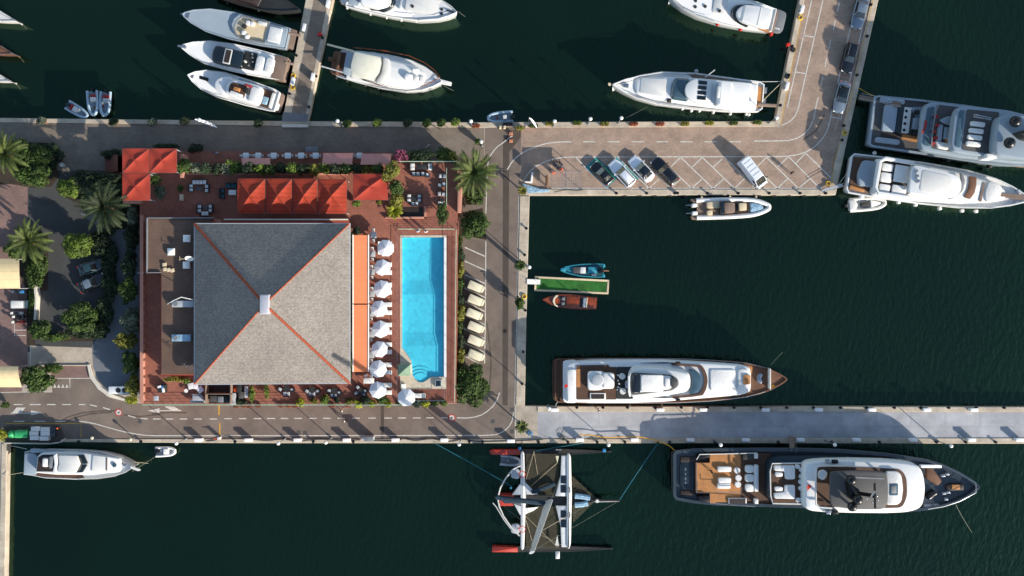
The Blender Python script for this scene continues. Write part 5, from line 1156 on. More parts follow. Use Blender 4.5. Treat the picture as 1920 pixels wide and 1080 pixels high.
b.Rc('long_sofa', 'cushion', 1414.5, 872, 1422.5, 922, 2.5, 3.2, r=.2, bev=.08); b.Rc('cabinet', 'charcoal', 1393, 852, 1414, 862, 2.5, 3.3, r=.1); b.Rc('cabinet', 'offwhite', 1414.5, 851, 1421.5, 860, 2.5, 3.4, r=.1); b.Rc('cabinet', 'offwhite', 1415, 936, 1422, 945, 2.5, 3.4, r=.1)
b.Rc('hatch_frame', 'offwhite', 1366, 934, 1400, 944, 2.5, 2.75, r=.05); b.Rc('hatch', 'wood_dark', 1368, 935.5, 1398, 944, 2.5, 2.78, r=.05, bev=0)
b.tube('deck_rail', 'steel', [(1306, 867, 3.4), (1306, 924, 3.4), (1331, 924, 3.4), (1331, 944, 3.4), (1416, 950, 3.4)], .05); b.tube('deck_rail', 'offwhite', [(1306, 862, 3.2), (1312, 852, 3.2), (1420, 849.5, 3.2)], .07)
b.tube('jacob_rail', 'steel', [(1340, 912, 3.5), (1340, 922, 3.5), (1390, 924, 3.5), (1390, 914, 3.5)], .04)
b.P('tender_locker', 'black', [(1308, 854), (1330, 851), (1330, 858), (1307, 861)], 2.0, 3.0, r=.3)
b.P('tender_locker', 'black', [(1307, 931), (1330, 930), (1330, 943), (1312, 941)], 2.0, 3.0, r=.3)
b.P('lounge_house', 'navy_deck', [(1442, 872), (1448, 861), (1464, 857), (1540, 856), (1600, 858), (1600, 950), (1540, 952), (1462, 948), (1447, 944), (1441, 930)], 1.8, 4.8, r=.8, bev=.15)
b.P('lounge_deck', 'teak_dark', [(1450, 869), (1510, 869), (1510, 943), (1450, 943), (1446, 930), (1446, 884)], 4.7, 4.87, r=.3, bev=0)
b.tube('lounge_rail', 'offwhite', [(1510, 868.5, 5.3), (1448, 869, 5.3), (1444, 884, 5.3), (1445, 930, 5.3), (1449, 944, 5.3), (1510, 945, 5.3)], .09)
b.P('corner_sofa', 'cushion', [(1452, 873), (1491, 873), (1491, 899), (1473, 899), (1471, 884), (1452, 883)], 4.85, 5.35, r=.25, bev=.1); b.Rc('ottoman', 'cushion', 1454, 886, 1468, 894, 4.85, 5.3, r=.25, bev=.08)
b.Rc('ottoman', 'cushion', 1453, 913, 1468, 921, 4.85, 5.3, r=.25, bev=.08); b.P('corner_sofa', 'cushion', [(1452, 925), (1471, 923), (1472, 910), (1491, 910), (1491, 936), (1452, 935)], 4.85, 5.35, r=.25, bev=.1)
for i, (x, y) in enumerate(((1496, 875), (1503, 881), (1503, 894), (1502, 904), (1502, 916), (1497, 938), (1504, 938))): b.cyl('stool', 'cushion', x, y, 4.87, 5.35, 4.2)
UD = [(1507, 876, 948), (1511, 868, 955), (1522, 864, 960), (1548, 862, 962), (1600, 861.5, 963.5), (1660, 863, 964), (1700, 866, 962.5), (1722, 871, 957), (1732, 884, 948), (1736, 905, 928), (1736.5, 915, 918)]
b.S('upper_deck', 'gelcoat', UD, 4.6, 6.6, r=1.0, bev=.3, taper=.1)
b.P('upper_teak', 'teak_dark', [(1530, 876), (1560, 875), (1640, 877), (1690, 880), (1700, 896), (1701, 930), (1692, 952), (1640, 953), (1536, 950), (1530, 940)], 6.5, 6.68, r=.7, bev=0)
b.tube('upper_rail', 'offwhite', [(1600, 873.5, 7.3), (1540, 873, 7.3), (1531, 876, 7.3), (1529.5, 900, 7.3), (1530, 946, 7.3), (1536, 951, 7.3), (1560, 952.5, 7.3)], .12)
b.P('chaise', 'cushion', [(1536, 884), (1545, 881), (1552, 885), (1550, 896), (1543, 901), (1535, 897)], 6.65, 7.2, r=.3, bev=.1)
b.P('forward_sofa', 'cushion', [(1662, 884), (1684, 884), (1691, 892), (1694, 917), (1691, 940), (1684, 947), (1662, 947)], 6.6, 7.15, r=.4, bev=.15); b.Rc('spa_pool', 'glass_blue', 1668, 907, 1684, 929, 7.0, 7.2, r=.15, bev=.02); b.Rc('spa_cover', 'grey', 1671, 911, 1681, 925, 7.1, 7.24, r=.1, bev=.02)
b.P('hardtop', 'grey_dark', [(1557, 888), (1562, 884), (1600, 882), (1655, 884), (1664, 889), (1666, 915), (1665, 944), (1658, 955), (1600, 955), (1562, 950), (1556, 942)], 8.6, 8.95, r=.8, bev=.12)
b.P('hardtop_band', 'grey', [(1590, 893), (1630, 895), (1658, 896), (1658, 899), (1630, 898), (1590, 896)], 8.9, 9.0, r=.1, bev=0)
q = M()
for x, y in ((1562, 889), (1562, 947), (1655, 889), (1655, 949), (1610, 885), (1610, 952)): p = b.w(x, y, 8.7); q.box(p[0], p[1], 6.6, .25, .25, 2.1)
q.outs('strut', 'charcoal', b.t)
for x, y, z, r_ in ((1596, 900, 11.0, 9.0), (1608, 937, 11.2, 9.0), (1598, 950, 10.3, 8.5)): b.ball('radome', 'black', x, y, z, r_, 1.05); b.tube('dome_stand', 'black', [(x, y, 8.9), (x, y, z-.5)], .18)
b.P('mast_base', 'black', [(1590, 905), (1612, 918), (1612, 940), (1596, 938)], 8.9, 10.4, r=.2, bev=.1)
b.tube('mast', 'black', [(1604, 924, 9.5), (1640, 930, 12.5)], .28); b.tube('radar_bar', 'black', [(1640, 906, 12.6), (1641, 953, 12.6)], .17); b.tube('radar_bar', 'steel', [(1633, 932, 12.9), (1641, 921, 12.9)], .12)
for x, y in ((1636, 942), (1646, 938), (1625, 935), (1644, 930)): b.ball('antenna', 'steel', x, y, 12.6, 1.6)
for y in (866, 961): b.Rc('searchlight', 'steel', 1549, y-3.5, 1558, y+3.5, 6.6, 7.1, r=.1); b.Rc('searchlight', 'black', 1561, y-3.5, 1572, y+3.5, 6.6, 7.1, r=.1)
b.P('ensign', 'red', [(1513, 911), (1518, 908), (1522, 913), (1517, 917), (1514, 921)], 7.0, 7.05, r=.1, bev=0)
b.P('foredeck', 'grey', [(1730, 872), (1760, 878), (1790, 893), (1808, 906), (1815, 914), (1808, 925), (1785, 941), (1760, 950), (1730, 954)], 2.8, 3.6, r=.3, bev=0)
b.Rc('bow_locker', 'white', 1727, 871.5, 1766, 877.5, 3.4, 4.4, r=.1); b.Rc('bow_locker', 'grey_light', 1734, 946, 1749, 953, 3.4, 4.0, r=.1); b.Rc('bow_locker', 'grey_light', 1751, 945, 1761, 952, 3.4, 4.0, r=.1)
b.P('sun_bed', 'wood', [(1738, 878), (1750, 880), (1767, 903), (1758, 911), (1737, 897)], 3.5, 4.2, r=.3, bev=.1)
b.P('tender', 'wood_dark', [(1774, 911), (1782, 907), (1808, 907), (1809, 920), (1782, 921), (1775, 918)], 3.6, 4.4, r=.4, bev=.2); b.Rc('tender_seat', 'teak', 1785, 909, 1800, 918, 4.2, 4.5, r=.1)
for x, y in ((1768, 892), (1776, 889), (1770, 925), (1778, 923), (1774, 936)): b.P('winch', 'steel', [(x-4, y-2), (x+3, y-3), (x+5, y+2), (x-3, y+3)], 3.6, 4.3, r=.1, bev=.08)
b.P('tender', 'black', [(1737, 929), (1752, 918), (1760, 926), (1742, 939)], 3.6, 4.5, r=.3, bev=.2)
b.rail([(1740, 866, 955), (1770, 874, 950), (1800, 888, 940), (1830, 906, 924)], 4.6, .6)

# ---- T8: big yacht at the right edge, its shade put into grey-blue paint
b = Boat('motor_yacht', 'large shaded tri-deck yacht stern-to the parking quay, cut by the right edge', 'yacht', S_=(1634, 227), B_=(2040, 277))
mat('greyblue', '#8d9aa3', 0.35, 0.06, 0.5, coat=.3)
b.hull([(0, -47, 44), (8, -50, 48), (90, -52, 50), (180, -52, 52), (260, -50, 52), (330, -42, 44), (375, -24, 26), (402, -5, 6), (408, 0, 1)], 1.8, 4.4, 'greyblue', inset=.3, depth=.5)
b.S('main_deck', 'grey_dark', [(3, -44, 42), (90, -48, 47), (250, -46, 48), (340, -36, 38)], .8, 1.75, r=.3, bev=0)
b.P('garage_lid', 'greyblue', [(22, -34), (46, -34), (46, 15), (22, 15)], 1.6, 2.3, r=.2); b.Rc('garage_glass', 'navy_deck', 47, -34, 58, 15, 1.6, 2.35, r=.1); b.Rc('aft_bar', 'offwhite', 59, -34, 72, 14, 1.6, 2.5, r=.1)
for i in range(4): b.cyl('stool', 'black', 63, -27+i*12, 1.7, 2.6, 2.8, 10)
for i in range(4): b.Rc('emblem', 'steel', 33, -20+i*7, 35, -16+i*7, 2.3, 2.33, r=.05, bev=0)
b.Rc('stairs', 'wood_dark', 22, 18, 58, 28, .8, 1.9, r=.1); b.Rc('stern_wing', 'greyblue', 12, 28, 58, 38, .8, 2.2, r=.4); b.Rc('stern_wing', 'greyblue', 12, -48, 58, -38, .8, 2.2, r=.4)
b.P('main_sunbed', 'teak', [(60, 17), (100, 19), (100, 30), (60, 26)], 1.7, 1.9, r=.1, bev=0)
for y in (-28, 12): b.Rc('chair', 'charcoal', 80, y-4, 88, y+4, 1.75, 2.4, r=.2)
b.Rc('main_table', 'greyblue', 78, -16, 89, 5, 1.75, 2.5, r=.1)
b.S('upper_deck_slab', 'greyblue', [(96, -30, 27), (99, -44, 39), (108, -50, 43), (180, -51, 46), (300, -44, 44)], 3.4, 4.8, r=.8, bev=.15)
b.S('upper_glass', 'glass_blue', [(101, -38, 32), (115, -42, 34)], 4.7, 4.9, r=.3, bev=.03)
b.S('upper_deck', 'grey_dark', [(118, -46, 37), (172, -46, 40)], 4.7, 4.88, r=.3, bev=0)
b.tube('upper_rail', 'grey', [(122, -47, 5.6), (118, -36, 5.6), (116, 0, 5.6), (117, 34, 5.6)], .1)
b.P('sofa', 'greyblue', [(127, -18), (140, -26), (148, -28), (149, -10), (132, -14)], 4.85, 5.35, r=.2, bev=.08); b.Rc('sofa', 'greyblue', 126, -10, 135, 22, 4.85, 5.3, r=.2, bev=.08); b.Rc('table', 'greyblue', 138, -6, 150, 16, 4.85, 5.3, r=.1)
b.P('sofa', 'cushion', [(124, 22), (148, 24), (150, 36), (130, 34)], 4.85, 5.4, r=.2, bev=.08)
for i, y in enumerate((-24, -8, 4, 16, 27)): b.cyl('red_cushion', 'cloth_red', 121+(i % 2)*4, y, 4.9, 5.5, 3.0, 10)
b.P('teak_inlay', 'teak', [(140, 18), (147, 16), (160, 38), (152, 39)], 4.86, 4.92, r=.1, bev=0)
b.P('ensign', 'cloth_red', [(99, -14), (103, -15), (104, -4), (101, 6), (97, 14), (96, 8), (99, 0)], 5.2, 5.24, r=.1, bev=0)
b.S('top_deck_slab', 'greyblue', [(154, -32, 22), (158, -44, 34), (166, -50, 38), (250, -52, 40), (320, -44, 36)], 6.0, 7.4, r=.8, bev=.15)
b.S('top_glass', 'glass_blue', [(161, -40, 28), (172, -42, 30)], 7.3, 7.5, r=.3, bev=.03)
b.S('top_deck', 'grey_dark', [(175, -44, 33), (236, -46, 34)], 7.3, 7.48, r=.3, bev=0)
for i, y in enumerate((-19, -6, 6.5, 19)): b.Rc('sunbed', 'cushion', 186-i*1.2, y-4.5, 213-i*1.2, y+4.5, 7.45, 7.9, r=.25, bev=.08)
b.tube('rack', 'steel', [(190, -36, 8.4), (222, -33, 8.4), (222, -30, 8.4), (190, -32, 8.4), (190, -36, 8.4)], .09)
b.S('mast_house', 'greyblue', [(236, -28, 20), (240, -40, 32), (260, -46, 36), (330, -44, 36)], 7.6, 9.6, r=1, bev=.2)
b.ball('radome', 'black', 268, -32, 10.6, 10, .9); b.ball('radome', 'black', 262, 9, 10.6, 10, .9); b.P('mast_fin', 'charcoal', [(276, -14), (300, -24), (330, -24), (330, 0), (290, -4)], 9.5, 11.5, r=.3, bev=.2)
b.P('side_box', 'cushion', [(222, 34), (240, 33), (242, 41), (224, 42)], 5.5, 8.2, r=.1)
for i in range(6): b.Rc('side_plank', 'teak_grey', 95+i*42, 49.5, 134+i*42, 51.5, 1.0, 1.4, r=.05)
b.fenders([(150, 56), (190, 56), (230, 57)], 0, 'charcoal', .3, 1.0)
b.tube('awning_pole', 'steel', [(99, -50, 5), (101, -50, 6.8)], .05)

# ---- T9: white flybridge yacht below it
b = Boat('motor_yacht', 'white flybridge yacht with brown windscreen moored beside the tri-deck yacht', 'yacht', S_=(1592, 322), B_=(1936, 374))
b.hull([(0, -30, 33), (5, -36, 40), (60, -38, 41), (140, -39, 40), (220, -37, 36), (275, -30, 28), (310, -19, 18), (335, -8, 8), (346, -1, 1)], 1.7, 3.4, 'gelcoat', inset=.2, depth=.35)
b.S('side_deck', 'teak_grey', [(4, -30, 34), (60, -34, 37), (220, -33, 32), (275, -26, 24), (310, -16, 15), (334, -6, 6)], .9, 1.62, r=.2, bev=0)
b.P('aft_deck', 'teak_dark', [(6, -28), (56, -30), (54, 30), (5, 31)], 1.5, 1.75, r=.2, bev=0)
b.P('aft_roof', 'greyblue', [(24, -26), (50, -27), (48, 22), (22, 22), (18, 0)], 1.7, 2.6, r=.4, bev=.1)
b.P('transom_bench', 'teak', [(6, 24), (34, 29), (34, 34), (6, 30)], 1.7, 1.95, r=.1, bev=.02)
b.S('saloon', 'gelcoat', [(50, -32, 30), (56, -37, 36), (120, -37, 36), (200, -33, 30), (260, -25, 21), (296, -14, 11), (302, -4, 2)], 1.5, 3.4, r=1.0, bev=.3, taper=.2)
b.P('flybridge_floor', 'wood_dark', [(60, -32), (112, -31), (118, -26), (118, 26), (60, 29), (57, 20), (57, -22)], 3.3, 4.0, r=.4, bev=.03)
b.tube('fly_coaming', 'gelcoat', [(118, -34, 4.3), (64, -35, 4.4), (55, -28, 4.4), (54, 22, 4.4), (60, 31, 4.4), (118, 31, 4.3)], .3)
for (a0, b0, a1, b1) in ((61, -26, 81, -12), (61, -9, 81, 9), (61, 13, 81, 27), (85, -27, 112, 5), (85, 11, 112, 28)): b.Rc('sunpad', 'cushion', a0, b0, a1, b1, 3.95, 4.35, r=.2, bev=.08)
b.P('fly_windscreen', 'grey_light', [(114, -31), (122, -31), (122, 20), (113, 22)], 4.6, 5.0, r=.3)
b.S('hardtop', 'gelcoat', [(116, -29, 22), (125, -31, 23), (180, -27, 22), (205, -23, 18), (213, -10, 6)], 5.2, 5.55, r=.8, bev=.12)
b.S('roof_panel', 'offwhite', [(136, -24, 16), (186, -21, 17), (194, -15, 10)], 5.5, 5.62, r=.5, bev=.03)
b.P('brow', 'grey', [(206, -30), (212, -29), (218, -15), (217, 2), (208, 15), (196, 22), (190, 21), (204, 12), (210, 0), (211, -14)], 3.9, 4.2, r=.3, bev=.02)
b.P('windscreen', 'wood', [(224, -26), (238, -26), (240, -12), (239, 4), (232, 17), (220, 15), (225, 2), (226, -12)], 3.2, 3.55, r=.2, bev=.02)
b.P('bow_seat', 'cushion', [(262, -22), (282, -20), (290, -12), (286, 13), (262, 18), (258, 0)], 3.3, 3.6, r=.4, bev=.1); b.P('bow_trim', 'teak_grey', [(252, -18), (256, -18), (254, 19), (249, 18)], 3.3, 3.5, r=.1, bev=0)
b.P('bow_plank', 'teak_grey', [(286, -4), (332, -5), (332, 3), (286, 3)], 2.6, 3.5, r=.1, bev=0)
for y in (-35, 34): b.P('side_strip', 'teak_grey', [(200, y), (300, y*.62), (302, y*.5), (200, y*.86)], 1.6, 2.0, r=.1, bev=0)
for y in (-12, 10): b.P('winch', 'steel', [(316, y-3), (324, y-3), (324, y+3), (316, y+3)], 2.6, 3.2, r=.1, bev=.05)
b.fenders([(100, 43), (132, 43), (178, 43), (220, 41), (246, 38)], .1, 'white', .24, .8); b.ball('fender_ball', 'white', 42, -42, .5, 4); b.ball('fender_ball', 'white', 30, 43, .8, 5)
b.rail([(150, -38, 38), (220, -36, 35), (275, -29, 27), (310, -18, 17), (344, -1, 1)], 2.2, .7); b.P('ensign', 'red', [(52, 4), (56, 2), (57, 8), (53, 9)], 4.2, 4.25, r=.05, bev=0)
for y in (-18, 14): b.tube('arch', 'steel', [(116, y-4, 4), (124, y, 5.4)], .08)
for i in range(3): b.P('helm_gear', 'steel', [(122+i*3, -22+i*9), (128+i*3, -24+i*9), (130+i*3, -18+i*9), (124+i*3, -16+i*9)], 5.5, 6.0, r=.1, bev=.08)

# ---- T7: white yacht with teak rim by the parking quay
b = Boat('motor_yacht', 'white motor yacht with four black roof hatches, north of the parking quay', 'yacht', S_=(1432, 182), B_=(1148, 158))
b.hull([(0, -24, 22), (8, -29, 29), (60, -31, 33), (130, -35, 33), (195, -32, 30), (235, -22, 22), (262, -12, 12), (284, -1, 1)], 1.6, 3.0, 'gelcoat', inset=.18, depth=.35)
b.S('side_deck', 'teak_grey', [(50, -26, 27), (130, -31, 29), (195, -28, 26), (235, -19, 19), (262, -9, 9)], 1.0, 1.75, r=.2, bev=0)
b.P('cockpit', 'teak', [(3, -18), (26, -22), (26, 24), (2, 18)], 1.0, 1.5, r=.3, bev=0); b.Rc('cockpit_sofa', 'cushion', 18, -16, 26, 18, 1.5, 2.0, r=.2, bev=.08); b.Rc('cockpit_table', 'black', 20, -6, 22.5, 8, 2.0, 2.1, r=.1, bev=0)
b.S('trunk', 'gelcoat', [(10, -26, 27), (60, -27, 28), (130, -27, 26), (180, -25, 23), (222, -21, 20), (240, -17, 15), (243, -8, 6)], 1.5, 2.7, r=.6, bev=.2, taper=.15)
b.S('sunpad', 'offwhite', [(184, -19, 16), (232, -16, 12)], 2.65, 2.78, r=.3, bev=.04)
b.P('windscreen', 'glass_blue', [(140, -25), (168, -24), (174, -12), (175, 4), (172, 18), (140, 20), (136, 0)], 2.6, 3.3, r=.4, bev=.1, taper=.35)
b.P('hardtop', 'gelcoat', [(98, -24), (132, -24), (146, -14), (149, -2), (146, 10), (134, 19), (98, 20)], 3.6, 3.95, r=.5, bev=.12)
for i in range(4): b.Rc('roof_hatch', 'glass_dark', 108, -21+i*9.6, 124, -14+i*9.6, 3.9, 4.0, r=.08, bev=0)
b.P('saloon', 'gelcoat', [(60, -24), (130, -24), (130, 20), (60, 22)], 2.5, 3.7, r=.5, bev=.1)
b.P('fly_deck', 'white', [(24, -24), (78, -24), (78, 18), (30, 22)], 2.6, 3.3, r=.3, bev=.08); b.P('arch', 'greyblue', [(80, -22), (88, -22), (90, 0), (88, 20), (80, 20)], 3.3, 5.0, r=.2, bev=.08)
b.Rc('radar', 'offwhite', 82, -14, 88, 8, 4.9, 5.3, r=.2, bev=.08); b.Rc('hatch', 'wood_dark', 172, 18, 180, 25, 2.6, 2.8, r=.05); b.Rc('hatch', 'wood_dark', 243, -3, 251, 4, 1.9, 2.2, r=.05)
b.tube('passerelle', 'teak_grey', [(10, 15, 1.7), (-24, 14, 1.2)], .25); b.P('bow_gear', 'steel', [(254, -4), (264, -3), (264, 3), (254, 4)], 2.2, 2.9, r=.1)
b.tube('aerial', 'offwhite', [(112, -28, 2.5), (96, -43, 3.8)], .07)
b.rail([(60, -31, 32), (130, -34, 32), (195, -31, 29), (235, -21, 21), (262, -11, 11), (282, -1, 1)], 2.2, .55)
b.fenders([(60, 37), (92, 37), (118, 36), (133, 37), (150, 35), (200, 30), (30, 35), (25, 35.5)], .1, 'offwhite', .2, .7); b.ball('fender_ball', 'greyblue', 130, -38, .9, 3.8); b.cyl('rope_coil', 'beige', 290, 0, 2.4, 2.6, 3)
for y in (-10, 12): b.Rc('bathing_ladder', 'steel', -5, y-9, -2, y+3, .4, .9, r=.05)

# ---- T4: white trawler yacht with beige canvas
b = Boat('motor_yacht', 'white classic motor yacht with cream canvas roof and brown stern, right of the north pier', 'yacht', S_=(632, 117), B_=(831, 153))
b.hull([(0, -20, 22), (4, -24, 26), (40, -29, 30), (90, -32, 33), (135, -30, 31), (165, -22, 23), (185, -12, 12), (200, -1, 1)], 1.7, 3.0, 'gelcoat', inset=.1, depth=.2, name='hull')
q = M(); q.tube([(*b.w(x, y, 0)[:2], 1.72+1.3*(x/200)**1.6) for x, y in [(30, -28.5), (60, -30.5), (90, -32), (135, -30), (165, -22), (185, -12), (199, 0), (185, 12), (165, 23), (135, 31), (90, 33), (60, 31), (30, 29)]], .055, 6); q.out('rubbing_strake', 'mahogany', b.t)
b.S('deck', 'gelcoat', [(22, -26, 27), (90, -29.5, 30.5), (135, -27.5, 28.5), (165, -19.5, 20.5), (185, -10, 10), (196, -2, 2)], 1.2, 1.95, r=.2, bev=.02)
b.S('swim_platform', 'wood', [(-10, -17, 19), (-8, -20, 22), (1, -21, 23)], -.7, .0, r=.2); b.S('cockpit', 'teak_dark', [(5, -20, 22), (24, -22, 24)], 1.0, 1.6, r=.2, bev=0); b.S('cockpit_rim', 'wood', [(0, -21, 23), (5, -22, 24)], 1.2, 2.0, r=.2)
b.S('aft_canopy', 'greyblue', [(14, -23, 19), (28, -24, 20)], 3.0, 3.4, r=.3, bev=.05)
b.S('coachroof', 'gelcoat', [(24, -25, 22), (60, -26, 25), (110, -26, 27), (140, -24, 26), (165, -14, 16), (170, -4, 5)], 1.9, 3.3, r=.7, bev=.3, taper=.3)
b.P('canvas_roof', 'cream_canvas', [(28, -26), (50, -25), (80, -25), (84, -12), (83, 6), (76, 20), (50, 21), (30, 18), (26, 0)], 4.4, 4.7, r=.4, bev=.1)
b.tube('canvas_rim', 'grey_dark', [(81, -26, 4.7), (85, -12, 4.7), (84, 6, 4.7), (77, 21, 4.7)], .08)
b.P('windscreen', 'offwhite', [(84, -25), (96, -24), (99, 0), (92, 24), (78, 24), (86, 4)], 3.2, 3.6, r=.3, bev=.05)
b.Rc('foredeck_tender', 'white', 128, -4, 144, 9, 3.2, 3.9, r=.5, bev=.25); b.Rc('life_raft', 'offwhite', 145, -3, 156, 8, 3.0, 3.7, r=.5, bev=.2); b.Rc('locker', 'offwhite', 158, -3, 166, 7, 3.0, 3.5, r=.1)
b.P('crane', 'offwhite', [(140, -14), (153, -16), (153, -13), (142, -10)], 3.3, 4.4, r=.1); b.P('pulpit', 'offwhite', [(194, -4), (218, -2), (218, 5), (194, 5)], 2.4, 2.7, r=.1); b.Rc('hatch', 'black', 176, -3, 181, 3, 2.2, 2.5, r=.05, bev=0); b.Rc('winch', 'steel', 184, -2, 190, 3, 2.4, 2.9, r=.05)
b.P('side_window', 'glass_dark', [(52, 24), (78, 27), (102, 29), (78, 25.5), (52, 22.5)], 3.0, 3.2, r=.05, bev=0)
b.tube('passerelle', 'offwhite', [(38, 19, 2.5), (-28, 12, 1.5)], .1); b.tube('boom', 'cream', [(26, -26, 2.6), (-24, -30, 1.2)], .14); b.Rc('step', 'wood', -18, -8, -6, -2, -.3, .6, r=.05)
b.rail([(60, -30.5, 31), (110, -31, 32), (135, -29, 30), (165, -21, 22), (185, -11, 11), (198, -1, 1)], 2.3, .65)
b.fenders([(4, 29), (25, 31), (60, 34), (85, 35), (110, 34)], 0, 'charcoal', .16, .6)

# ---- T5: white yacht cut by the top edge
b = Boat('motor_yacht', 'white motor yacht cut by the top edge, right of the north pier', 'yacht', S_=(652, -14), B_=(860, 23))
b.hull([(0, -26, 26), (30, -29, 29), (90, -31, 31), (140, -28, 28), (175, -19, 19), (195, -10, 10), (208, -1, 1)], 1.6, 2.6, 'gelcoat', inset=.12, depth=.18)
b.S('deck', 'white', [(14, -24, 24), (90, -28, 28), (140, -25, 25), (175, -16, 16), (192, -8, 8), (200, -2, 2)], 1.2, 1.9, r=.3, bev=.05)
b.S('swim_platform', 'wood', [(-14, -18, 18), (-10, -22, 22), (1, -23, 23)], -.7, .1, r=.3); b.cyl('dinghy', 'offwhite', -4, 16, .1, .6, 7); b.S('cockpit', 'greyblue', [(4, -21, 21), (24, -21, 21)], 1.8, 2.1, r=.2, bev=.02)
b.P('windscreen', 'glass_dark', [(44, 24), (62, 22), (72, 24), (86, 14), (92, 0), (86, -14), (60, -24), (40, -24)], 1.85, 2.6, r=.5, bev=.1, taper=.2)
b.S('hardtop', 'gelcoat', [(26, -20, 18), (60, -18, 20), (78, -10, 12), (82, -2, 4)], 2.4, 3.3, r=.6, bev=.15)
b.Rc('coachroof', 'offwhite', 110, -18, 176, 14, 1.85, 2.2, r=.5, bev=.1); b.P('deck_line', 'greyblue', [(100, -14), (104, -14), (102, 12), (98, 12)], 1.9, 2.2, r=.1)
for a, c in ((124, 4), (179, 0), (180, 8)): b.cyl('deck_hatch', 'charcoal', a, c, 1.8, 2.3, 3)
b.P('anchor', 'black', [(188, -1), (202, 0), (202, 2), (188, 1)], 2.2, 2.6, r=.05); b.rail([(110, -29.5, 29.5), (140, -27, 27), (175, -18, 18), (206, -1, 1)], 2.1, .5)
b.fenders([(4, 29), (49, 33), (80, 34), (108, 34), (136, 31)], 0, 'offwhite', .15, .6)

# ---- T6: white yacht with red fenders at the top
b = Boat('motor_yacht', 'white motor yacht with red fenders at the top edge, left of the parking quay arm', 'yacht', S_=(1452, 38), B_=(1256, -8))
b.hull([(0, -22, 22), (40, -27, 27), (90, -28, 29), (140, -24, 25), (170, -16, 17), (190, -8, 8), (201, -1, 1)], 1.6, 2.6, 'gelcoat', inset=.12, depth=.18)
b.S('deck', 'white', [(20, -23, 23), (90, -25, 26), (140, -21, 22), (170, -13, 14), (194, -3, 3)], 1.2, 1.9, r=.3, bev=.05)
b.S('swim_platform', 'grey', [(-20, -14, 14), (-17, -20, 20), (-3, -22, 22), (0, -22, 22)], -.8, .0, r=.5); b.Rc('transom_step', 'teak_grey', -4, -19, 4, 19, .4, 1.2, r=.1)
b.P('windscreen', 'glass_dark', [(42, 23), (60, 21), (78, 14), (84, 0), (78, -14), (50, -22), (42, -22)], 1.85, 2.5, r=.6, bev=.1, taper=.2)
b.S('hardtop', 'gelcoat', [(6, -19, 18), (30, -20, 19), (60, -17, 16), (70, -8, 8), (72, -2, 2)], 2.3, 3.2, r=.7, bev=.15)
b.P('roof_seam', 'greyblue', [(58, -16), (62, -14), (62, 14), (58, 15)], 3.15, 3.24, r=.1, bev=0); b.Rc('roof_seam', 'offwhite', 28, -18, 29.5, 17, 3.15, 3.24, r=.02, bev=0); b.P('side_vent', 'teak', [(4, 21), (26, 20), (26, 22.5), (4, 25)], 2.1, 2.4, r=.05, bev=0)
b.Rc('coachroof', 'offwhite', 92, -18, 118, 12, 1.85, 2.1, r=.4, bev=.08)
for a, c in ((104, 6), (132, 4), (150, 9), (152, -2)): b.cyl('deck_hatch', 'charcoal', a, c, 1.8, 2.25, 3)
for a, c in ((102, 31), (58, 31), (0, 27)): b.fenders([(a, c)], .2, 'red', .24, .9)
b.rail([(110, -26, 27), (140, -23, 24), (170, -15, 16), (199, -1, 1)], 2.1, .5); b.P('passerelle', 'grey_light', [(-14, 12), (2, 11), (2, 14), (-14, 15)], .5, .8, r=.05)

# ---- T1..T3: three yachts left of the north pier
b = Boat('motor_yacht', 'shaded yacht with open teak cockpit, uppermost of three left of the pier', 'yacht', S_=(540, 72), B_=(341, 26))  # bluish shade is put into the hull and deck colour
b.hull([(0, -20, 21), (50, -24, 25), (110, -26, 26), (155, -22, 22), (185, -13, 13), (200, -5, 5), (204, -1, 1)], 1.5, 2.6, 'greyblue', inset=.12, depth=.12)
b.S('deck', 'greyblue', [(4, -18, 18), (50, -21, 22), (110, -23, 23), (155, -19, 19), (185, -10, 10), (198, -3, 3)], 1.0, 1.75, r=.3, bev=.05)
b.S('swim_platform', 'teak_grey', [(-14, -17, 17), (-12, -19, 19), (2, -20, 20)], -.8, -.1, r=.2)
b.P('cockpit', 'beige', [(40, -20), (92, -20), (100, -10), (102, 2), (96, 14), (86, 20), (40, 16)], 1.5, 1.82, r=.5, bev=0)
b.tube('coaming', 'grey', [(40, -21, 2.1), (92, -21, 2.2), (101, -10, 2.3), (103, 2, 2.3), (97, 14, 2.2), (86, 21, 2.1), (40, 18, 2.1)], .16)
b.Rc('aft_sunpad', 'greyblue', 14, -18, 42, 18, 1.6, 2.0, r=.2); b.Rc('sunpad_cushion', 'cushion', 14, -15, 38, 13, 1.95, 2.2, r=.2, bev=.08)
for a, c in ((84, 8), (76, 14), (80, -12), (72, -12), (86, -4)): b.Rc('helm_seat', 'cushion' if a < 85 else 'charcoal', a-4, c-4, a+4, c+4, 1.8, 2.3, r=.2, bev=.08)
b.Rc('wet_bar', 'offwhite', 46, -20, 62, -14, 1.8, 2.4, r=.1)
for a, c in ((183, -1), (160, 0)): b.Rc('deck_hatch', 'charcoal', a-3.5, c-3.5, a+3.5, c+3.5, 1.7, 2.1, r=.05, bev=0)
b.P('anchor_gear', 'steel', [(190, -5), (198, -3), (198, 4), (190, 6)], 1.9, 2.5, r=.1); b.cyl('bow_roller', 'steel', 206, 0, 1.9, 2.3, 1.5); b.tube('passerelle', 'teak_grey', [(2, -10, 1.4), (-22, -11, 1.0)], .2)
b = Boat('motor_yacht', 'white motor yacht with black glass roof, middle of the three left of the north pier', 'yacht', S_=(534, 129), B_=(337, 86))
b.hull([(0, -22, 22), (50, -25, 25), (100, -26, 26), (150, -22, 23), (180, -13, 13), (196, -5, 5), (201, -1, 1)], 1.5, 2.6, 'gelcoat', inset=.12, depth=.15)
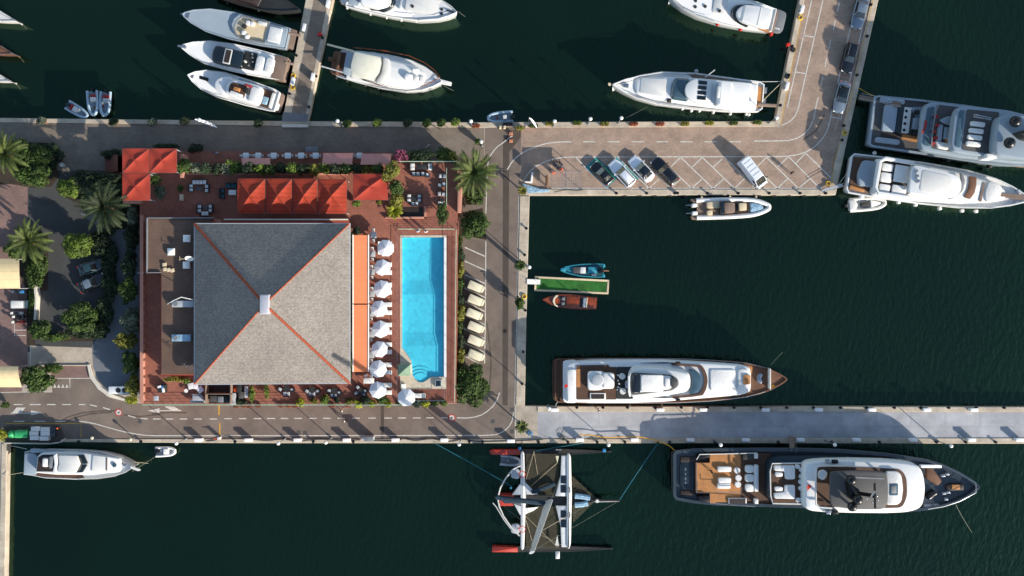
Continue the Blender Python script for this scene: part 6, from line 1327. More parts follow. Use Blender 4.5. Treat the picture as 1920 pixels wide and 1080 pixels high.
b.S('deck', 'white', [(24, -20, 20), (50, -22, 22), (100, -23, 23), (150, -19, 20), (180, -10, 10), (194, -3, 3)], 1.0, 1.75, r=.3, bev=.05)
b.S('swim_platform', 'teak_grey', [(-2, -22, 22), (22, -22, 22)], -.4, 1.62, r=.1, bev=.02)
b.P('glass_roof', 'glass_dark', [(80, -17), (132, -19), (140, -16), (143, 0), (140, 15), (130, 17), (80, 16)], 1.7, 3.0, r=.5, bev=.15, taper=.2); b.Rc('roof_panel', 'navy_deck', 82, -14, 102, 13, 2.95, 3.08, r=.1, bev=.02)
b.Rc('sunroof_frame', 'offwhite', 103, -14, 117, 14, 2.95, 3.1, r=.1, bev=.02); b.Rc('sunroof', 'wood_dark', 105, -12, 115, 12, 3.0, 3.13, r=.1, bev=0)
b.P('cockpit', 'charcoal', [(56, -17), (80, -17), (80, 16), (56, 16)], 1.6, 1.9, r=.1, bev=0); b.cyl('cockpit_table', 'offwhite', 76, 2, 1.9, 2.4, 2.2)
for a, c in ((64, -8), (62, 0), (68, 8), (66, -14)): b.cyl('cushion_dot', 'grey', a, c, 1.9, 2.1, 1.6, 10)
b.Rc('sunpad', 'cushion', 40, -14, 56, 15, 1.8, 2.3, r=.5, bev=.12); b.Rc('sunpad', 'cushion', 22, -15, 38, 14, 1.8, 2.35, r=.5, bev=.12); b.Rc('sunpad_gap', 'teal_light', 37, -12, 41, 12, 1.8, 2.1, r=.1, bev=0)
b.Rc('bow_sunpad', 'cushion', 152, -9, 176, 10, 1.7, 2.0, r=.4, bev=.1); b.Rc('deck_hatch', 'charcoal', 180, -3, 186, 4, 1.7, 2.1, r=.05, bev=0); b.P('anchor_gear', 'steel', [(190, -3), (206, -1), (206, 2), (190, 3)], 1.9, 2.7, r=.05)
b.tube('passerelle', 'teak_grey', [(2, -12, 1.6), (-14, -12, 1.2)], .2); b.rail([(120, -24, 25), (150, -21, 22), (180, -12, 12), (199, -1, 1)], 1.9, .4)
b = Boat('motor_yacht', 'white flybridge yacht with black bow hatch, lowest of the three left of the north pier', 'yacht', S_=(520, 190), B_=(351, 140))
b.hull([(0, -18, 20), (10, -21, 22), (60, -24, 25), (110, -25, 25), (145, -19, 19), (165, -10, 10), (176, -1, 1)], 1.5, 2.8, 'gelcoat', inset=.12, depth=.2)
b.S('deck', 'greyblue', [(8, -17, 18), (60, -21, 22), (110, -22, 22), (145, -16, 16), (164, -7, 7)], 1.0, 1.75, r=.3, bev=.05)
b.S('swim_platform', 'teak_grey', [(-10, -12, 14), (-8, -17, 19), (6, -18, 20)], -.6, .3, r=.4); b.P('aft_steps', 'offwhite', [(-4, 2), (6, 0), (6, 18), (-4, 16)], .2, 1.2, r=.3)
b.Rc('cockpit_floor', 'teak_dark', 8, -16, 34, 18, 1.6, 1.82, r=.2, bev=0); b.Rc('cockpit_sofa', 'offwhite', 8, -14, 14, 16, 1.8, 2.3, r=.3, bev=.08); b.Rc('cockpit_table', 'sail_bag', 18, -2, 28, 12, 1.8, 2.4, r=.1)
b.S('saloon', 'gelcoat', [(34, -20, 20), (90, -20, 20), (112, -16, 16), (122, -8, 8)], 1.7, 3.0, r=.9, bev=.25, taper=.15)
b.P('windscreen', 'gelcoat', [(92, -20), (106, -18), (119, -10), (123, 0), (119, 10), (106, 18), (92, 20), (98, 0)], 2.9, 3.4, r=.6, bev=.1)
b.S('flybridge', 'gelcoat', [(32, -15, 15), (40, -19, 19), (80, -17, 18), (96, -13, 13), (100, -4, 4)], 2.9, 3.9, r=.7, bev=.15); b.P('fly_cockpit', 'teak_dark', [(62, -12), (92, -11), (95, 0), (92, 11), (62, 13)], 3.85, 4.0, r=.4, bev=0)
b.P('fly_sofa', 'cushion', [(66, 6), (90, 5), (91, 11), (66, 12)], 3.95, 4.4, r=.2, bev=.06); b.Rc('fly_table', 'teak', 74, -4, 86, 3, 3.95, 4.4, r=.1); b.P('helm', 'charcoal', [(58, -8), (64, -10), (66, -2), (60, 4), (56, 2)], 3.9, 4.6, r=.2, bev=.1)
b.Rc('fly_sunpad', 'cushion', 36, -14, 54, 15, 3.85, 4.15, r=.4, bev=.08); b.Rc('red_cushion', 'cloth_red', 54, -15, 68, -11, 3.9, 4.3, r=.1)
b.P('bow_cockpit', 'beige', [(124, -13), (146, -10), (146, 9), (124, 13)], 1.7, 1.95, r=.4, bev=0); b.P('bow_seat', 'offwhite', [(128, -6), (146, -6), (146, 5), (128, 6)], 1.9, 2.2, r=.3, bev=.06); b.Rc('bow_hatch', 'black', 136, -5, 157, 1, 2.1, 2.4, r=.05, bev=0)
b.P('anchor_gear', 'steel', [(164, -3), (172, -2), (172, 3), (164, 4)], 2.0, 2.6, r=.05); b.rail([(90, -23, 23), (110, -24, 24), (145, -18, 18), (174, -1, 1)], 1.9, .5)
# ---- dark wooden boat at the very top
b = Boat('motor_boat', 'dark wooden boat with an orange bow deck, cut by the top edge', 'boat', S_=(398, -26), B_=(562, 18))
b.hull([(0, -18, 18), (60, -21, 21), (110, -19, 19), (145, -11, 11), (166, -3, 3), (170, -1, 1)], 1.0, 1.9, 'charcoal', inset=.15, depth=.2, name='hull')
b.S('deck', 'wood_dark', [(4, -15, 15), (60, -18, 18), (110, -16, 16), (145, -8, 8), (162, -1, 1)], .6, 1.2, r=.2, bev=0); b.P('bow_deck', 'mahogany', [(130, -11), (150, -7), (162, 0), (150, 6), (128, 12), (132, 0)], 1.1, 1.4, r=.2, bev=0)
b.Rc('cabin', 'wood_dark', 40, -12, 90, 12, 1.1, 2.2, r=.3, bev=.1); b.tube('cabin_rail', 'steel', [(92, -13, 1.9), (95, 0, 2.1), (92, 13, 1.9)], .06)
b.Rc('side_window', 'glass_dark', 50, 10, 84, 13, 1.2, 1.9, r=.1); b.fenders([(36, 24), (96, 22)], 0, 'charcoal', .16, .6)
# ---- BL: white cabin cruiser at the lower left
b = Boat('cabin_cruiser', 'white cabin cruiser with V-shaped dark windscreen at the lower left quay', 'boat', S_=(45, 868), B_=(248, 877))
b.hull([(0, -21, 22), (15, -25, 23), (40, -28, 27), (100, -29, 27), (140, -27, 24), (170, -20, 18), (190, -11, 10), (203, -1, 1)], 1.3, 2.4, 'gelcoat', inset=.1, depth=.25)
b.S('side_deck', 'teak_dark', [(24, -24, 23), (100, -26, 24), (140, -24, 21), (170, -17, 15), (190, -8, 8), (199, -2, 2)], .8, 1.5, r=.2, bev=0)
b.P('transom', 'greyblue', [(0, -18), (20, -18), (26, -10), (26, 12), (22, 22), (0, 21)], 1.0, 1.9, r=.3, bev=.05); b.P('side_cover', 'greyblue', [(10, -27), (70, -26), (76, -24), (66, -21), (12, -20)], 1.3, 2.0, r=.2, bev=.03)
b.P('cabin', 'gelcoat', [(24, -14), (30, -20), (60, -23), (112, -24), (180, -17), (180, 10), (112, 18), (60, 20), (22, 18)], 1.3, 2.8, r=.3, bev=.12, taper=.05)
b.P('aft_cockpit', 'wood_dark', [(26, -12), (34, -17), (56, -18), (58, 14), (24, 15)], 2.7, 2.84, r=.1, bev=0); b.Rc('helm_seat', 'cushion', 34, -10, 44, 6, 2.8, 3.4, r=.2, bev=.08); b.Rc('console', 'grey', 47, -14, 53, 8, 2.8, 3.5, r=.1)
b.P('roof', 'gelcoat', [(54, -16), (60, -20), (62, -4), (60, 18), (54, 16), (57, 0)], 2.8, 3.6, r=.1); b.P('roof_panel', 'offwhite', [(63, -17), (98, -18), (104, -2), (96, 15), (62, 15), (66, -2)], 3.0, 3.55, r=.2, bev=.08)
b.P('windscreen', 'glass_dark', [(99, -19), (111, -20), (119, -4), (106, -4)], 2.75, 3.1, r=.05, bev=.02); b.P('windscreen', 'glass_dark', [(106, -1), (118, -1), (110, 13), (98, 14)], 2.75, 3.1, r=.05, bev=.02)
b.P('foredeck_pad', 'offwhite', [(128, -20), (158, -18), (158, 8), (127, 11)], 2.75, 2.95, r=.2, bev=.04); b.tube('boat_hook', 'wood', [(155, -16, 3.0), (156, 8, 3.0)], .07); b.cyl('deck_hatch', 'glass_blue', 169, -3, 2.7, 3.0, 4)
b.P('winch', 'steel', [(182, -7), (192, -7), (192, -3), (182, -2)], 1.6, 2.3, r=.1); b.P('pulpit', 'offwhite', [(200, -3), (217, 2), (218, 5), (214, 6), (199, 1)], 2.2, 2.45, r=.1, bev=0)
b.rail([(100, -28, 26), (140, -26, 23), (170, -19, 17), (190, -10, 9), (202, -1, 1)], 1.8, .6)
# ---- bows of three boats at the left edge
for i, (x, y, m, lb) in enumerate(((31, 39, 'offwhite', 'pale pointed bow entering at the left edge, uppermost of three'), (26, 101, 'wood', 'brown pointed bow entering at the left edge, middle of three'), (20, 152, 'offwhite', 'pale pointed bow entering at the left edge, lowest of three'))):
    b = Boat('moored_boat', lb, 'boat', S_=(x-150, y-42), B_=(x, y), group='boats at the left edge')
    b.hull([(0, -14, 14), (50, -19, 19), (95, -16, 16), (130, -8, 8), (154, -1, 1)], .9, 1.5, m, inset=.12, depth=.12); b.S('deck', 'teak_grey' if m != 'wood' else 'mahogany', [(4, -12, 12), (50, -16, 16), (95, -13, 13), (130, -5.5, 5.5), (148, -1, 1)], .5, 1.1, r=.2, bev=0)
    b.S('coachroof', 'white', [(30, -8, 8), (100, -8, 8), (112, -4, 4)], .9, 1.7, r=.4, bev=.1); b.tube('bowsprit', 'steel', [(148, 0, 1.6), (164, 1, 1.8)], .045); b.tube('pulpit', 'steel', [(128, -8, 2.0), (156, 0, 2.3), (128, 8, 2.0)], .04)
    b.tube('mooring_line', 'rope_grey', [(166, 1, 1.7), (178, 10, -1.1)], .018)

# ---- RIBs, tenders, small boats
def rib(S_, B_, hw, label, m='rib_tube', fl='rib_floor', bits=(), group='inflatable boats', z=-.55, r=None, name='inflatable_boat'):
    b = Boat(name, label, 'boat', S_=S_, B_=B_, group=group); L_ = b.L; r = r or hw*.24
    pts = [(0, -hw+r), (L_*.35, -hw+r), (L_*.65, -hw+r+hw*.06), (L_*.82, -(hw-r)*.72), (L_*.95, -(hw-r)*.28), (L_-r, 0), (L_*.95, (hw-r)*.28), (L_*.82, (hw-r)*.72), (L_*.65, hw-r-hw*.06), (L_*.35, hw-r), (0, hw-r)]
    q = M(); P_ = [Vector(b.w(a, c, z+.1*(a/L_)**2*3)) for a, c in pts]; Q = []
    for i in range(len(P_)-1):
        p0, p1, p2, p3 = P_[max(i-1, 0)], P_[i], P_[i+1], P_[min(i+2, len(P_)-1)]
        for k in range(4): t_ = k/4; Q.append(.5*((2*p1)+(p2-p0)*t_+(2*p0-5*p1+4*p2-p3)*t_*t_+(3*p1-p0-3*p2+p3)*t_**3))
    Q.append(P_[-1]); q.tube(Q, r/S, 10); q.out('tube', m, b.t)
    b.S('floor', fl, [(1, -(hw-r)), (L_*.65, -(hw-r)*.98), (L_*.85, -(hw-r)*.6), (L_-2*r, -.5)][0:0] or [(1, -(hw-r), hw-r), (L_*.65, -(hw-r)*.95, (hw-r)*.95), (L_*.85, -(hw-r)*.55, (hw-r)*.55), (L_-2*r, -.4, .4)], WZ-.1, z-.1, r=0, bev=0)
    return b
b = rib((172.5, 170), (175.5, 217), 11.5, 'pale grey inflatable boat with open bow down, left of the two upright ones'); b.Rc('console', 'offwhite', 12, -5, 20, 5, -.6, .1, r=.1); b.Rc('seat', 'cloth_red', 7, -5, 11, 5, -.6, .0, r=.05); b.Rc('outboard', 'black', -5, -2, 1, 2, -.9, .1, r=.1); b.cyl('life_ring', 'flower_red', 32, -3, -.6, -.45, 2.5)
b = rib((198, 172), (196, 218), 11.5, 'pale grey inflatable boat with red mark, right of the two upright ones'); b.Rc('console', 'grey_light', 12, -5, 20, 5, -.6, .1, r=.1); b.Rc('seat', 'cloth_red', 6, -6, 11, 6, -.6, .0, r=.05); b.Rc('outboard', 'black', -5, -2, 1, 2, -.9, .1, r=.1); b.cyl('life_ring', 'flower_red', 27, -5, -.6, -.45, 3)
b = rib((126, 196), (165, 219), 10, 'small tilted inflatable boat left of the two upright ones'); b.Rc('seat', 'offwhite', 12, -5, 22, 5, -.6, -.1, r=.1); b.Rc('bench', 'cloth_red', 6, -5, 10, 5, -.6, -.1, r=.05); b.Rc('outboard', 'charcoal', -4, -2, 2, 2, -.9, .1, r=.1)
b = rib((962, 218), (913.5, 222), 11.5, 'grey inflatable boat moored at the promenade beside the white flag'); b.Rc('console', 'offwhite', 12, -4, 19, 4, -.6, .1, r=.1); b.Rc('outboard', 'black', -3, -3, 5, 3, -.9, .2, r=.1); b.cyl('cushion', 'cloth_red', 30, 0, -.6, -.4, 2)
b = rib((938, 862), (977, 866.5), 10.5, 'grey inflatable tender nosing against the trimaran', m='grey_light', fl='grey'); b.Rc('seat', 'grey', 12, -4, 17, 4, -.6, -.1, r=.1)
b = rib((1593, 385), (1662, 380), 13.5, 'small grey and white tender below the white flybridge yacht', m='offwhite', fl='grey_light', z=-.35); b.P('engine', 'offwhite', [(0, -10), (12, -9), (16, 0), (12, 9), (0, 10)], -.5, .3, r=.2, bev=.1); b.Rc('seat', 'charcoal', 22, -4, 38, 4, -.4, .1, r=.1); b.P('bow_pad', 'white', [(40, -7), (55, -3), (60, 0), (55, 3), (40, 7)], -.5, .0, r=.1); b.Rc('outboard', 'grey_dark', -6, -3, 0, 3, -.8, .2, r=.1)
b = rib((292, 847.5), (330, 846), 10, 'tiny white tender at the south quay beside the cabin cruiser', m='white', fl='grey_light'); b.Rc('seat', 'cushion', 14, -5, 24, 5, -.6, -.1, r=.1); b.Rc('outboard', 'black', -4, -3, 5, 2, -.8, .2, r=.1)
b = rib((1306, 392), (1446, 388), 20.5, 'long white rigid inflatable with brown seats and twin outboards below the parking quay', m='white', fl='teak_grey', z=-.1, r=4.2, name='rigid_inflatable')
for y in (-7.5, 7.5): b.Rc('outboard', 'white', -8, y-3.4, 2, y+3.4, -.5, .7, r=.15, bev=.1); b.tube('outboard_leg', 'steel', [(-8, y, .1), (-20, y, -.2)], .1)
for y in (-16, 16): b.P('step_pad', 'teak_grey', [(-12, y-3), (0, y-4), (0, y+4), (-10, y+3)], -.9, -.3, r=.2)
b.Rc('sunpad', 'beige', 20, -13, 44, -1, -.2, .4, r=.15, bev=.06); b.Rc('sunpad', 'beige', 20, 3, 30, 12, -.2, .4, r=.15, bev=.06); b.Rc('helm_console', 'teak_grey', 52, -11, 72, 9, -.2, .9, r=.3, bev=.1); b.Rc('windscreen', 'glass_dark', 45, -12, 52, 10, -.2, 1.0, r=.2, bev=.1)
b.Rc('forward_seat', 'beige', 80, -9, 94, 5, -.2, .5, r=.2, bev=.06); b.P('bow_locker', 'sail_bag', [(100, -9), (112, -8), (124, -4), (126, 3), (108, 8), (100, 8), (103, 0)], -.2, .35, r=.3); b.Rc('dark_well', 'black', 74, -8, 79, 5, -.2, .05, r=.1, bev=0)
b.fenders([(10, -22), (63, -22), (112, -20)], -.2, 'beige', .14, .5)
b = Boat('open_boat', 'teal open motor boat with grey sunpad north of the green floating dock', 'boat', S_=(1131, 507.5), B_=(1051, 505.5))
b.hull([(-1, -13, 13), (10, -13.5, 13.5), (40, -12, 12.5), (60, -9, 9), (74, -5.5, 5.5), (80.5, -2, 2)], -.2, .15, 'teal', inset=.16, depth=.25); b.S('deck', 'teal_dark', [(3, -10.5, 10.5), (40, -9.5, 10), (58, -7, 7), (70, -3.5, 3.5)], -.7, -.25, r=.1, bev=0)
b.Rc('sunpad', 'cushion', 33, -5.5, 43, 6, -.3, .1, r=.1, bev=.04); b.Rc('sunpad_cover', 'grey_dark', 43, -5.5, 57, 6, -.3, .08, r=.2, bev=.04); b.Rc('aft_seat', 'teal_light', 12, -6.5, 28, 5.5, -.3, .1, r=.1, bev=.04); b.P('bow_cap', 'teal_light', [(70, -4), (79, -2), (79, 2), (70, 4)], -.2, .22, r=.1)
b.Rc('console', 'steel', 13, 6, 22, 10, -.3, .5, r=.1); b.P('outboard', 'black', [(-1, -3), (6, -5), (7, 5), (-1, 3)], -.4, .5, r=.1); b.tube('outboard_leg', 'wood', [(0, 0, .1), (-10, 0, -.5)], .1)
for y in (-9.5, 9.5): b.P('stern_step', 'teal_light', [(-3, y-3), (8, y-3.5), (8, y+3.5), (-4, y+3)], -.9, -.3, r=.1)
b = Boat('wooden_runabout', 'varnished wooden runabout with orange-brown decks south of the green floating dock', 'boat', S_=(1119, 569), B_=(1017.5, 562))
b.hull([(0, -11, 11.5), (20, -12.5, 13), (50, -13.5, 13.5), (72, -12, 12), (88, -7.5, 7.5), (97, -3.5, 3.5), (102, -.6, .6)], -.1, .3, 'mahogany', inset=.1, depth=.1); b.S('deck', 'mahogany', [(1.5, -9.5, 10), (20, -11, 11.5), (50, -12, 12), (72, -10.5, 10.5), (88, -6, 6), (98, -1, 1)], -.6, 0.02, r=.1, bev=.02)
b.Rc('cockpit', 'wood_dark', 58, -9.5, 77, 9.5, -.3, .06, r=.2, bev=0); b.Rc('cockpit', 'wood_dark', 25, -9, 32, 9, -.3, .06, r=.1, bev=0); b.Rc('engine_hatch', 'mahogany', 33, -10, 57, 10, -.1, .14, r=.1, bev=.03)
b.P('windscreen', 'cream', [(74, -11), (78, -10), (82, -4), (83, 2), (79, 9), (73, 12), (72, 10), (77, 7), (79.5, 1), (78, -5), (74, -8)], 0, .5, r=.1, bev=.02); b.Rc('rear_seat', 'greyblue', 21, -9, 26, 9, -.1, .3, r=.1); b.Rc('seat_edge', 'cream', 18, -10, 20, 9, 0, .3, r=.05)
for y in (-4.5, 5): b.Rc('seat', 'grey', 60, y-3, 66, y+3, 0, .25, r=.1)
b.cyl('cleat', 'steel', 94, 0, 0, .2, 1); b.cyl('cleat', 'steel', 4, -8, 0, .2, 1); b.cyl('cleat', 'steel', 4, 8, 0, .2, 1)

# ---- trimaran
tr = Boat('racing_trimaran', 'large racing trimaran with netting, red sterns and a tall wing mast', 'trimaran', o=(1015, 938))
def spindle(x0, x1, yc, hw, zt, name, m, x_red=None, dy=0):
    st = []
    n = 16
    for i in range(n+1):
        f = i/n; w_ = hw*min(1, (f*9+.35))*min(1, ((1-f)*2.6)**.75) if f < 1 else .15
        st.append((x0+(x1-x0)*f, yc+dy*f-w_, yc+dy*f+w_))
    tr.hull(st, zt, zt+.2, m, inset=.12, depth=.05, name=name, flare=.3); tr.S(name+'_deck', m, [(a, c+.8, d-.8) for a, c, d in st[:-1]], zt-.4, zt+.02, r=0, bev=0)
spindle(917, 1147, 848, 5.6, -.3, 'float', 'charcoal', dy=-1); spindle(922, 1150, 1030, 5.6, -.3, 'float', 'charcoal', dy=-1); spindle(934, 1132, 938, 9.5, .5, 'main_hull', 'charcoal')
tr.P('float_stern', 'red_hull', [(917, 846), (924, 843.5), (974, 843), (974, 853), (922, 853)], -1.0, .1, r=.2, bev=.1); tr.P('float_stern', 'red_hull', [(923, 1024.5), (970, 1026), (971, 1036), (922, 1035.5)], -1.0, .1, r=.1, bev=.1)
tr.P('hull_stern', 'red_hull', [(936, 928), (964, 928), (964, 949), (936, 949)], -.8, .9, r=.2, bev=.1); tr.Rc('cockpit', 'sail_blue', 944, 933, 975, 944, .8, 1.2, r=.2)
tr.P('aft_beam', 'gelcoat', [(976, 850), (980, 846), (983, 850), (985.5, 930), (986, 945), (983, 1028), (979, 1033), (976, 1028)], .5, 1.2, r=.3, bev=.15)
tr.P('forward_beam', 'gelcoat', [(1063, 853), (1067, 850), (1070.5, 856), (1072.5, 930), (1072, 948), (1070.5, 1020), (1067, 1031), (1063, 1026)], .7, 1.5, r=.3, bev=.2)
tr.P('beam_fairing', 'gelcoat', [(1052.5, 855), (1063, 855), (1063, 931), (1041, 930), (1051, 892)], .7, 1.25, r=.1, bev=.08); tr.P('beam_fairing', 'gelcoat', [(1042, 949), (1063, 949), (1063, 1026), (1052.5, 1026), (1051, 987)], .7, 1.25, r=.1, bev=.08)
for y0, y1 in ((892, 906.5), (909.5, 924), (957, 971), (974, 989)): tr.Rc('solar_panel', 'glass_dark', 1051.5, y0, 1061.5, y1, 1.2, 1.3, r=.05, bev=0)
for y in (918, 965): tr.Rc('vent', 'grey', 1064.5, y-4, 1069.5, y+6, 1.4, 1.56, r=.05, bev=0)
for y0, y1 in ((851, 928), (949, 1029)): q = M(); p = tr.poly([(986, y0), (1052, y0), (1048, (y0+y1)/2), (1050, y1), (986, y1)], .9); p = p if area2(p) > 0 else p[::-1]; q.add([(x, y, .9) for x, y in p], [tuple(range(5))]); q.out('net', 'net', tr.t)
for pts in ([(1073, 892), (1118, 934), (1073, 930)], [(1073, 948), (1116, 940), (1075, 980)]): q = M(); p = tr.poly(pts, .8); p = p if area2(p) > 0 else p[::-1]; q.add([(x, y, .8) for x, y in p], [(0, 1, 2)]); q.out('net', 'net', tr.t)
tr.P('side_deck', 'gelcoat', [(963, 944), (986, 945), (986, 952), (1011, 950), (1000, 958), (986, 964), (975, 966)], .6, 1.15, r=.1, bev=.05); tr.P('side_deck', 'gelcoat', [(960, 928), (975, 908), (986, 906), (1000, 920), (1010, 928), (986, 928)], .6, 1.15, r=.1, bev=.05)
tr.tube('boom', 'charcoal', [(927, 931, 2.4), (1022, 941, 2.6)], .16); tr.tube('furled_sail', 'sail_blue', [(930, 932, 2.9), (950, 936, 3.0), (1000, 941, 3.0), (1022, 943, 2.9)], .36)
tr.tube('sail_bag', 'sail_blue', [(997, 923, 1.3), (1012, 918, 1.4), (1030, 911, 1.4), (1041, 907, 1.3)], .3); tr.tube('sail_bag', 'sail_bag', [(1078, 930, 1.1), (1090, 931, 1.2), (1106, 934, 1.1)], .38); tr.tube('sail_bag', 'sail_bag', [(1078, 947, 1.1), (1092, 946, 1.2), (1102, 944, 1.1)], .38)
tr.tube('bowsprit', 'charcoal', [(1112, 938, .8), (1163, 938.5, 1.0)], .14); tr.tube('bobstay', 'offwhite', [(1115, 941, .9), (1160, 940, .9)], .05); tr.cyl('bow_ring', 'offwhite', 1120, 940, .8, 1.2, 3.2)
# wing mast: tall, slightly raked aft
q = M(); m0, m1 = Vector(W(1029, 940, 1.4)), Vector(W(997, 1036, 24)); rr = []
for i in range(9):
    f = i/8; c = m0.lerp(m1, f); l_ = .62*(1-.45*f); w_ = .26*(1-.4*f); a_ = R(20)
    rr.append([(c.x+l_*math.cos(6.2832*k/14)*math.cos(a_)-w_*math.sin(6.2832*k/14)*math.sin(a_), c.y+l_*math.cos(6.2832*k/14)*math.sin(a_)+w_*math.sin(6.2832*k/14)*math.cos(a_), c.z) for k in range(14)])
q.rings(rr); q.out('wing_mast', 'offwhite', tr.t)
top = (997, 1034, 23.5); mid = (1008, 1000, 16)
for i, p in enumerate([(980, 852, .9), (1067, 853, 1.2), (980, 1030, .9), (1067, 1029, 1.2), (1162, 938, 1.0), (1118, 938, 1.0), (930, 938, 1.0)]): q = M(); q.tube([W(*(top if i in (0, 2, 4) else mid)), W(*p)], .018, 4); q.out('stay', 'rope_grey', tr.t)
for pts in ([(986, 900, 1.2), (1001, 848, 1.0)], [(1001, 846, 1.0), (1008, 890, 1.1)], [(995, 912, 1.1), (1045, 868, 1.0)], [(1018, 994, 1.1), (1068, 965, 1.5)], [(986, 968, 1.1), (1045, 1026, 1.0)], [(986, 975, 1.1), (998, 1015, 1.0)]): tr.tube('sheet', 'beige', pts, .022)
tr.tube('stern_rail', 'offwhite', [(976, 873, 1.3), (962, 880, 1.3), (948, 897, 1.3), (938, 915, 1.2), (933, 934, 1.2), (936, 950, 1.2), (944, 968, 1.3), (958, 988, 1.3), (974, 1005, 1.3)], .11)
tr.tube('stern_rail', 'offwhite', [(924, 943, 1.2), (930, 950, 1.2), (945, 975, 1.2), (962, 997, 1.2)], .07)
for y in (889, 992): tr.P('winch_pod', 'grey_light', [(958, y-8), (972, y-10), (977, y), (972, y+10), (958, y+7)], .8, 1.3, r=.3, bev=.08); q = M(); c = tr.w(979, y, 1.5); q.torus(c[0], c[1], 1.6, .45, .05, 16); q.out('steering_wheel', 'red', tr.t)
for x in (972, 1042, 1048): tr.Rc('deck_box', 'blue' if x < 1000 else 'offwhite', x, 839 if x < 1040 else 843, x+5, 845, .0, .5, r=.05)
tr.Rc('float_pad', 'blue', 1130, 842, 1136, 848, 0, .4, r=.1); tr.Rc('daggerboard', 'offwhite', 1041.5, 1034, 1049.5, 1048, .8, 1.0, r=.05); tr.cyl('coil', 'rope_teal', 958, 915, .9, 1.1, 2.2); tr.P('pennant', 'cream', [(1042, 855), (1048, 855), (1045, 869)], 1.6, 1.63, r=0, bev=0); tr.P('pennant', 'offwhite', [(1041, 1022), (1048, 1024), (1045, 1003)], 1.6, 1.63, r=0, bev=0)
# ---- mooring lines
G = 'mooring lines'
ropes('mooring_line', 'long blue-green mooring line from the south kerb to the trimaran stern', [(815, 831, .2), (960, 912, .6)], 'rope_teal', .04, .3, G)
ropes('mooring_line', 'long blue-green mooring line from the pier to the tip of the bowsprit', [(1233, 832, .2), (1162, 937, .9)], 'rope_teal', .04, .3, G)
ropes('mooring_line', 'blue-green line from the pier to the upper trimaran float', [(1094, 831, .2), (1003, 846, .3)], 'rope_teal', .04, .2, G)
ropes('mooring_line', 'grey line running down from the bow of the big dark yacht', [(1792, 946, 3.5), (1822, 998, -1.1)], 'rope_grey', .025, .3, G)
ropes('mooring_line', 'thin line from the bow of the long white yacht up to the right', [(1446, 684, 2.6), (1468, 660, -1.1)], 'rope_grey', .02, .2, G)
ropes('mooring_line', 'thin line from the stern of the long white yacht to the pier', [(1046, 752, 1.5), (1038, 768, .2)], 'offwhite', .03, .1, G)
ropes('mooring_line', 'thin line from the white flybridge yacht to the quay corner', [(1598, 312, 1.5), (1572, 347, .3)], 'offwhite', .03, .2, G)
ropes('mooring_line', 'yellow line from the quay to the tri-deck yacht', [(1611, 165, .2), (1640, 180, 1.5), (1668, 188, 2)], 'rope_yellow', .04, .3, G)
ropes('mooring_line', 'line from the stern of the brown-decked white yacht to the quay arm', [(1424, 195, 1.6), (1468, 152, .2)], 'beige', .04, .1, G)
ropes('mooring_line', 'upper stern line of the brown-decked white yacht', [(1428, 153, 1.6), (1466, 152.6, .2)], 'offwhite', .03, .1, G)
ropes('mooring_line', 'line from the side of the brown-decked white yacht to the north kerb', [(1214, 200, 1.5), (1172, 222, .2)], 'rope_grey', .018, .2, G)
ropes('mooring_line', 'line from the cabin cruiser bow to the small white tender', [(248, 884, 1.5), (293, 855, .0)], 'rope_grey', .025, .2, G)
ropes('mooring_line', 'pale stern line from the cabin cruiser to the left quay wall', [(44, 886, 1.2), (6, 892, .2)], 'beige', .035, .1, G)
ropes('mooring_line', 'upper stern line from the cabin cruiser to the corner', [(50, 842, 1.2), (20, 836, .2)], 'offwhite', .03, .1, G)
ropes('mooring_line', 'line from the cabin cruiser bow pointing right', [(247, 866, 2), (278, 869, -1.0)], 'beige', .02, .1, G)
ropes('mooring_line', 'line from the bow of the cream-canvas yacht', [(831, 160, 2.4), (850, 170, -1.0)], 'rope_grey', .02, .1, G)
ropes('mooring_line', 'line from the bow of the white yacht cut by the top edge', [(860, 22, 2.4), (872, 31, -1.0)], 'rope_grey', .02, .1, G)
ropes('mooring_line', 'line from the bow of the yacht with red fenders', [(1262, 8, 2.4), (1250, 13, -1.0)], 'rope_grey', .02, .1, G)
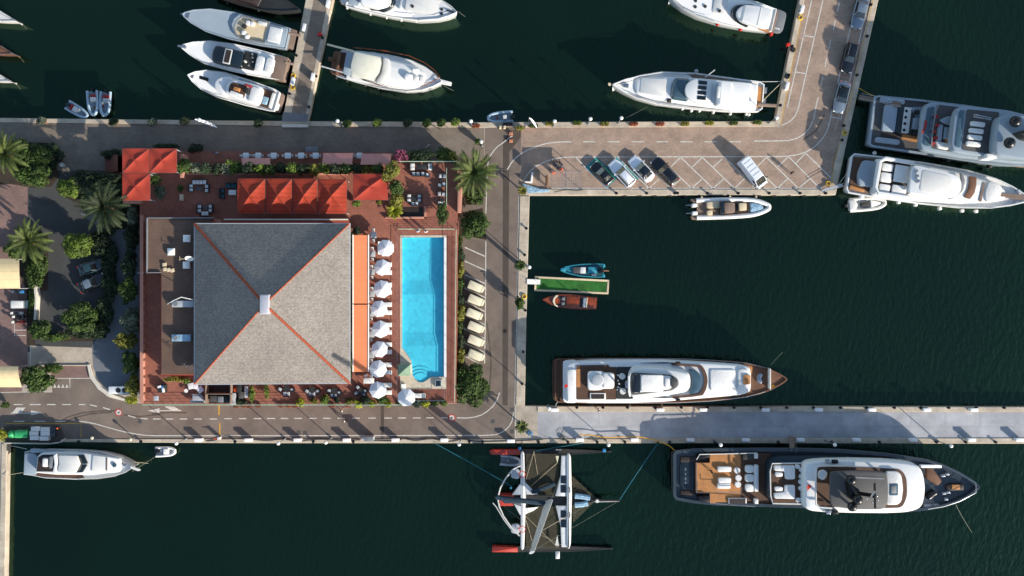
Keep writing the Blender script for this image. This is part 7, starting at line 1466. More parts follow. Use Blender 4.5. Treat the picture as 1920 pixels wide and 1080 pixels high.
# ================================================================== VEHICLES
def make_car(paint, roofm=None, L_=4.3, Wd=1.8, Hh=1.5, suv=False, name='car', label='', cat='car', rack=False):
    t = thing(name, label, cat, (0, 0, 0)); hl, hw = L_/2, Wd/2; belt = .62*Hh
    plan = rnd([(-hl, -hw*.86), (-hl*.8, -hw), (hl*.7, -hw), (hl, -hw*.72), (hl, hw*.72), (hl*.7, hw), (-hl*.8, hw), (-hl, hw*.86)], .35)
    q = M(); q.prism(plan, .22, belt, bev=.12, taper=.02, zf=lambda x, y: -.16*max(0, (x-hl*.25)/(hl*.75))**2 if x > hl*.25 else -.05*max(0, (-x-hl*.7)/(hl*.3))); q.out('body', paint, t, world=False)
    x0, x1 = (-hl*.92, hl*.30) if suv else (-hl*.74, hl*.34); tf, tb = .62, (.22 if suv else .5); y0, y1 = hw*.88, hw*.66
    g = [(x0, -y0), (x1, -y0), (x1, y0), (x0, y0)]; gt = [(x0+tb, -y1), (x1-tf, -y1), (x1-tf, y1), (x0+tb, y1)]
    g, gt = rnd(g, .2), rnd(gt, .2); q = M(); q.rings([[(x, y, belt-.06) for x, y in g], [(x, y, Hh-.06) for x, y in gt]]); q.out('windows', 'glass_dark', t, world=False)
    q = M(); q.prism([(x*1.0, y*1.04) for x, y in gt], Hh-.07, Hh, bev=.04); q.out('roof', roofm or paint, t, world=False)
    q = M()
    for sy in (-1, 1):
        q.tube([(x1, sy*y0*.98, belt), (x1-tf, sy*y1, Hh-.03)], .04, 5); q.tube([(x0, sy*y0*.98, belt), (x0+tb, sy*y1, Hh-.03)], .05, 5)
    q.outs('pillar', paint, t, world=False)
    for sx in (-.62, .64):
        for sy in (-1, 1):
            w_ = M(); w_.rings([[(sx*hl+.32*math.cos(6.2832*i/16), sy*(hw-.1)+d, .32+.32*math.sin(6.2832*i/16)) for i in range(16)] for d in (-.1, .1)]); wo = w_.out('wheel', 'rubber', t, world=False)
            w_ = M(); w_.rings([[(sx*hl+.2*math.cos(6.2832*i/12), sy*(hw-.1)+d, .32+.2*math.sin(6.2832*i/12)) for i in range(12)] for d in (-.11, .11)]); w_.out('rim', 'steel', wo, world=False)
    for sy in (-1, 1):
        q = M(); q.box(hl-.16, sy*hw*.62, belt-.32, .3, .32, .13, bev=.03); q.out('headlight', 'globe', t, world=False)
        q = M(); q.box(-hl+.08, sy*hw*.7, belt-.24, .14, .3, .16, bev=.02); q.out('tail_light', 'red', t, world=False)
        q = M(); q.box(x1-.15, sy*(hw+.08), belt-.02, .14, .22, .14, bev=.03); q.out('mirror', paint, t, world=False)
    for x in (-hl-.01, hl+.01): q = M(); q.box(x, 0, .3, .08, .5, .12); q.out('number_plate', 'offwhite', t, world=False)
    if rack:
        for sy in (-1, 1): q = M(); q.tube([(x0+tb+.1, sy*y1*.9, Hh+.06), (x1-tf-.1, sy*y1*.9, Hh+.06)], .03); q.out('roof_rail', 'black' if paint != 'car_black' else 'steel', t, world=False)
    return t
def place(t, px, py, ang, z=.0, zt=.9):   # ang: heading in photo degrees (0 = right, 90 = down)
    x, y = at(px, py, zt); t.location = (x, y, z); t.rotation_euler = (0, 0, R(-ang)); return t
place(make_car('car_black', 'car_black', 3.7, 1.65, 1.45, label='small black car with pale windscreen in the leftmost green bay'), 1128.5, 324.5, 227)
place(make_car('car_white', 'car_white', 4.5, 1.85, 1.68, True, label='white estate car with roof rails in the second green bay', rack=True), 1166.5, 324.5, 227)
place(make_car('car_white', 'glass_dark', 4.3, 1.8, 1.5, label='white car with a black roof, third in the row'), 1203, 316.5, 227)
place(make_car('car_black', 'car_black', 4.6, 1.9, 1.7, True, label='large black off-road car, fourth in the row of parked cars', rack=True), 1246.5, 320.5, 227)
place(make_car('car_silver', 'car_silver', 4.6, 1.85, 1.5, label='silver car parked on the quay arm nearest the top edge'), 1613, 23, 104)
place(make_car('car_black', 'car_black', 4.3, 1.85, 1.65, True, label='black off-road car in the middle of the quay arm', rack=True), 1593.5, 108, 104)
place(make_car('car_silver', 'glass_dark', 4.5, 1.82, 1.4, label='grey-blue car parked on the quay arm next to the gangway'), 1579, 182, 104)
place(make_car('car_grey', 'car_grey', 4.0, 1.75, 1.5, label='dark green car with pale windscreen in the shaded car park'), 171, 500, -20)
place(make_car('car_black', 'car_silver', 4.0, 1.75, 1.5, label='dark car with a pale roof in the shaded car park'), 171, 530, -24)
# van
t = thing('van', 'white delivery van with ribbed roof parked askew in the bays', 'van'); q = M(); q.prism(rnd([(-2.45, -.95), (1.6, -.97), (2.35, -.8), (2.45, -.4), (2.45, .4), (2.35, .8), (1.6, .97), (-2.45, .95)], .2), .3, 1.15, bev=.08); q.out('body', 'car_white', t, world=False)
lo = rnd([(-2.42, -.93), (2.1, -.9), (2.1, .9), (-2.42, .93)], .2); hi = rnd([(-2.3, -.78), (1.15, -.76), (1.15, .76), (-2.3, .78)], .2); q = M(); q.rings([[(x, y, 1.1) for x, y in lo], [(x, y, 1.98) for x, y in hi], [(x*.97, y*.93, 2.06) for x, y in hi]]); q.out('upper_body', 'car_white', t, world=False)
q = M(); q.add([(2.06, -.74, 1.2), (2.06, .74, 1.2), (1.27, .68, 1.97), (1.27, -.68, 1.97)], [(0, 1, 2, 3)]); w_ = q.out('windscreen', 'glass_dark', t, world=False); w_.location = (.04, 0, .03)
for i, x in enumerate((-1.7, -1.0, -.3, .4)): q = M(); q.box(x, 0, 2.05, .08, 1.2, .04); q.out('roof_rib', 'grey_light', t, world=False)
for sy in (-1, 1):
    q = M(); q.box(1.35, sy*.9, 1.2, .9, .06, .5, bev=.02); q.out('side_window', 'glass_dark', t, world=False); q = M(); q.box(1.75, sy*1.08, 1.15, .16, .22, .3, bev=.03); q.out('mirror', 'black', t, world=False); q = M(); q.box(2.38, sy*.68, .75, .16, .3, .25, bev=.03); q.out('headlight', 'globe', t, world=False)
    for sx in (-1.5, 1.5): w_ = M(); w_.rings([[(sx+.34*math.cos(6.2832*i/16), sy*.85+d, .34+.34*math.sin(6.2832*i/16)) for i in range(16)] for d in (-.1, .11)]); wo = w_.out('wheel', 'rubber', t, world=False); w_ = M(); w_.rings([[(sx+.2*math.cos(6.2832*i/12), sy*.85+d, .34+.2*math.sin(6.2832*i/12)) for i in range(12)] for d in (-.11, .12)]); w_.out('rim', 'steel', wo, world=False)
place(t, 1411.5, 323, 52)
# electric carts
def make_cart():
    t = thing('golf_cart', '', 'golf cart'); q = M(); q.prism(rnd([(-1.15, -.55), (.8, -.58), (1.25, -.42), (1.25, .42), (.8, .58), (-1.15, .55)], .15), .22, .72, bev=.08); q.out('body', 'cream', t, world=False)
    q = M(); q.prism(rnd([(-1.05, -.6), (.95, -.58), (.95, .58), (-1.05, .6)], .2), 1.86, 1.94, bev=.03); rf = q.out('roof', 'cream', t, world=False); q = M(); q.prism(rnd([(-.93, -.5), (.83, -.48), (.83, .48), (-.93, .5)], .15), 1.93, 1.96, bev=.01); q.out('roof_panel', 'cream', rf, world=False)
    q = M()
    for x, y in ((-.95, -.5), (-.95, .5), (.85, -.5), (.85, .5)): q.tube([(x*1.02, y, .7), (x, y, 1.87)], .03, 6)
    q.outs('post', 'black', t, world=False); q = M(); q.box(.98, 0, .75, .04, 1.0, .95); q.out('windscreen', 'glass_blue', t, world=False); q = M(); q.box(-.3, 0, .7, .55, 1.0, .14, bev=.04); q.box(-.6, 0, .8, .12, 1.0, .4, bev=.04); q.outs('seat', 'beige', t, world=False)
    for sx in (-.75, .8):
        for sy in (-1, 1): w_ = M(); w_.rings([[(sx+.22*math.cos(6.2832*i/12), sy*.5+d, .22+.22*math.sin(6.2832*i/12)) for i in range(12)] for d in (-.08, .08)]); w_.out('wheel', 'rubber', t, world=False)
    return t
cart = make_cart(); cl = ['topmost', 'second from the top', 'third from the top', 'fourth from the top', 'fifth from the top', 'half shaded lowest']
for i, y in enumerate((537.5, 563, 589, 613.5, 639, 666.5)):
    o = cart if i == 0 else dup(cart, (0, 0, 0)); o['label'] = cl[i]+' of the six cream golf carts beside the pool deck'; o['group'] = 'cream golf carts'; place(o, 891.5 if i != 2 else 888.5, y, 22, zt=1.9)
# scooters
def make_scooter(m):
    t = thing('scooter', '', 'scooter'); q = M(); q.prism(rnd([(-.75, -.16), (.1, -.2), (.1, .2), (-.75, .16)], .1), .35, .75, bev=.06); q.prism(rnd([(.05, -.12), (.45, -.12), (.45, .12), (.05, .12)], .05), .25, .36, bev=.02); q.prism(rnd([(.4, -.22), (.62, -.18), (.62, .18), (.4, .22)], .08), .3, 1.0, bev=.05); q.out('body', m, t, world=False)
    q = M(); q.box(-.3, 0, .74, .75, .3, .1, bev=.04); q.out('seat', 'charcoal', t, world=False); q = M(); q.tube([(.45, -.35, 1.08), (.55, 0, 1.05), (.45, .35, 1.08)], .025, 5); q.out('handlebar', 'steel', t, world=False)
    for x in (-.6, .72): q = M(); q.rings([[(x+.22*math.cos(6.2832*i/12), d, .22+.22*math.sin(6.2832*i/12)) for i in range(12)] for d in (-.05, .05)]); q.out('wheel', 'rubber', t, world=False)
    return t
for x, y, m, lb in ((35, 547, 'blue', 'blue motor scooter by the left garden wall'), (33, 587, 'offwhite', 'white motor scooter by the left garden wall'), (36, 594, 'charcoal', 'dark motor scooter between the white and red ones'), (35, 604, 'red', 'red motor scooter at the end of the row by the left wall')):
    s_ = make_scooter(m); s_['label'] = lb; place(s_, x, y, 0)
    q = M(); q.box(-.85, 0, .78, .34, .34, .3, bev=.08); q.out('top_box', 'offwhite' if m != 'blue' else 'grey_light', s_, world=False)
t = make_cart(); t.name = 'utility_cart'; t['label'] = 'grey covered utility cart between the scooters at the left'; t['category'] = 'cart'; place(t, 33, 571, 0, zt=1.9)
for c in t.children:
    if c.name.startswith('roof'):
        c.data = c.data.copy(); c.data.materials[0] = MATS['grey']
        for k in c.children: k.data = k.data.copy(); k.data.materials[0] = MATS['offwhite']
# bicycles
def make_bike(m):
    t = thing('bicycle', '', 'bicycle')
    for x in (-.52, .52): q = M(); q.tube([(x+.33*math.cos(6.2832*i/16), 0, .34+.33*math.sin(6.2832*i/16)) for i in range(16)], .02, 5, closed=True); q.out('wheel', 'rubber', t, world=False)
    q = M(); q.tube([(-.52, 0, .34), (-.15, 0, .34), (.35, 0, .85), (-.25, 0, .8), (-.15, 0, .34)], .025, 5); q.tube([(.35, 0, .85), (.52, 0, .34)], .025, 5); q.tube([(-.52, 0, .34), (-.25, 0, .8)], .02, 5); q.out('frame', m, t, world=False)
    q = M(); q.tube([(.33, -.28, 1.0), (.38, 0, .98), (.33, .28, 1.0)], .02, 5); q.out('handlebar', 'steel', t, world=False); q = M(); q.box(-.27, 0, .88, .26, .14, .06, bev=.02); q.out('saddle', 'black', t, world=False); return t
for i, (x, y, a, m) in enumerate(((1042, 308, 60, 'blue'), (1046, 313, 35, 'black'), (1051, 307, 75, 'steel'), (1055, 311, 50, 'blue'), (1047, 304, 20, 'charcoal'))): s_ = make_bike(m); s_['label'] = ORD[i]+' from the left of the tangled bicycles by the mesh shelter'; s_['group'] = 'bicycles by the shelter'; place(s_, x, y, a)
for i, (x, y) in enumerate(((1038, 323), (1052, 318))):
    c = at(x, y, .4); t = thing('barrier', ('left', 'right')[i]+' orange plastic barrier at the corner of the mesh shelter', 'barrier', (*c, 0), 0, 'orange barriers'); q = M(); q.box(0, 0, 0, .5, .4, .75, bev=.06, taper=.06); q.out('body', 'orange', t, world=False)
# ================================================================== QUAY FURNITURE
# mesh shelter, billboard, barrier and ramp at the corner of the parking quay
gm_ = bpy.data.materials.new('tinted_sheet'); gm_.use_nodes = True; nn = gm_.node_tree.nodes['Principled BSDF']; nn.inputs['Transmission Weight'].default_value = .92; nn.inputs['Base Color'].default_value = (.82, .76, .72, 1); nn.inputs['Roughness'].default_value = .02; nn.inputs['IOR'].default_value = 1.05; MATS['tinted_sheet'] = gm_
t = thing('shelter', 'open steel grid shelter with clear roof, at the corner of the parking quay', 'shelter', W(1061, 336, 0)); p = rect(1034, 320, 1089, 351, 2.2); p = p if area2(p) > 0 else p[::-1]
q = M(); q.add([(x, y, 2.24) for x, y in p], [(0, 1, 2, 3)]); q.out('roof_sheet', 'tinted_sheet', t)
q = M(); q.tube([(*a, 2.2) for a in p], .05, 5, closed=True); q.out('rim', 'grey', t)
q = M(); a0, a1 = Vector((*p[0], 2.2)), Vector((*p[1], 2.2)); b0_, b1_ = Vector((*p[3], 2.2)), Vector((*p[2], 2.2))
for i in range(1, 16): q.tube([a0.lerp(a1, i/16), b0_.lerp(b1_, i/16)], .018 if i != 8 else .07, 4)
for i in range(1, 5): q.tube([a0.lerp(b0_, i/5), a1.lerp(b1_, i/5)], .018, 4)
q.out('grid', 'grey', t); q = M()
for x, y in p: q.box(x, y, 0, .08, .08, 2.2)
q.outs('post', 'grey_dark', t)
t = thing('billboard', 'brown information board seen edge-on beside the shelter', 'sign', W(1025, 339, 0)); q = M(); c = W(1025.5, 339, 2.0); q.box(c[0], c[1], .6, .34, 1.5, 2.0, bev=.1); q.out('panel', 'wood', t); q = M(); q.box(c[0], c[1]-.6, 0, .1, .1, .6); q.box(c[0], c[1]+.6, 0, .1, .1, .6); q.outs('post', 'grey_dark', t)
t = thing('barrier_board', 'white angled barrier boards at the rounded kerb corner', 'barrier', W(995, 335, 0)); q = M(); q.prism(poly([(996.5, 323), (1000.5, 323), (998, 343), (984, 341), (984, 339.5), (994.5, 340)], .8), 0, .8, bev=.03); q.out('panel', 'white', t)
t = thing('ramp', 'pale blue-white ramp plates folded at the inner quay corner', 'ramp', W(995, 350, 0)); q = M(); q.prism(poly([(980, 344), (1013, 354), (1030, 355), (1030, 359.5), (990, 362), (979, 349)], .3), .1, .3, bev=.02); q.out('plate', 'sail_bag', t)
def make_pedestal():
    t = thing('service_pedestal', '', 'service pedestal', (0, 0, 0)); q = M(); q.prism(rnd([(-.52, -.2), (.52, -.2), (.52, .2), (-.52, .2)], .06), 0, .82, bev=.03); q.out('housing', 'white', t, world=False)
    q = M(); q.prism(rnd([(-.56, -.24), (.56, -.24), (.56, .24), (-.56, .24)], .06), .82, .9, bev=.03); q.out('lid', 'white', t, world=False)
    for x in (-.28, .28): q = M(); q.box(x, -.21, .4, .24, .06, .3, bev=.015); q.out('socket', 'charcoal', t, world=False)
    return t
ped = make_pedestal(); first = [True]
def pedestal(px, py, label, grp, ang=0, z=.1):
    c = at(px, py, z+1.2); o = ped if first[0] else dup(ped, (0, 0, 0)); first[0] = False; o.location = (*c, z); o.rotation_euler = (0, 0, R(-ang)); o['label'] = label; o['group'] = grp
for i, x in enumerate((370, 464, 556.7, 649, 740.7, 832.7, 958)): pedestal(x, 826 if i < 6 else 828, ORD[i]+' white service pedestal from the left along the south road kerb', 'white service pedestals on the south road kerb')
for i, x in enumerate((1087.5, 1190.7, 1295.7, 1400, 1503, 1608.5, 1715, 1824.7, 1914.5)): pedestal(x, 825.8, ORD[i]+' white service pedestal from the left on the southern kerb of the pier', 'white service pedestals on the southern pier kerb')
for i, x in enumerate((1040, 1239, 1320, 1437, 1537, 1637, 1740.5, 1828.8)): pedestal(x, 769.3, ORD[i]+' white service pedestal from the left on the northern kerb of the pier', 'white service pedestals on the northern pier kerb')
for x, y, lb in ((613.5, 5, 'white service pedestal on the north pier at the top edge'), (569, 50, 'white service pedestal on the west side of the north pier, upper one'), (585, 143, 'white service pedestal on the east side of the north pier'), (547.5, 151, 'white service pedestal on the west side of the north pier, lower one'), (1506, 15, 'white service pedestal on the quay arm at the top edge'), (1477.5, 160, 'white service pedestal on the quay arm beside the tyres')): pedestal(x, y, lb, 'white service pedestals on the northern piers', 102)
c = at(692.5, 822, 1.2); t = thing('electric_cabinet', 'wide grey electric cabinet on the south road kerb', 'cabinet', (*c, .1)); q = M(); q.box(0, 0, 0, 1.25, .55, 1.7, bev=.03); q.out('housing', 'grey_light', t, world=False); q = M(); q.box(0, 0, 1.7, 1.35, .65, .06, bev=.02); q.out('lid', 'grey', t, world=False)
c = at(682, 822, 1.0); t = thing('electric_cabinet', 'small pale cabinet left of the wide grey one', 'cabinet', (*c, .1)); q = M(); q.box(0, 0, 0, .5, .4, 1.0, bev=.03); q.out('housing', 'offwhite', t, world=False); q = M(); q.box(0, 0, 1.0, .56, .46, .05, bev=.02); q.out('lid', 'grey_light', t, world=False)
def make_lamp():
    t = thing('street_lamp', '', 'street lamp', (0, 0, 0)); q = M(); q.cyl(0, 0, 0, .06, 4.3, 8, prof=[(.16, 0), (.16, .25), (.07, .35), (.05, 4.2), (.09, 4.3)]); q.out('pole', 'grey', t, world=False); q = M(); q.ball(0, 0, 4.55, .27, 14); q.out('globe', 'globe', t, world=False); return t
lamp = make_lamp(); LF = [True]
def lampat(px, py, label, g='globe lamps on the quays'):
    x, y, _ = W(px, py, 4.55); o = lamp if LF[0] else dup(lamp, (0, 0, 0)); LF[0] = False; o.location = (x, y, .1); o['label'] = label; o['group'] = g
for x, y, lb in ((374, 225, 'white globe lamp beside the white banner on the north promenade'), (633, 227, 'white globe lamp left of the bright potted shrubs'), (883, 227.5, 'white globe lamp beside the last potted shrubs on the sunlit paving'), (1040, 227.5, 'white globe lamp at the west end of the parking quay'), (1107, 223, 'globe lamp between the second and third flower boxes'), (1165, 221.5, 'white globe lamp left of the bow line of the brown-decked yacht'),
    (992.5, 501, 'white globe lamp on the east quay above the green dock'), (902.5, 266, 'white globe lamp over the small potted shrub on the pink paving'), (1029.5, 766, 'globe lamp at the stern of the long white yacht'), (1141, 834, 'globe lamp over the water at the coiled hoses'), (1351, 834, 'globe lamp over the stern of the big dark yacht'), (1565, 834, 'globe lamp over the middle of the big dark yacht'), (1783, 836, 'globe lamp over the bow of the big dark yacht'),
    (331, 831, 'globe lamp beside the tiny white tender'), (522, 831, 'globe lamp over the south kerb left of the long railing'), (611, 829.5, 'globe lamp over the south kerb below the walkers'), (861, 833, 'globe lamp over the south kerb below the round road sign'), (1456, 221, 'globe lamp at the inner corner of the quay arm')): lampat(x, y, lb)
for i, (x, y) in enumerate(((173, 821), (245, 824))):
    c = at(x, y, 1.4); t = thing('lantern_post', ('left', 'right')[i]+' short post with a yellowish lamp on the south kerb', 'lamp', (*c, 0), 0, 'short lantern posts'); q = M(); q.cyl(0, 0, 0, .08, 1.4, 10); q.out('post', 'grey', t, world=False); q = M(); q.ball(0, 0, 1.5, .24, 12, .7); q.out('lamp_head', 'cream', t, world=False)
# bollards
def make_bollard():
    t = thing('mooring_bollard', '', 'bollard', (0, 0, 0)); q = M(); q.cyl(0, 0, 0, .14, .4, 12, prof=[(.2, 0), (.2, .05), (.12, .08), (.12, .3), (.2, .36), (.18, .42), (.02, .44)]); q.out('post', 'black', t, world=False); return t
bol = make_bollard(); BF = [True]
def bollard(px, py, label, g, z=.1):
    c = at(px, py, z+.4); o = bol if BF[0] else dup(bol, (0, 0, 0)); BF[0] = False; o.location = (*c, z); o['label'] = label; o['group'] = g
for i, x in enumerate((1082, 1131, 1177, 1229, 1278, 1327, 1377, 1427, 1476, 1526, 1577, 1626, 1678, 1728, 1780, 1832, 1884)): bollard(x, 764.3+(i*.03), ORD[i]+' black bollard from the left on the northern pier edge', 'bollards on the northern pier edge')
for i, x in enumerate((1010, 1065, 1120, 1172, 1234, 1256, 1342, 1460, 1560, 1650, 1757, 1812, 1868)): bollard(x, 829.3, ORD[i]+' black bollard from the left on the southern pier edge', 'bollards on the southern pier edge')
for i, x in enumerate((1156, 1213, 1266, 1271, 1327, 1385, 1443, 1501, 1549)): bollard(x, 362, ORD[i]+' black bollard from the left on the south edge of the parking quay', 'bollards on the parking quay')
for i, x in enumerate((146, 263, 440, 587, 662, 880, 905)): bollard(x, 828.6, ORD[i]+' black bollard from the left on the south road kerb', 'bollards on the south road kerb')
for i, (x, y) in enumerate(((987, 428), (984, 478), (985, 582), (981, 660), (979, 720))): bollard(x, y, ORD[i]+' black bollard from the top on the east quay edge', 'bollards on the east quay')
for i, (x, y) in enumerate(((1634, 8), (1627, 67), (1608, 140), (1583, 235), (1580, 262))): bollard(x, y, ORD[i]+' black bollard from the top on the right edge of the quay arm', 'bollards on the quay arm')
for i, (x, y) in enumerate(((1486, 86), (1480, 140), (1464, 197), (1455, 222))): bollard(x, y, ORD[i]+' black bollard from the top on the left edge of the quay arm', 'bollards on the quay arm, left side')
for i, (x, y) in enumerate(((578.5, 200), (555, 103), (542, 175), (592, 142), (604, 70))): bollard(x, y, ('bollard near the foot of the north pier', 'bollard on the west side of the north pier by the middle yacht', 'bollard on the west side of the north pier by the lowest yacht', 'bollard on the east side of the north pier by the pedestal', 'bollard on the east side of the north pier by the yellow boom')[i], 'bollards on the north pier', .02)
# fender tyres on the quay wall (parking quay)
for i in range(14): 
    x, y, _ = W(1172+i*28, 366.6, -.2); q = M(); q.tube([(x+.3*math.cos(6.2832*k/12), y-.08, -.35+.3*math.sin(6.2832*k/12)) for k in range(12)], .09, 6, closed=True); q.out('tyre_fender', 'rubber', None, tags=(ORD[i]+' tyre from the left hanging on the wall of the parking quay', 'tyre', 'tyres on the quay wall', None))
# life rings and coils
for x, y, m, lb in ((1501, 33, 'yellow', 'yellow hose coil on the quay arm near the top'), (550, 142, 'yellow', 'yellow hose coil above the pedestal on the north pier'), (549, 164, 'yellow', 'yellow hose coil below the pedestal on the north pier'), (983, 556, 'yellow', 'yellow hose coil on the east quay beside the small tree'), (1584, 249, 'yellow', 'yellow-green hose coil near the tri-deck yacht'), (1553, 344, 'yellow', 'yellow hose coil at the outer corner of the parking quay'), (1487, 93, 'rubber', 'black tyre stack on the quay arm'), (1476, 143, 'rubber', 'black tyre on the quay arm above the pedestal'), (994, 813, 'blue', 'blue hose coil in the concrete corner'), (1056, 822, 'rope_grey', 'grey hose coil on the pier')):
    c = at(x, y, .2); q = M()
    for k in range(3): q.torus(c[0], c[1], .15+.08*k, .34-.03*k, .05, 16, 5)
    q.out('hose_coil' if m != 'rubber' else 'tyre', m, None, tags=(lb, 'coil' if m != 'rubber' else 'tyre', None, None))
c = at(599.5, 64, .6); t = thing('fire_box', 'red fire hose box on the north pier', 'fire box', (*c, .1)); q = M(); q.box(0, 0, 0, .55, .4, .7, .3, bev=.04); q.out('body', 'red', t, world=False)
c = at(1478, 83, .6); t = thing('fire_box', 'red and black gear box on the quay arm beside the tyres', 'box', (*c, .1)); q = M(); q.box(0, 0, 0, .5, .4, .6, .3, bev=.04); q.out('body', 'red', t, world=False)
# hoses and cables
def hose(name, label, pts, m, r=.05, z=.16):
    P = [Vector(W(*p, z)) for p in pts]; Q = []
    for i in range(len(P)-1):
        p0, p1, p2, p3 = P[max(i-1, 0)], P[i], P[i+1], P[min(i+2, len(P)-1)]
        for k in range(6): t_ = k/6; Q.append(.5*((2*p1)+(p2-p0)*t_+(2*p0-5*p1+4*p2-p3)*t_*t_+(3*p1-p0-3*p2+p3)*t_**3))
    Q.append(P[-1]); q = M(); q.tube(Q, r, 5); q.out(name, m, None, tags=(label, 'hose', None, None))
hose('cable', 'black cable snaking along the south road kerb, western part', [(386, 827), (400, 826), (425, 820), (440, 822), (470, 824), (500, 826), (530, 824), (560, 827), (600, 824), (640, 826), (675, 825)], 'cable_black')
hose('cable', 'black cable snaking along the south road kerb, eastern part', [(700, 826), (730, 827), (745, 827), (757, 823), (780, 826), (810, 823), (840, 828), (870, 824), (900, 828), (950, 827), (985, 826), (1018, 824)], 'cable_black')
hose('yellow_hose', 'yellow hose curving along the pier to the stern of the dark yacht', [(1086, 815), (1110, 816), (1135, 820), (1165, 819), (1195, 819), (1220, 823), (1235, 828), (1247, 832), (1258, 838), (1268, 848)], 'rope_yellow', .07, .5)
for i, (x, y) in enumerate(((1106, 821), (1116, 823), (1126, 821))): hose('hose', ('left', 'middle', 'right')[i]+' loop of pale hose beside the yellow hose on the pier', [(x-8, y), (x, y-3), (x+8, y), (x, y+3.5), (x-7, y+1), (x+2, y-2), (x+6, y+1)], 'rope_grey', .03)
hose('hose', 'red-brown hose along the south edge of the parking quay', [(1041, 361), (1060, 357), (1085, 358), (1095, 356)], 'rope_grey', .03)
hose('hose', 'looped white hose at the left end of the pier edge', [(1047, 812), (1052, 806), (1060, 808), (1056, 816), (1049, 814), (1060, 820), (1070, 824)], 'rope_grey', .03)
# gangways
def plank(name, label, a, c, za, zc, w, m):
    A_, B_ = Vector(W(*a, za)), Vector(W(*c, zc)); d = (B_-A_).normalized(); n = Vector((-d.y, d.x, 0)).normalized()*w/2; u = Vector((0, 0, .08)); t = thing(name, label, 'gangway', A_); q = M()
    q.add([A_-n, A_+n, B_+n, B_-n, A_-n+u, A_+n+u, B_+n+u, B_-n+u], [(0, 1, 2, 3), (4, 7, 6, 5), (0, 4, 5, 1), (1, 5, 6, 2), (2, 6, 7, 3), (3, 7, 4, 0)]); q.out('walkway', m, t)
    for s_ in (-1, 1): q = M(); h = Vector((0, 0, .9)); q.tube([A_+n*s_, A_+n*s_+h, B_+n*s_+h, B_+n*s_], .025, 5); q.out('handrail', 'steel', t)
plank('gangway', 'wooden gangway from the pier to the side of the big dark yacht', (1484, 818), (1485, 846), .3, 2.6, .75, 'teak_grey')
plank('gangway', 'long pinkish gangway from the quay arm to the tri-deck yacht', (1610, 182), (1688, 197), .3, 2.6, .75, 'teak_grey')
plank('gangway', 'white gangway at the outer corner of the parking quay', (1541, 358), (1580, 347), .3, .6, .4, 'grey_light')
# green floating dock
t = thing('floating_dock', 'floating dock covered with green artificial turf and edged with wood', 'floating dock', W(1072, 532, WZ)); fp = poly([(1002.5, 517.5), (1142.5, 524.5), (1141, 552), (1001.5, 546)], -.5); q = M(); q.prism(fp, WZ-.3, -.62, bev=.03); q.out('pontoon', 'wood', t)
fq = fp if area2(fp) > 0 else fp[::-1]; q = M(); q.prism(offset(fq, .32), -.65, -.55); q.out('turf', 'turf', t); fi, fo = offset(fq, .3), offset(fq, .02)
for i in range(4): q = M(); j_ = (i+1) % 4; q.prism([fo[i], fo[j_], fi[j_], fi[i]], -.64, -.5, bev=.02); q.out('kerb_board', 'beige', t)
plank('gangway', 'short pale ramp from the east quay to the green floating dock', (988, 528), (1013, 529), .14, -.4, .75, 'offwhite')
# AC unit
t = thing('air_conditioning_unit', 'white air conditioning unit with two dark fans at the kerb', 'air conditioner', W(223, 732, 0)); p = rect(203.5, 725, 242.5, 739, 1.3); q = M(); q.prism(p, .1, 1.3, bev=.03); q.out('casing', 'white', t)
for x in (221.5, 233.5): c = W(x, 732, 1.33); q = M(); q.cyl(c[0], c[1], 1.28, .36, .07, 18); q.out('fan', 'charcoal', t)
# waste containers and platform
t = thing('container_bay', 'dark paved container bay with a white kerb at the lower left quay', 'platform', W(60, 815, 0)); q = M(); q.prism(poly([(9, 799), (112, 799), (118, 816), (110, 829), (10, 829.5)], .2), .1, .2, bev=.02); q.out('slab', 'asphalt_patch', t); q = M(); wallseg(q, [(8, 831), (95, 832), (112, 829.5), (120, 824)], .18, .0, .55); q.outs('wall', 'wall_white', t)
c = at(19, 815, 1.4); t = thing('recycling_bell', 'round turquoise recycling bell in the container bay', 'recycling bell', (*c, .2)); q = M(); q.cyl(0, 0, 0, .55, 1.4, 20, prof=[(.5, 0), (.58, .5), (.52, 1.0), (.3, 1.3), (.08, 1.45)]); q.out('bell', 'green', t, world=False); q = M(); q.cyl(.1, -.3, .95, .14, .3, 10); q.out('opening', 'black', t, world=False)
c = at(40, 814, 1.2); t = thing('waste_container', 'bright green waste container with curved lid', 'waste container', (*c, .2)); q = M(); q.box(0, 0, 0, 1.6, 1.05, .95, bev=.05, taper=-.05); q.out('body', 'green', t, world=False); q = M(); q.rings([[(x, .56*math.cos(math.pi*k/8), .95+.3*math.sin(math.pi*k/8)) for k in range(9)] for x in (-.85, .85)], closed=True); q.out('lid', 'green', t, world=False)
for i, (x, y) in enumerate(((67, 804), (85, 805), (64, 812.5), (85, 813), (65, 821), (83, 822))):
    c = at(x, y, 1.1); t = thing('waste_bin', ('north-west', 'north-east', 'middle west', 'middle east', 'south-west', 'south-east')[i]+' pale wheeled bin of the six beside the green container', 'waste bin', (*c, .2), 0, 'six pale wheeled bins'); q = M(); q.box(0, 0, .1, 1.2, .55, .85, bev=.04, taper=-.04); q.out('body', 'grey_light', t, world=False); q = M(); q.box(0, 0, .95, 1.28, .6, .1, bev=.03); q.out('lid', 'offwhite', t, world=False)
    for sx in (-.5, .5): q = M(); q.rings([[(sx+.1*math.cos(6.2832*k/10), d, .1+.1*math.sin(6.2832*k/10)) for k in range(10)] for d in (-.22, .22)]); q.out('wheel', 'rubber', t, world=False)
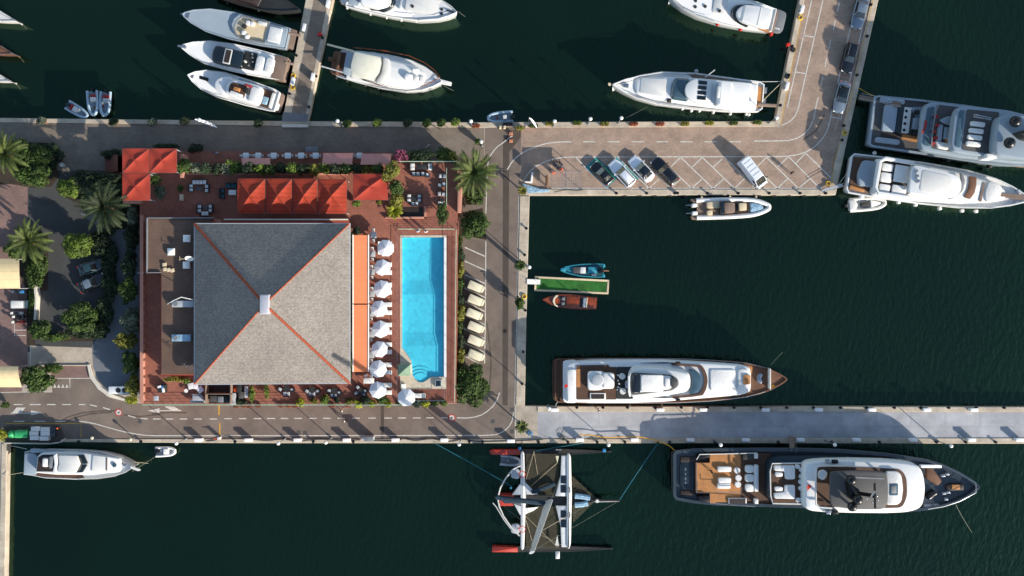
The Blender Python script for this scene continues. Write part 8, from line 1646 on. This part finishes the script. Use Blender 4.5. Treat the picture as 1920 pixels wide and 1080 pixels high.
for i in range(2):
    c = at(99, 805+i*9, .8); t = thing('crate_stack', ('upper', 'lower')[i]+' stack of dark blue crates beside the pale bins', 'crates', (*c, .2), 0, 'dark blue crate stacks'); q = M(); 
    for k in range(3): q.box(0, 0, k*.28, .75, .6, .25, bev=.02)
    q.outs('crate', 'navy', t, world=False)
c = at(108, 803, 1.0); t = thing('warning_post', 'small orange warning post beside the crate stacks', 'post', (*c, .1)); q = M(); q.cyl(0, 0, 0, .07, 1.0, 8); q.out('post', 'orange', t, world=False); q = M(); q.ball(0, 0, 1.05, .13, 10); q.out('lamp_head', 'orange', t, world=False)
# flags / banners
def feather(px, py, label, tip, low):
    b0 = W(px, py, 0.1); t = thing('feather_flag', label, 'flag', (b0[0], b0[1], .1), 0, 'white feather flags'); q = M(); pts = [(b0[0], b0[1], .1), (b0[0], b0[1], 2.4), (b0[0], b0[1], 4.2)]; q.tube(pts, .035, 6); q.out('pole', 'steel', t)
    q = M(); lo_ = Vector(W(*low, 1.2)); tp = Vector((b0[0], b0[1], 4.2)); vs = []
    n = 10
    for i in range(n+1):
        f = i/n; c = tp.lerp(lo_, f); w_ = .55*math.sin(math.pi*(f*.85+.08))**.8; d = (lo_-tp).normalized(); s_ = Vector((d.y, -d.x, .5)).normalized(); o = Vector((0, 0, .12*math.sin(f*7))); vs += [tuple(c+o), tuple(c+o-s_*w_)]
    q.add(vs, [(2*i, 2*i+1, 2*i+3, 2*i+2) for i in range(n)]); q.out('banner', 'canvas_white', t); return t
feather(991, 230, 'white feather flag leaning over the west end of the parking quay', None, (1006, 240))
feather(381, 233, 'white feather flag lying low over the shaded promenade', None, (407, 240))
# pillars at the small boat landing
for i, x in enumerate((938, 946)):
    c = at(x, 238, .9); t = thing('gate_post', ('left', 'right')[i]+' pale post at the landing beside the white flag', 'post', (*c, 0), 0, 'landing posts'); q = M(); q.box(0, 0, 0, .3, .4, .9, bev=.05); q.out('post', 'beige', t, world=False)
c = at(952, 235, .6); t = thing('dock_ladder', 'black boarding steps at the landing under the small inflatable', 'steps', (*c, 0)); q = M(); q.box(0, .2, 0, 1.4, .5, .5, bev=.05); q.out('steps', 'black', t, world=False)
for i, (x, y) in enumerate(((958, 250), (958, 264))): c = at(x, y, .4); t = thing('planter_box', ('upper', 'lower')[i]+' wooden planter on the kerb tip of the road entrance', 'planter', (*c, 0), 0, 'wooden planters at the road entrance'); q = M(); q.box(0, 0, 0, .55, .42, .45, bev=.03); q.out('box', 'clay_pot', t, world=False)
for i, (x, y) in enumerate(((975, 240), (1000, 236))): trough(x, y, ('leaf_olive', 'leaf')[i], ('small olive plant in a box left of the white flag', 'small green plant in a box right of the white flag')[i])
c = at(110, 308, .8); t = thing('parasol_bin', 'small white waste bin on the shaded car park entrance', 'bin', W(115, 309, 0)); q = M(); c = W(115, 309, .8); q.cyl(c[0], c[1], 0, .25, .8, 12, r2=.3); q.out('body', 'offwhite', t)
t = thing('street_sign', 'square sign board standing on the promenade by the dining strip', 'sign', W(584, 279, 0)); c = W(584, 280, 1.2); q = M(); q.box(c[0], c[1], .2, 1.75, .75, 1.0, bev=.04); q.out('panel', 'grey', t)
# manhole covers and patches
for i, (x, y) in enumerate(((560, 811), (572, 811.5), (924, 790), (960, 768), (960, 809), (262, 790))):
    c = W(x, y, .014); q = M(); q.prism([(c[0]-.28, c[1]-.28), (c[0]+.28, c[1]-.28), (c[0]+.28, c[1]+.28), (c[0]-.28, c[1]+.28)], .005, .016); struct('manhole_cover', q, 'grey_dark')
# yellow boom barrier across the road
t = thing('road_barrier', 'raised yellow and white barrier arm post on the south road kerb', 'barrier', W(411, 822, 0)); q = M(); c = W(410, 822, .9); q.box(c[0], c[1], .1, .4, .35, .9, bev=.04); q.out('housing', 'offwhite', t); q = M(); q.tube([(c[0], c[1], .9), W(400, 823, 1.0)], .05); q.out('arm', 'orange', t)
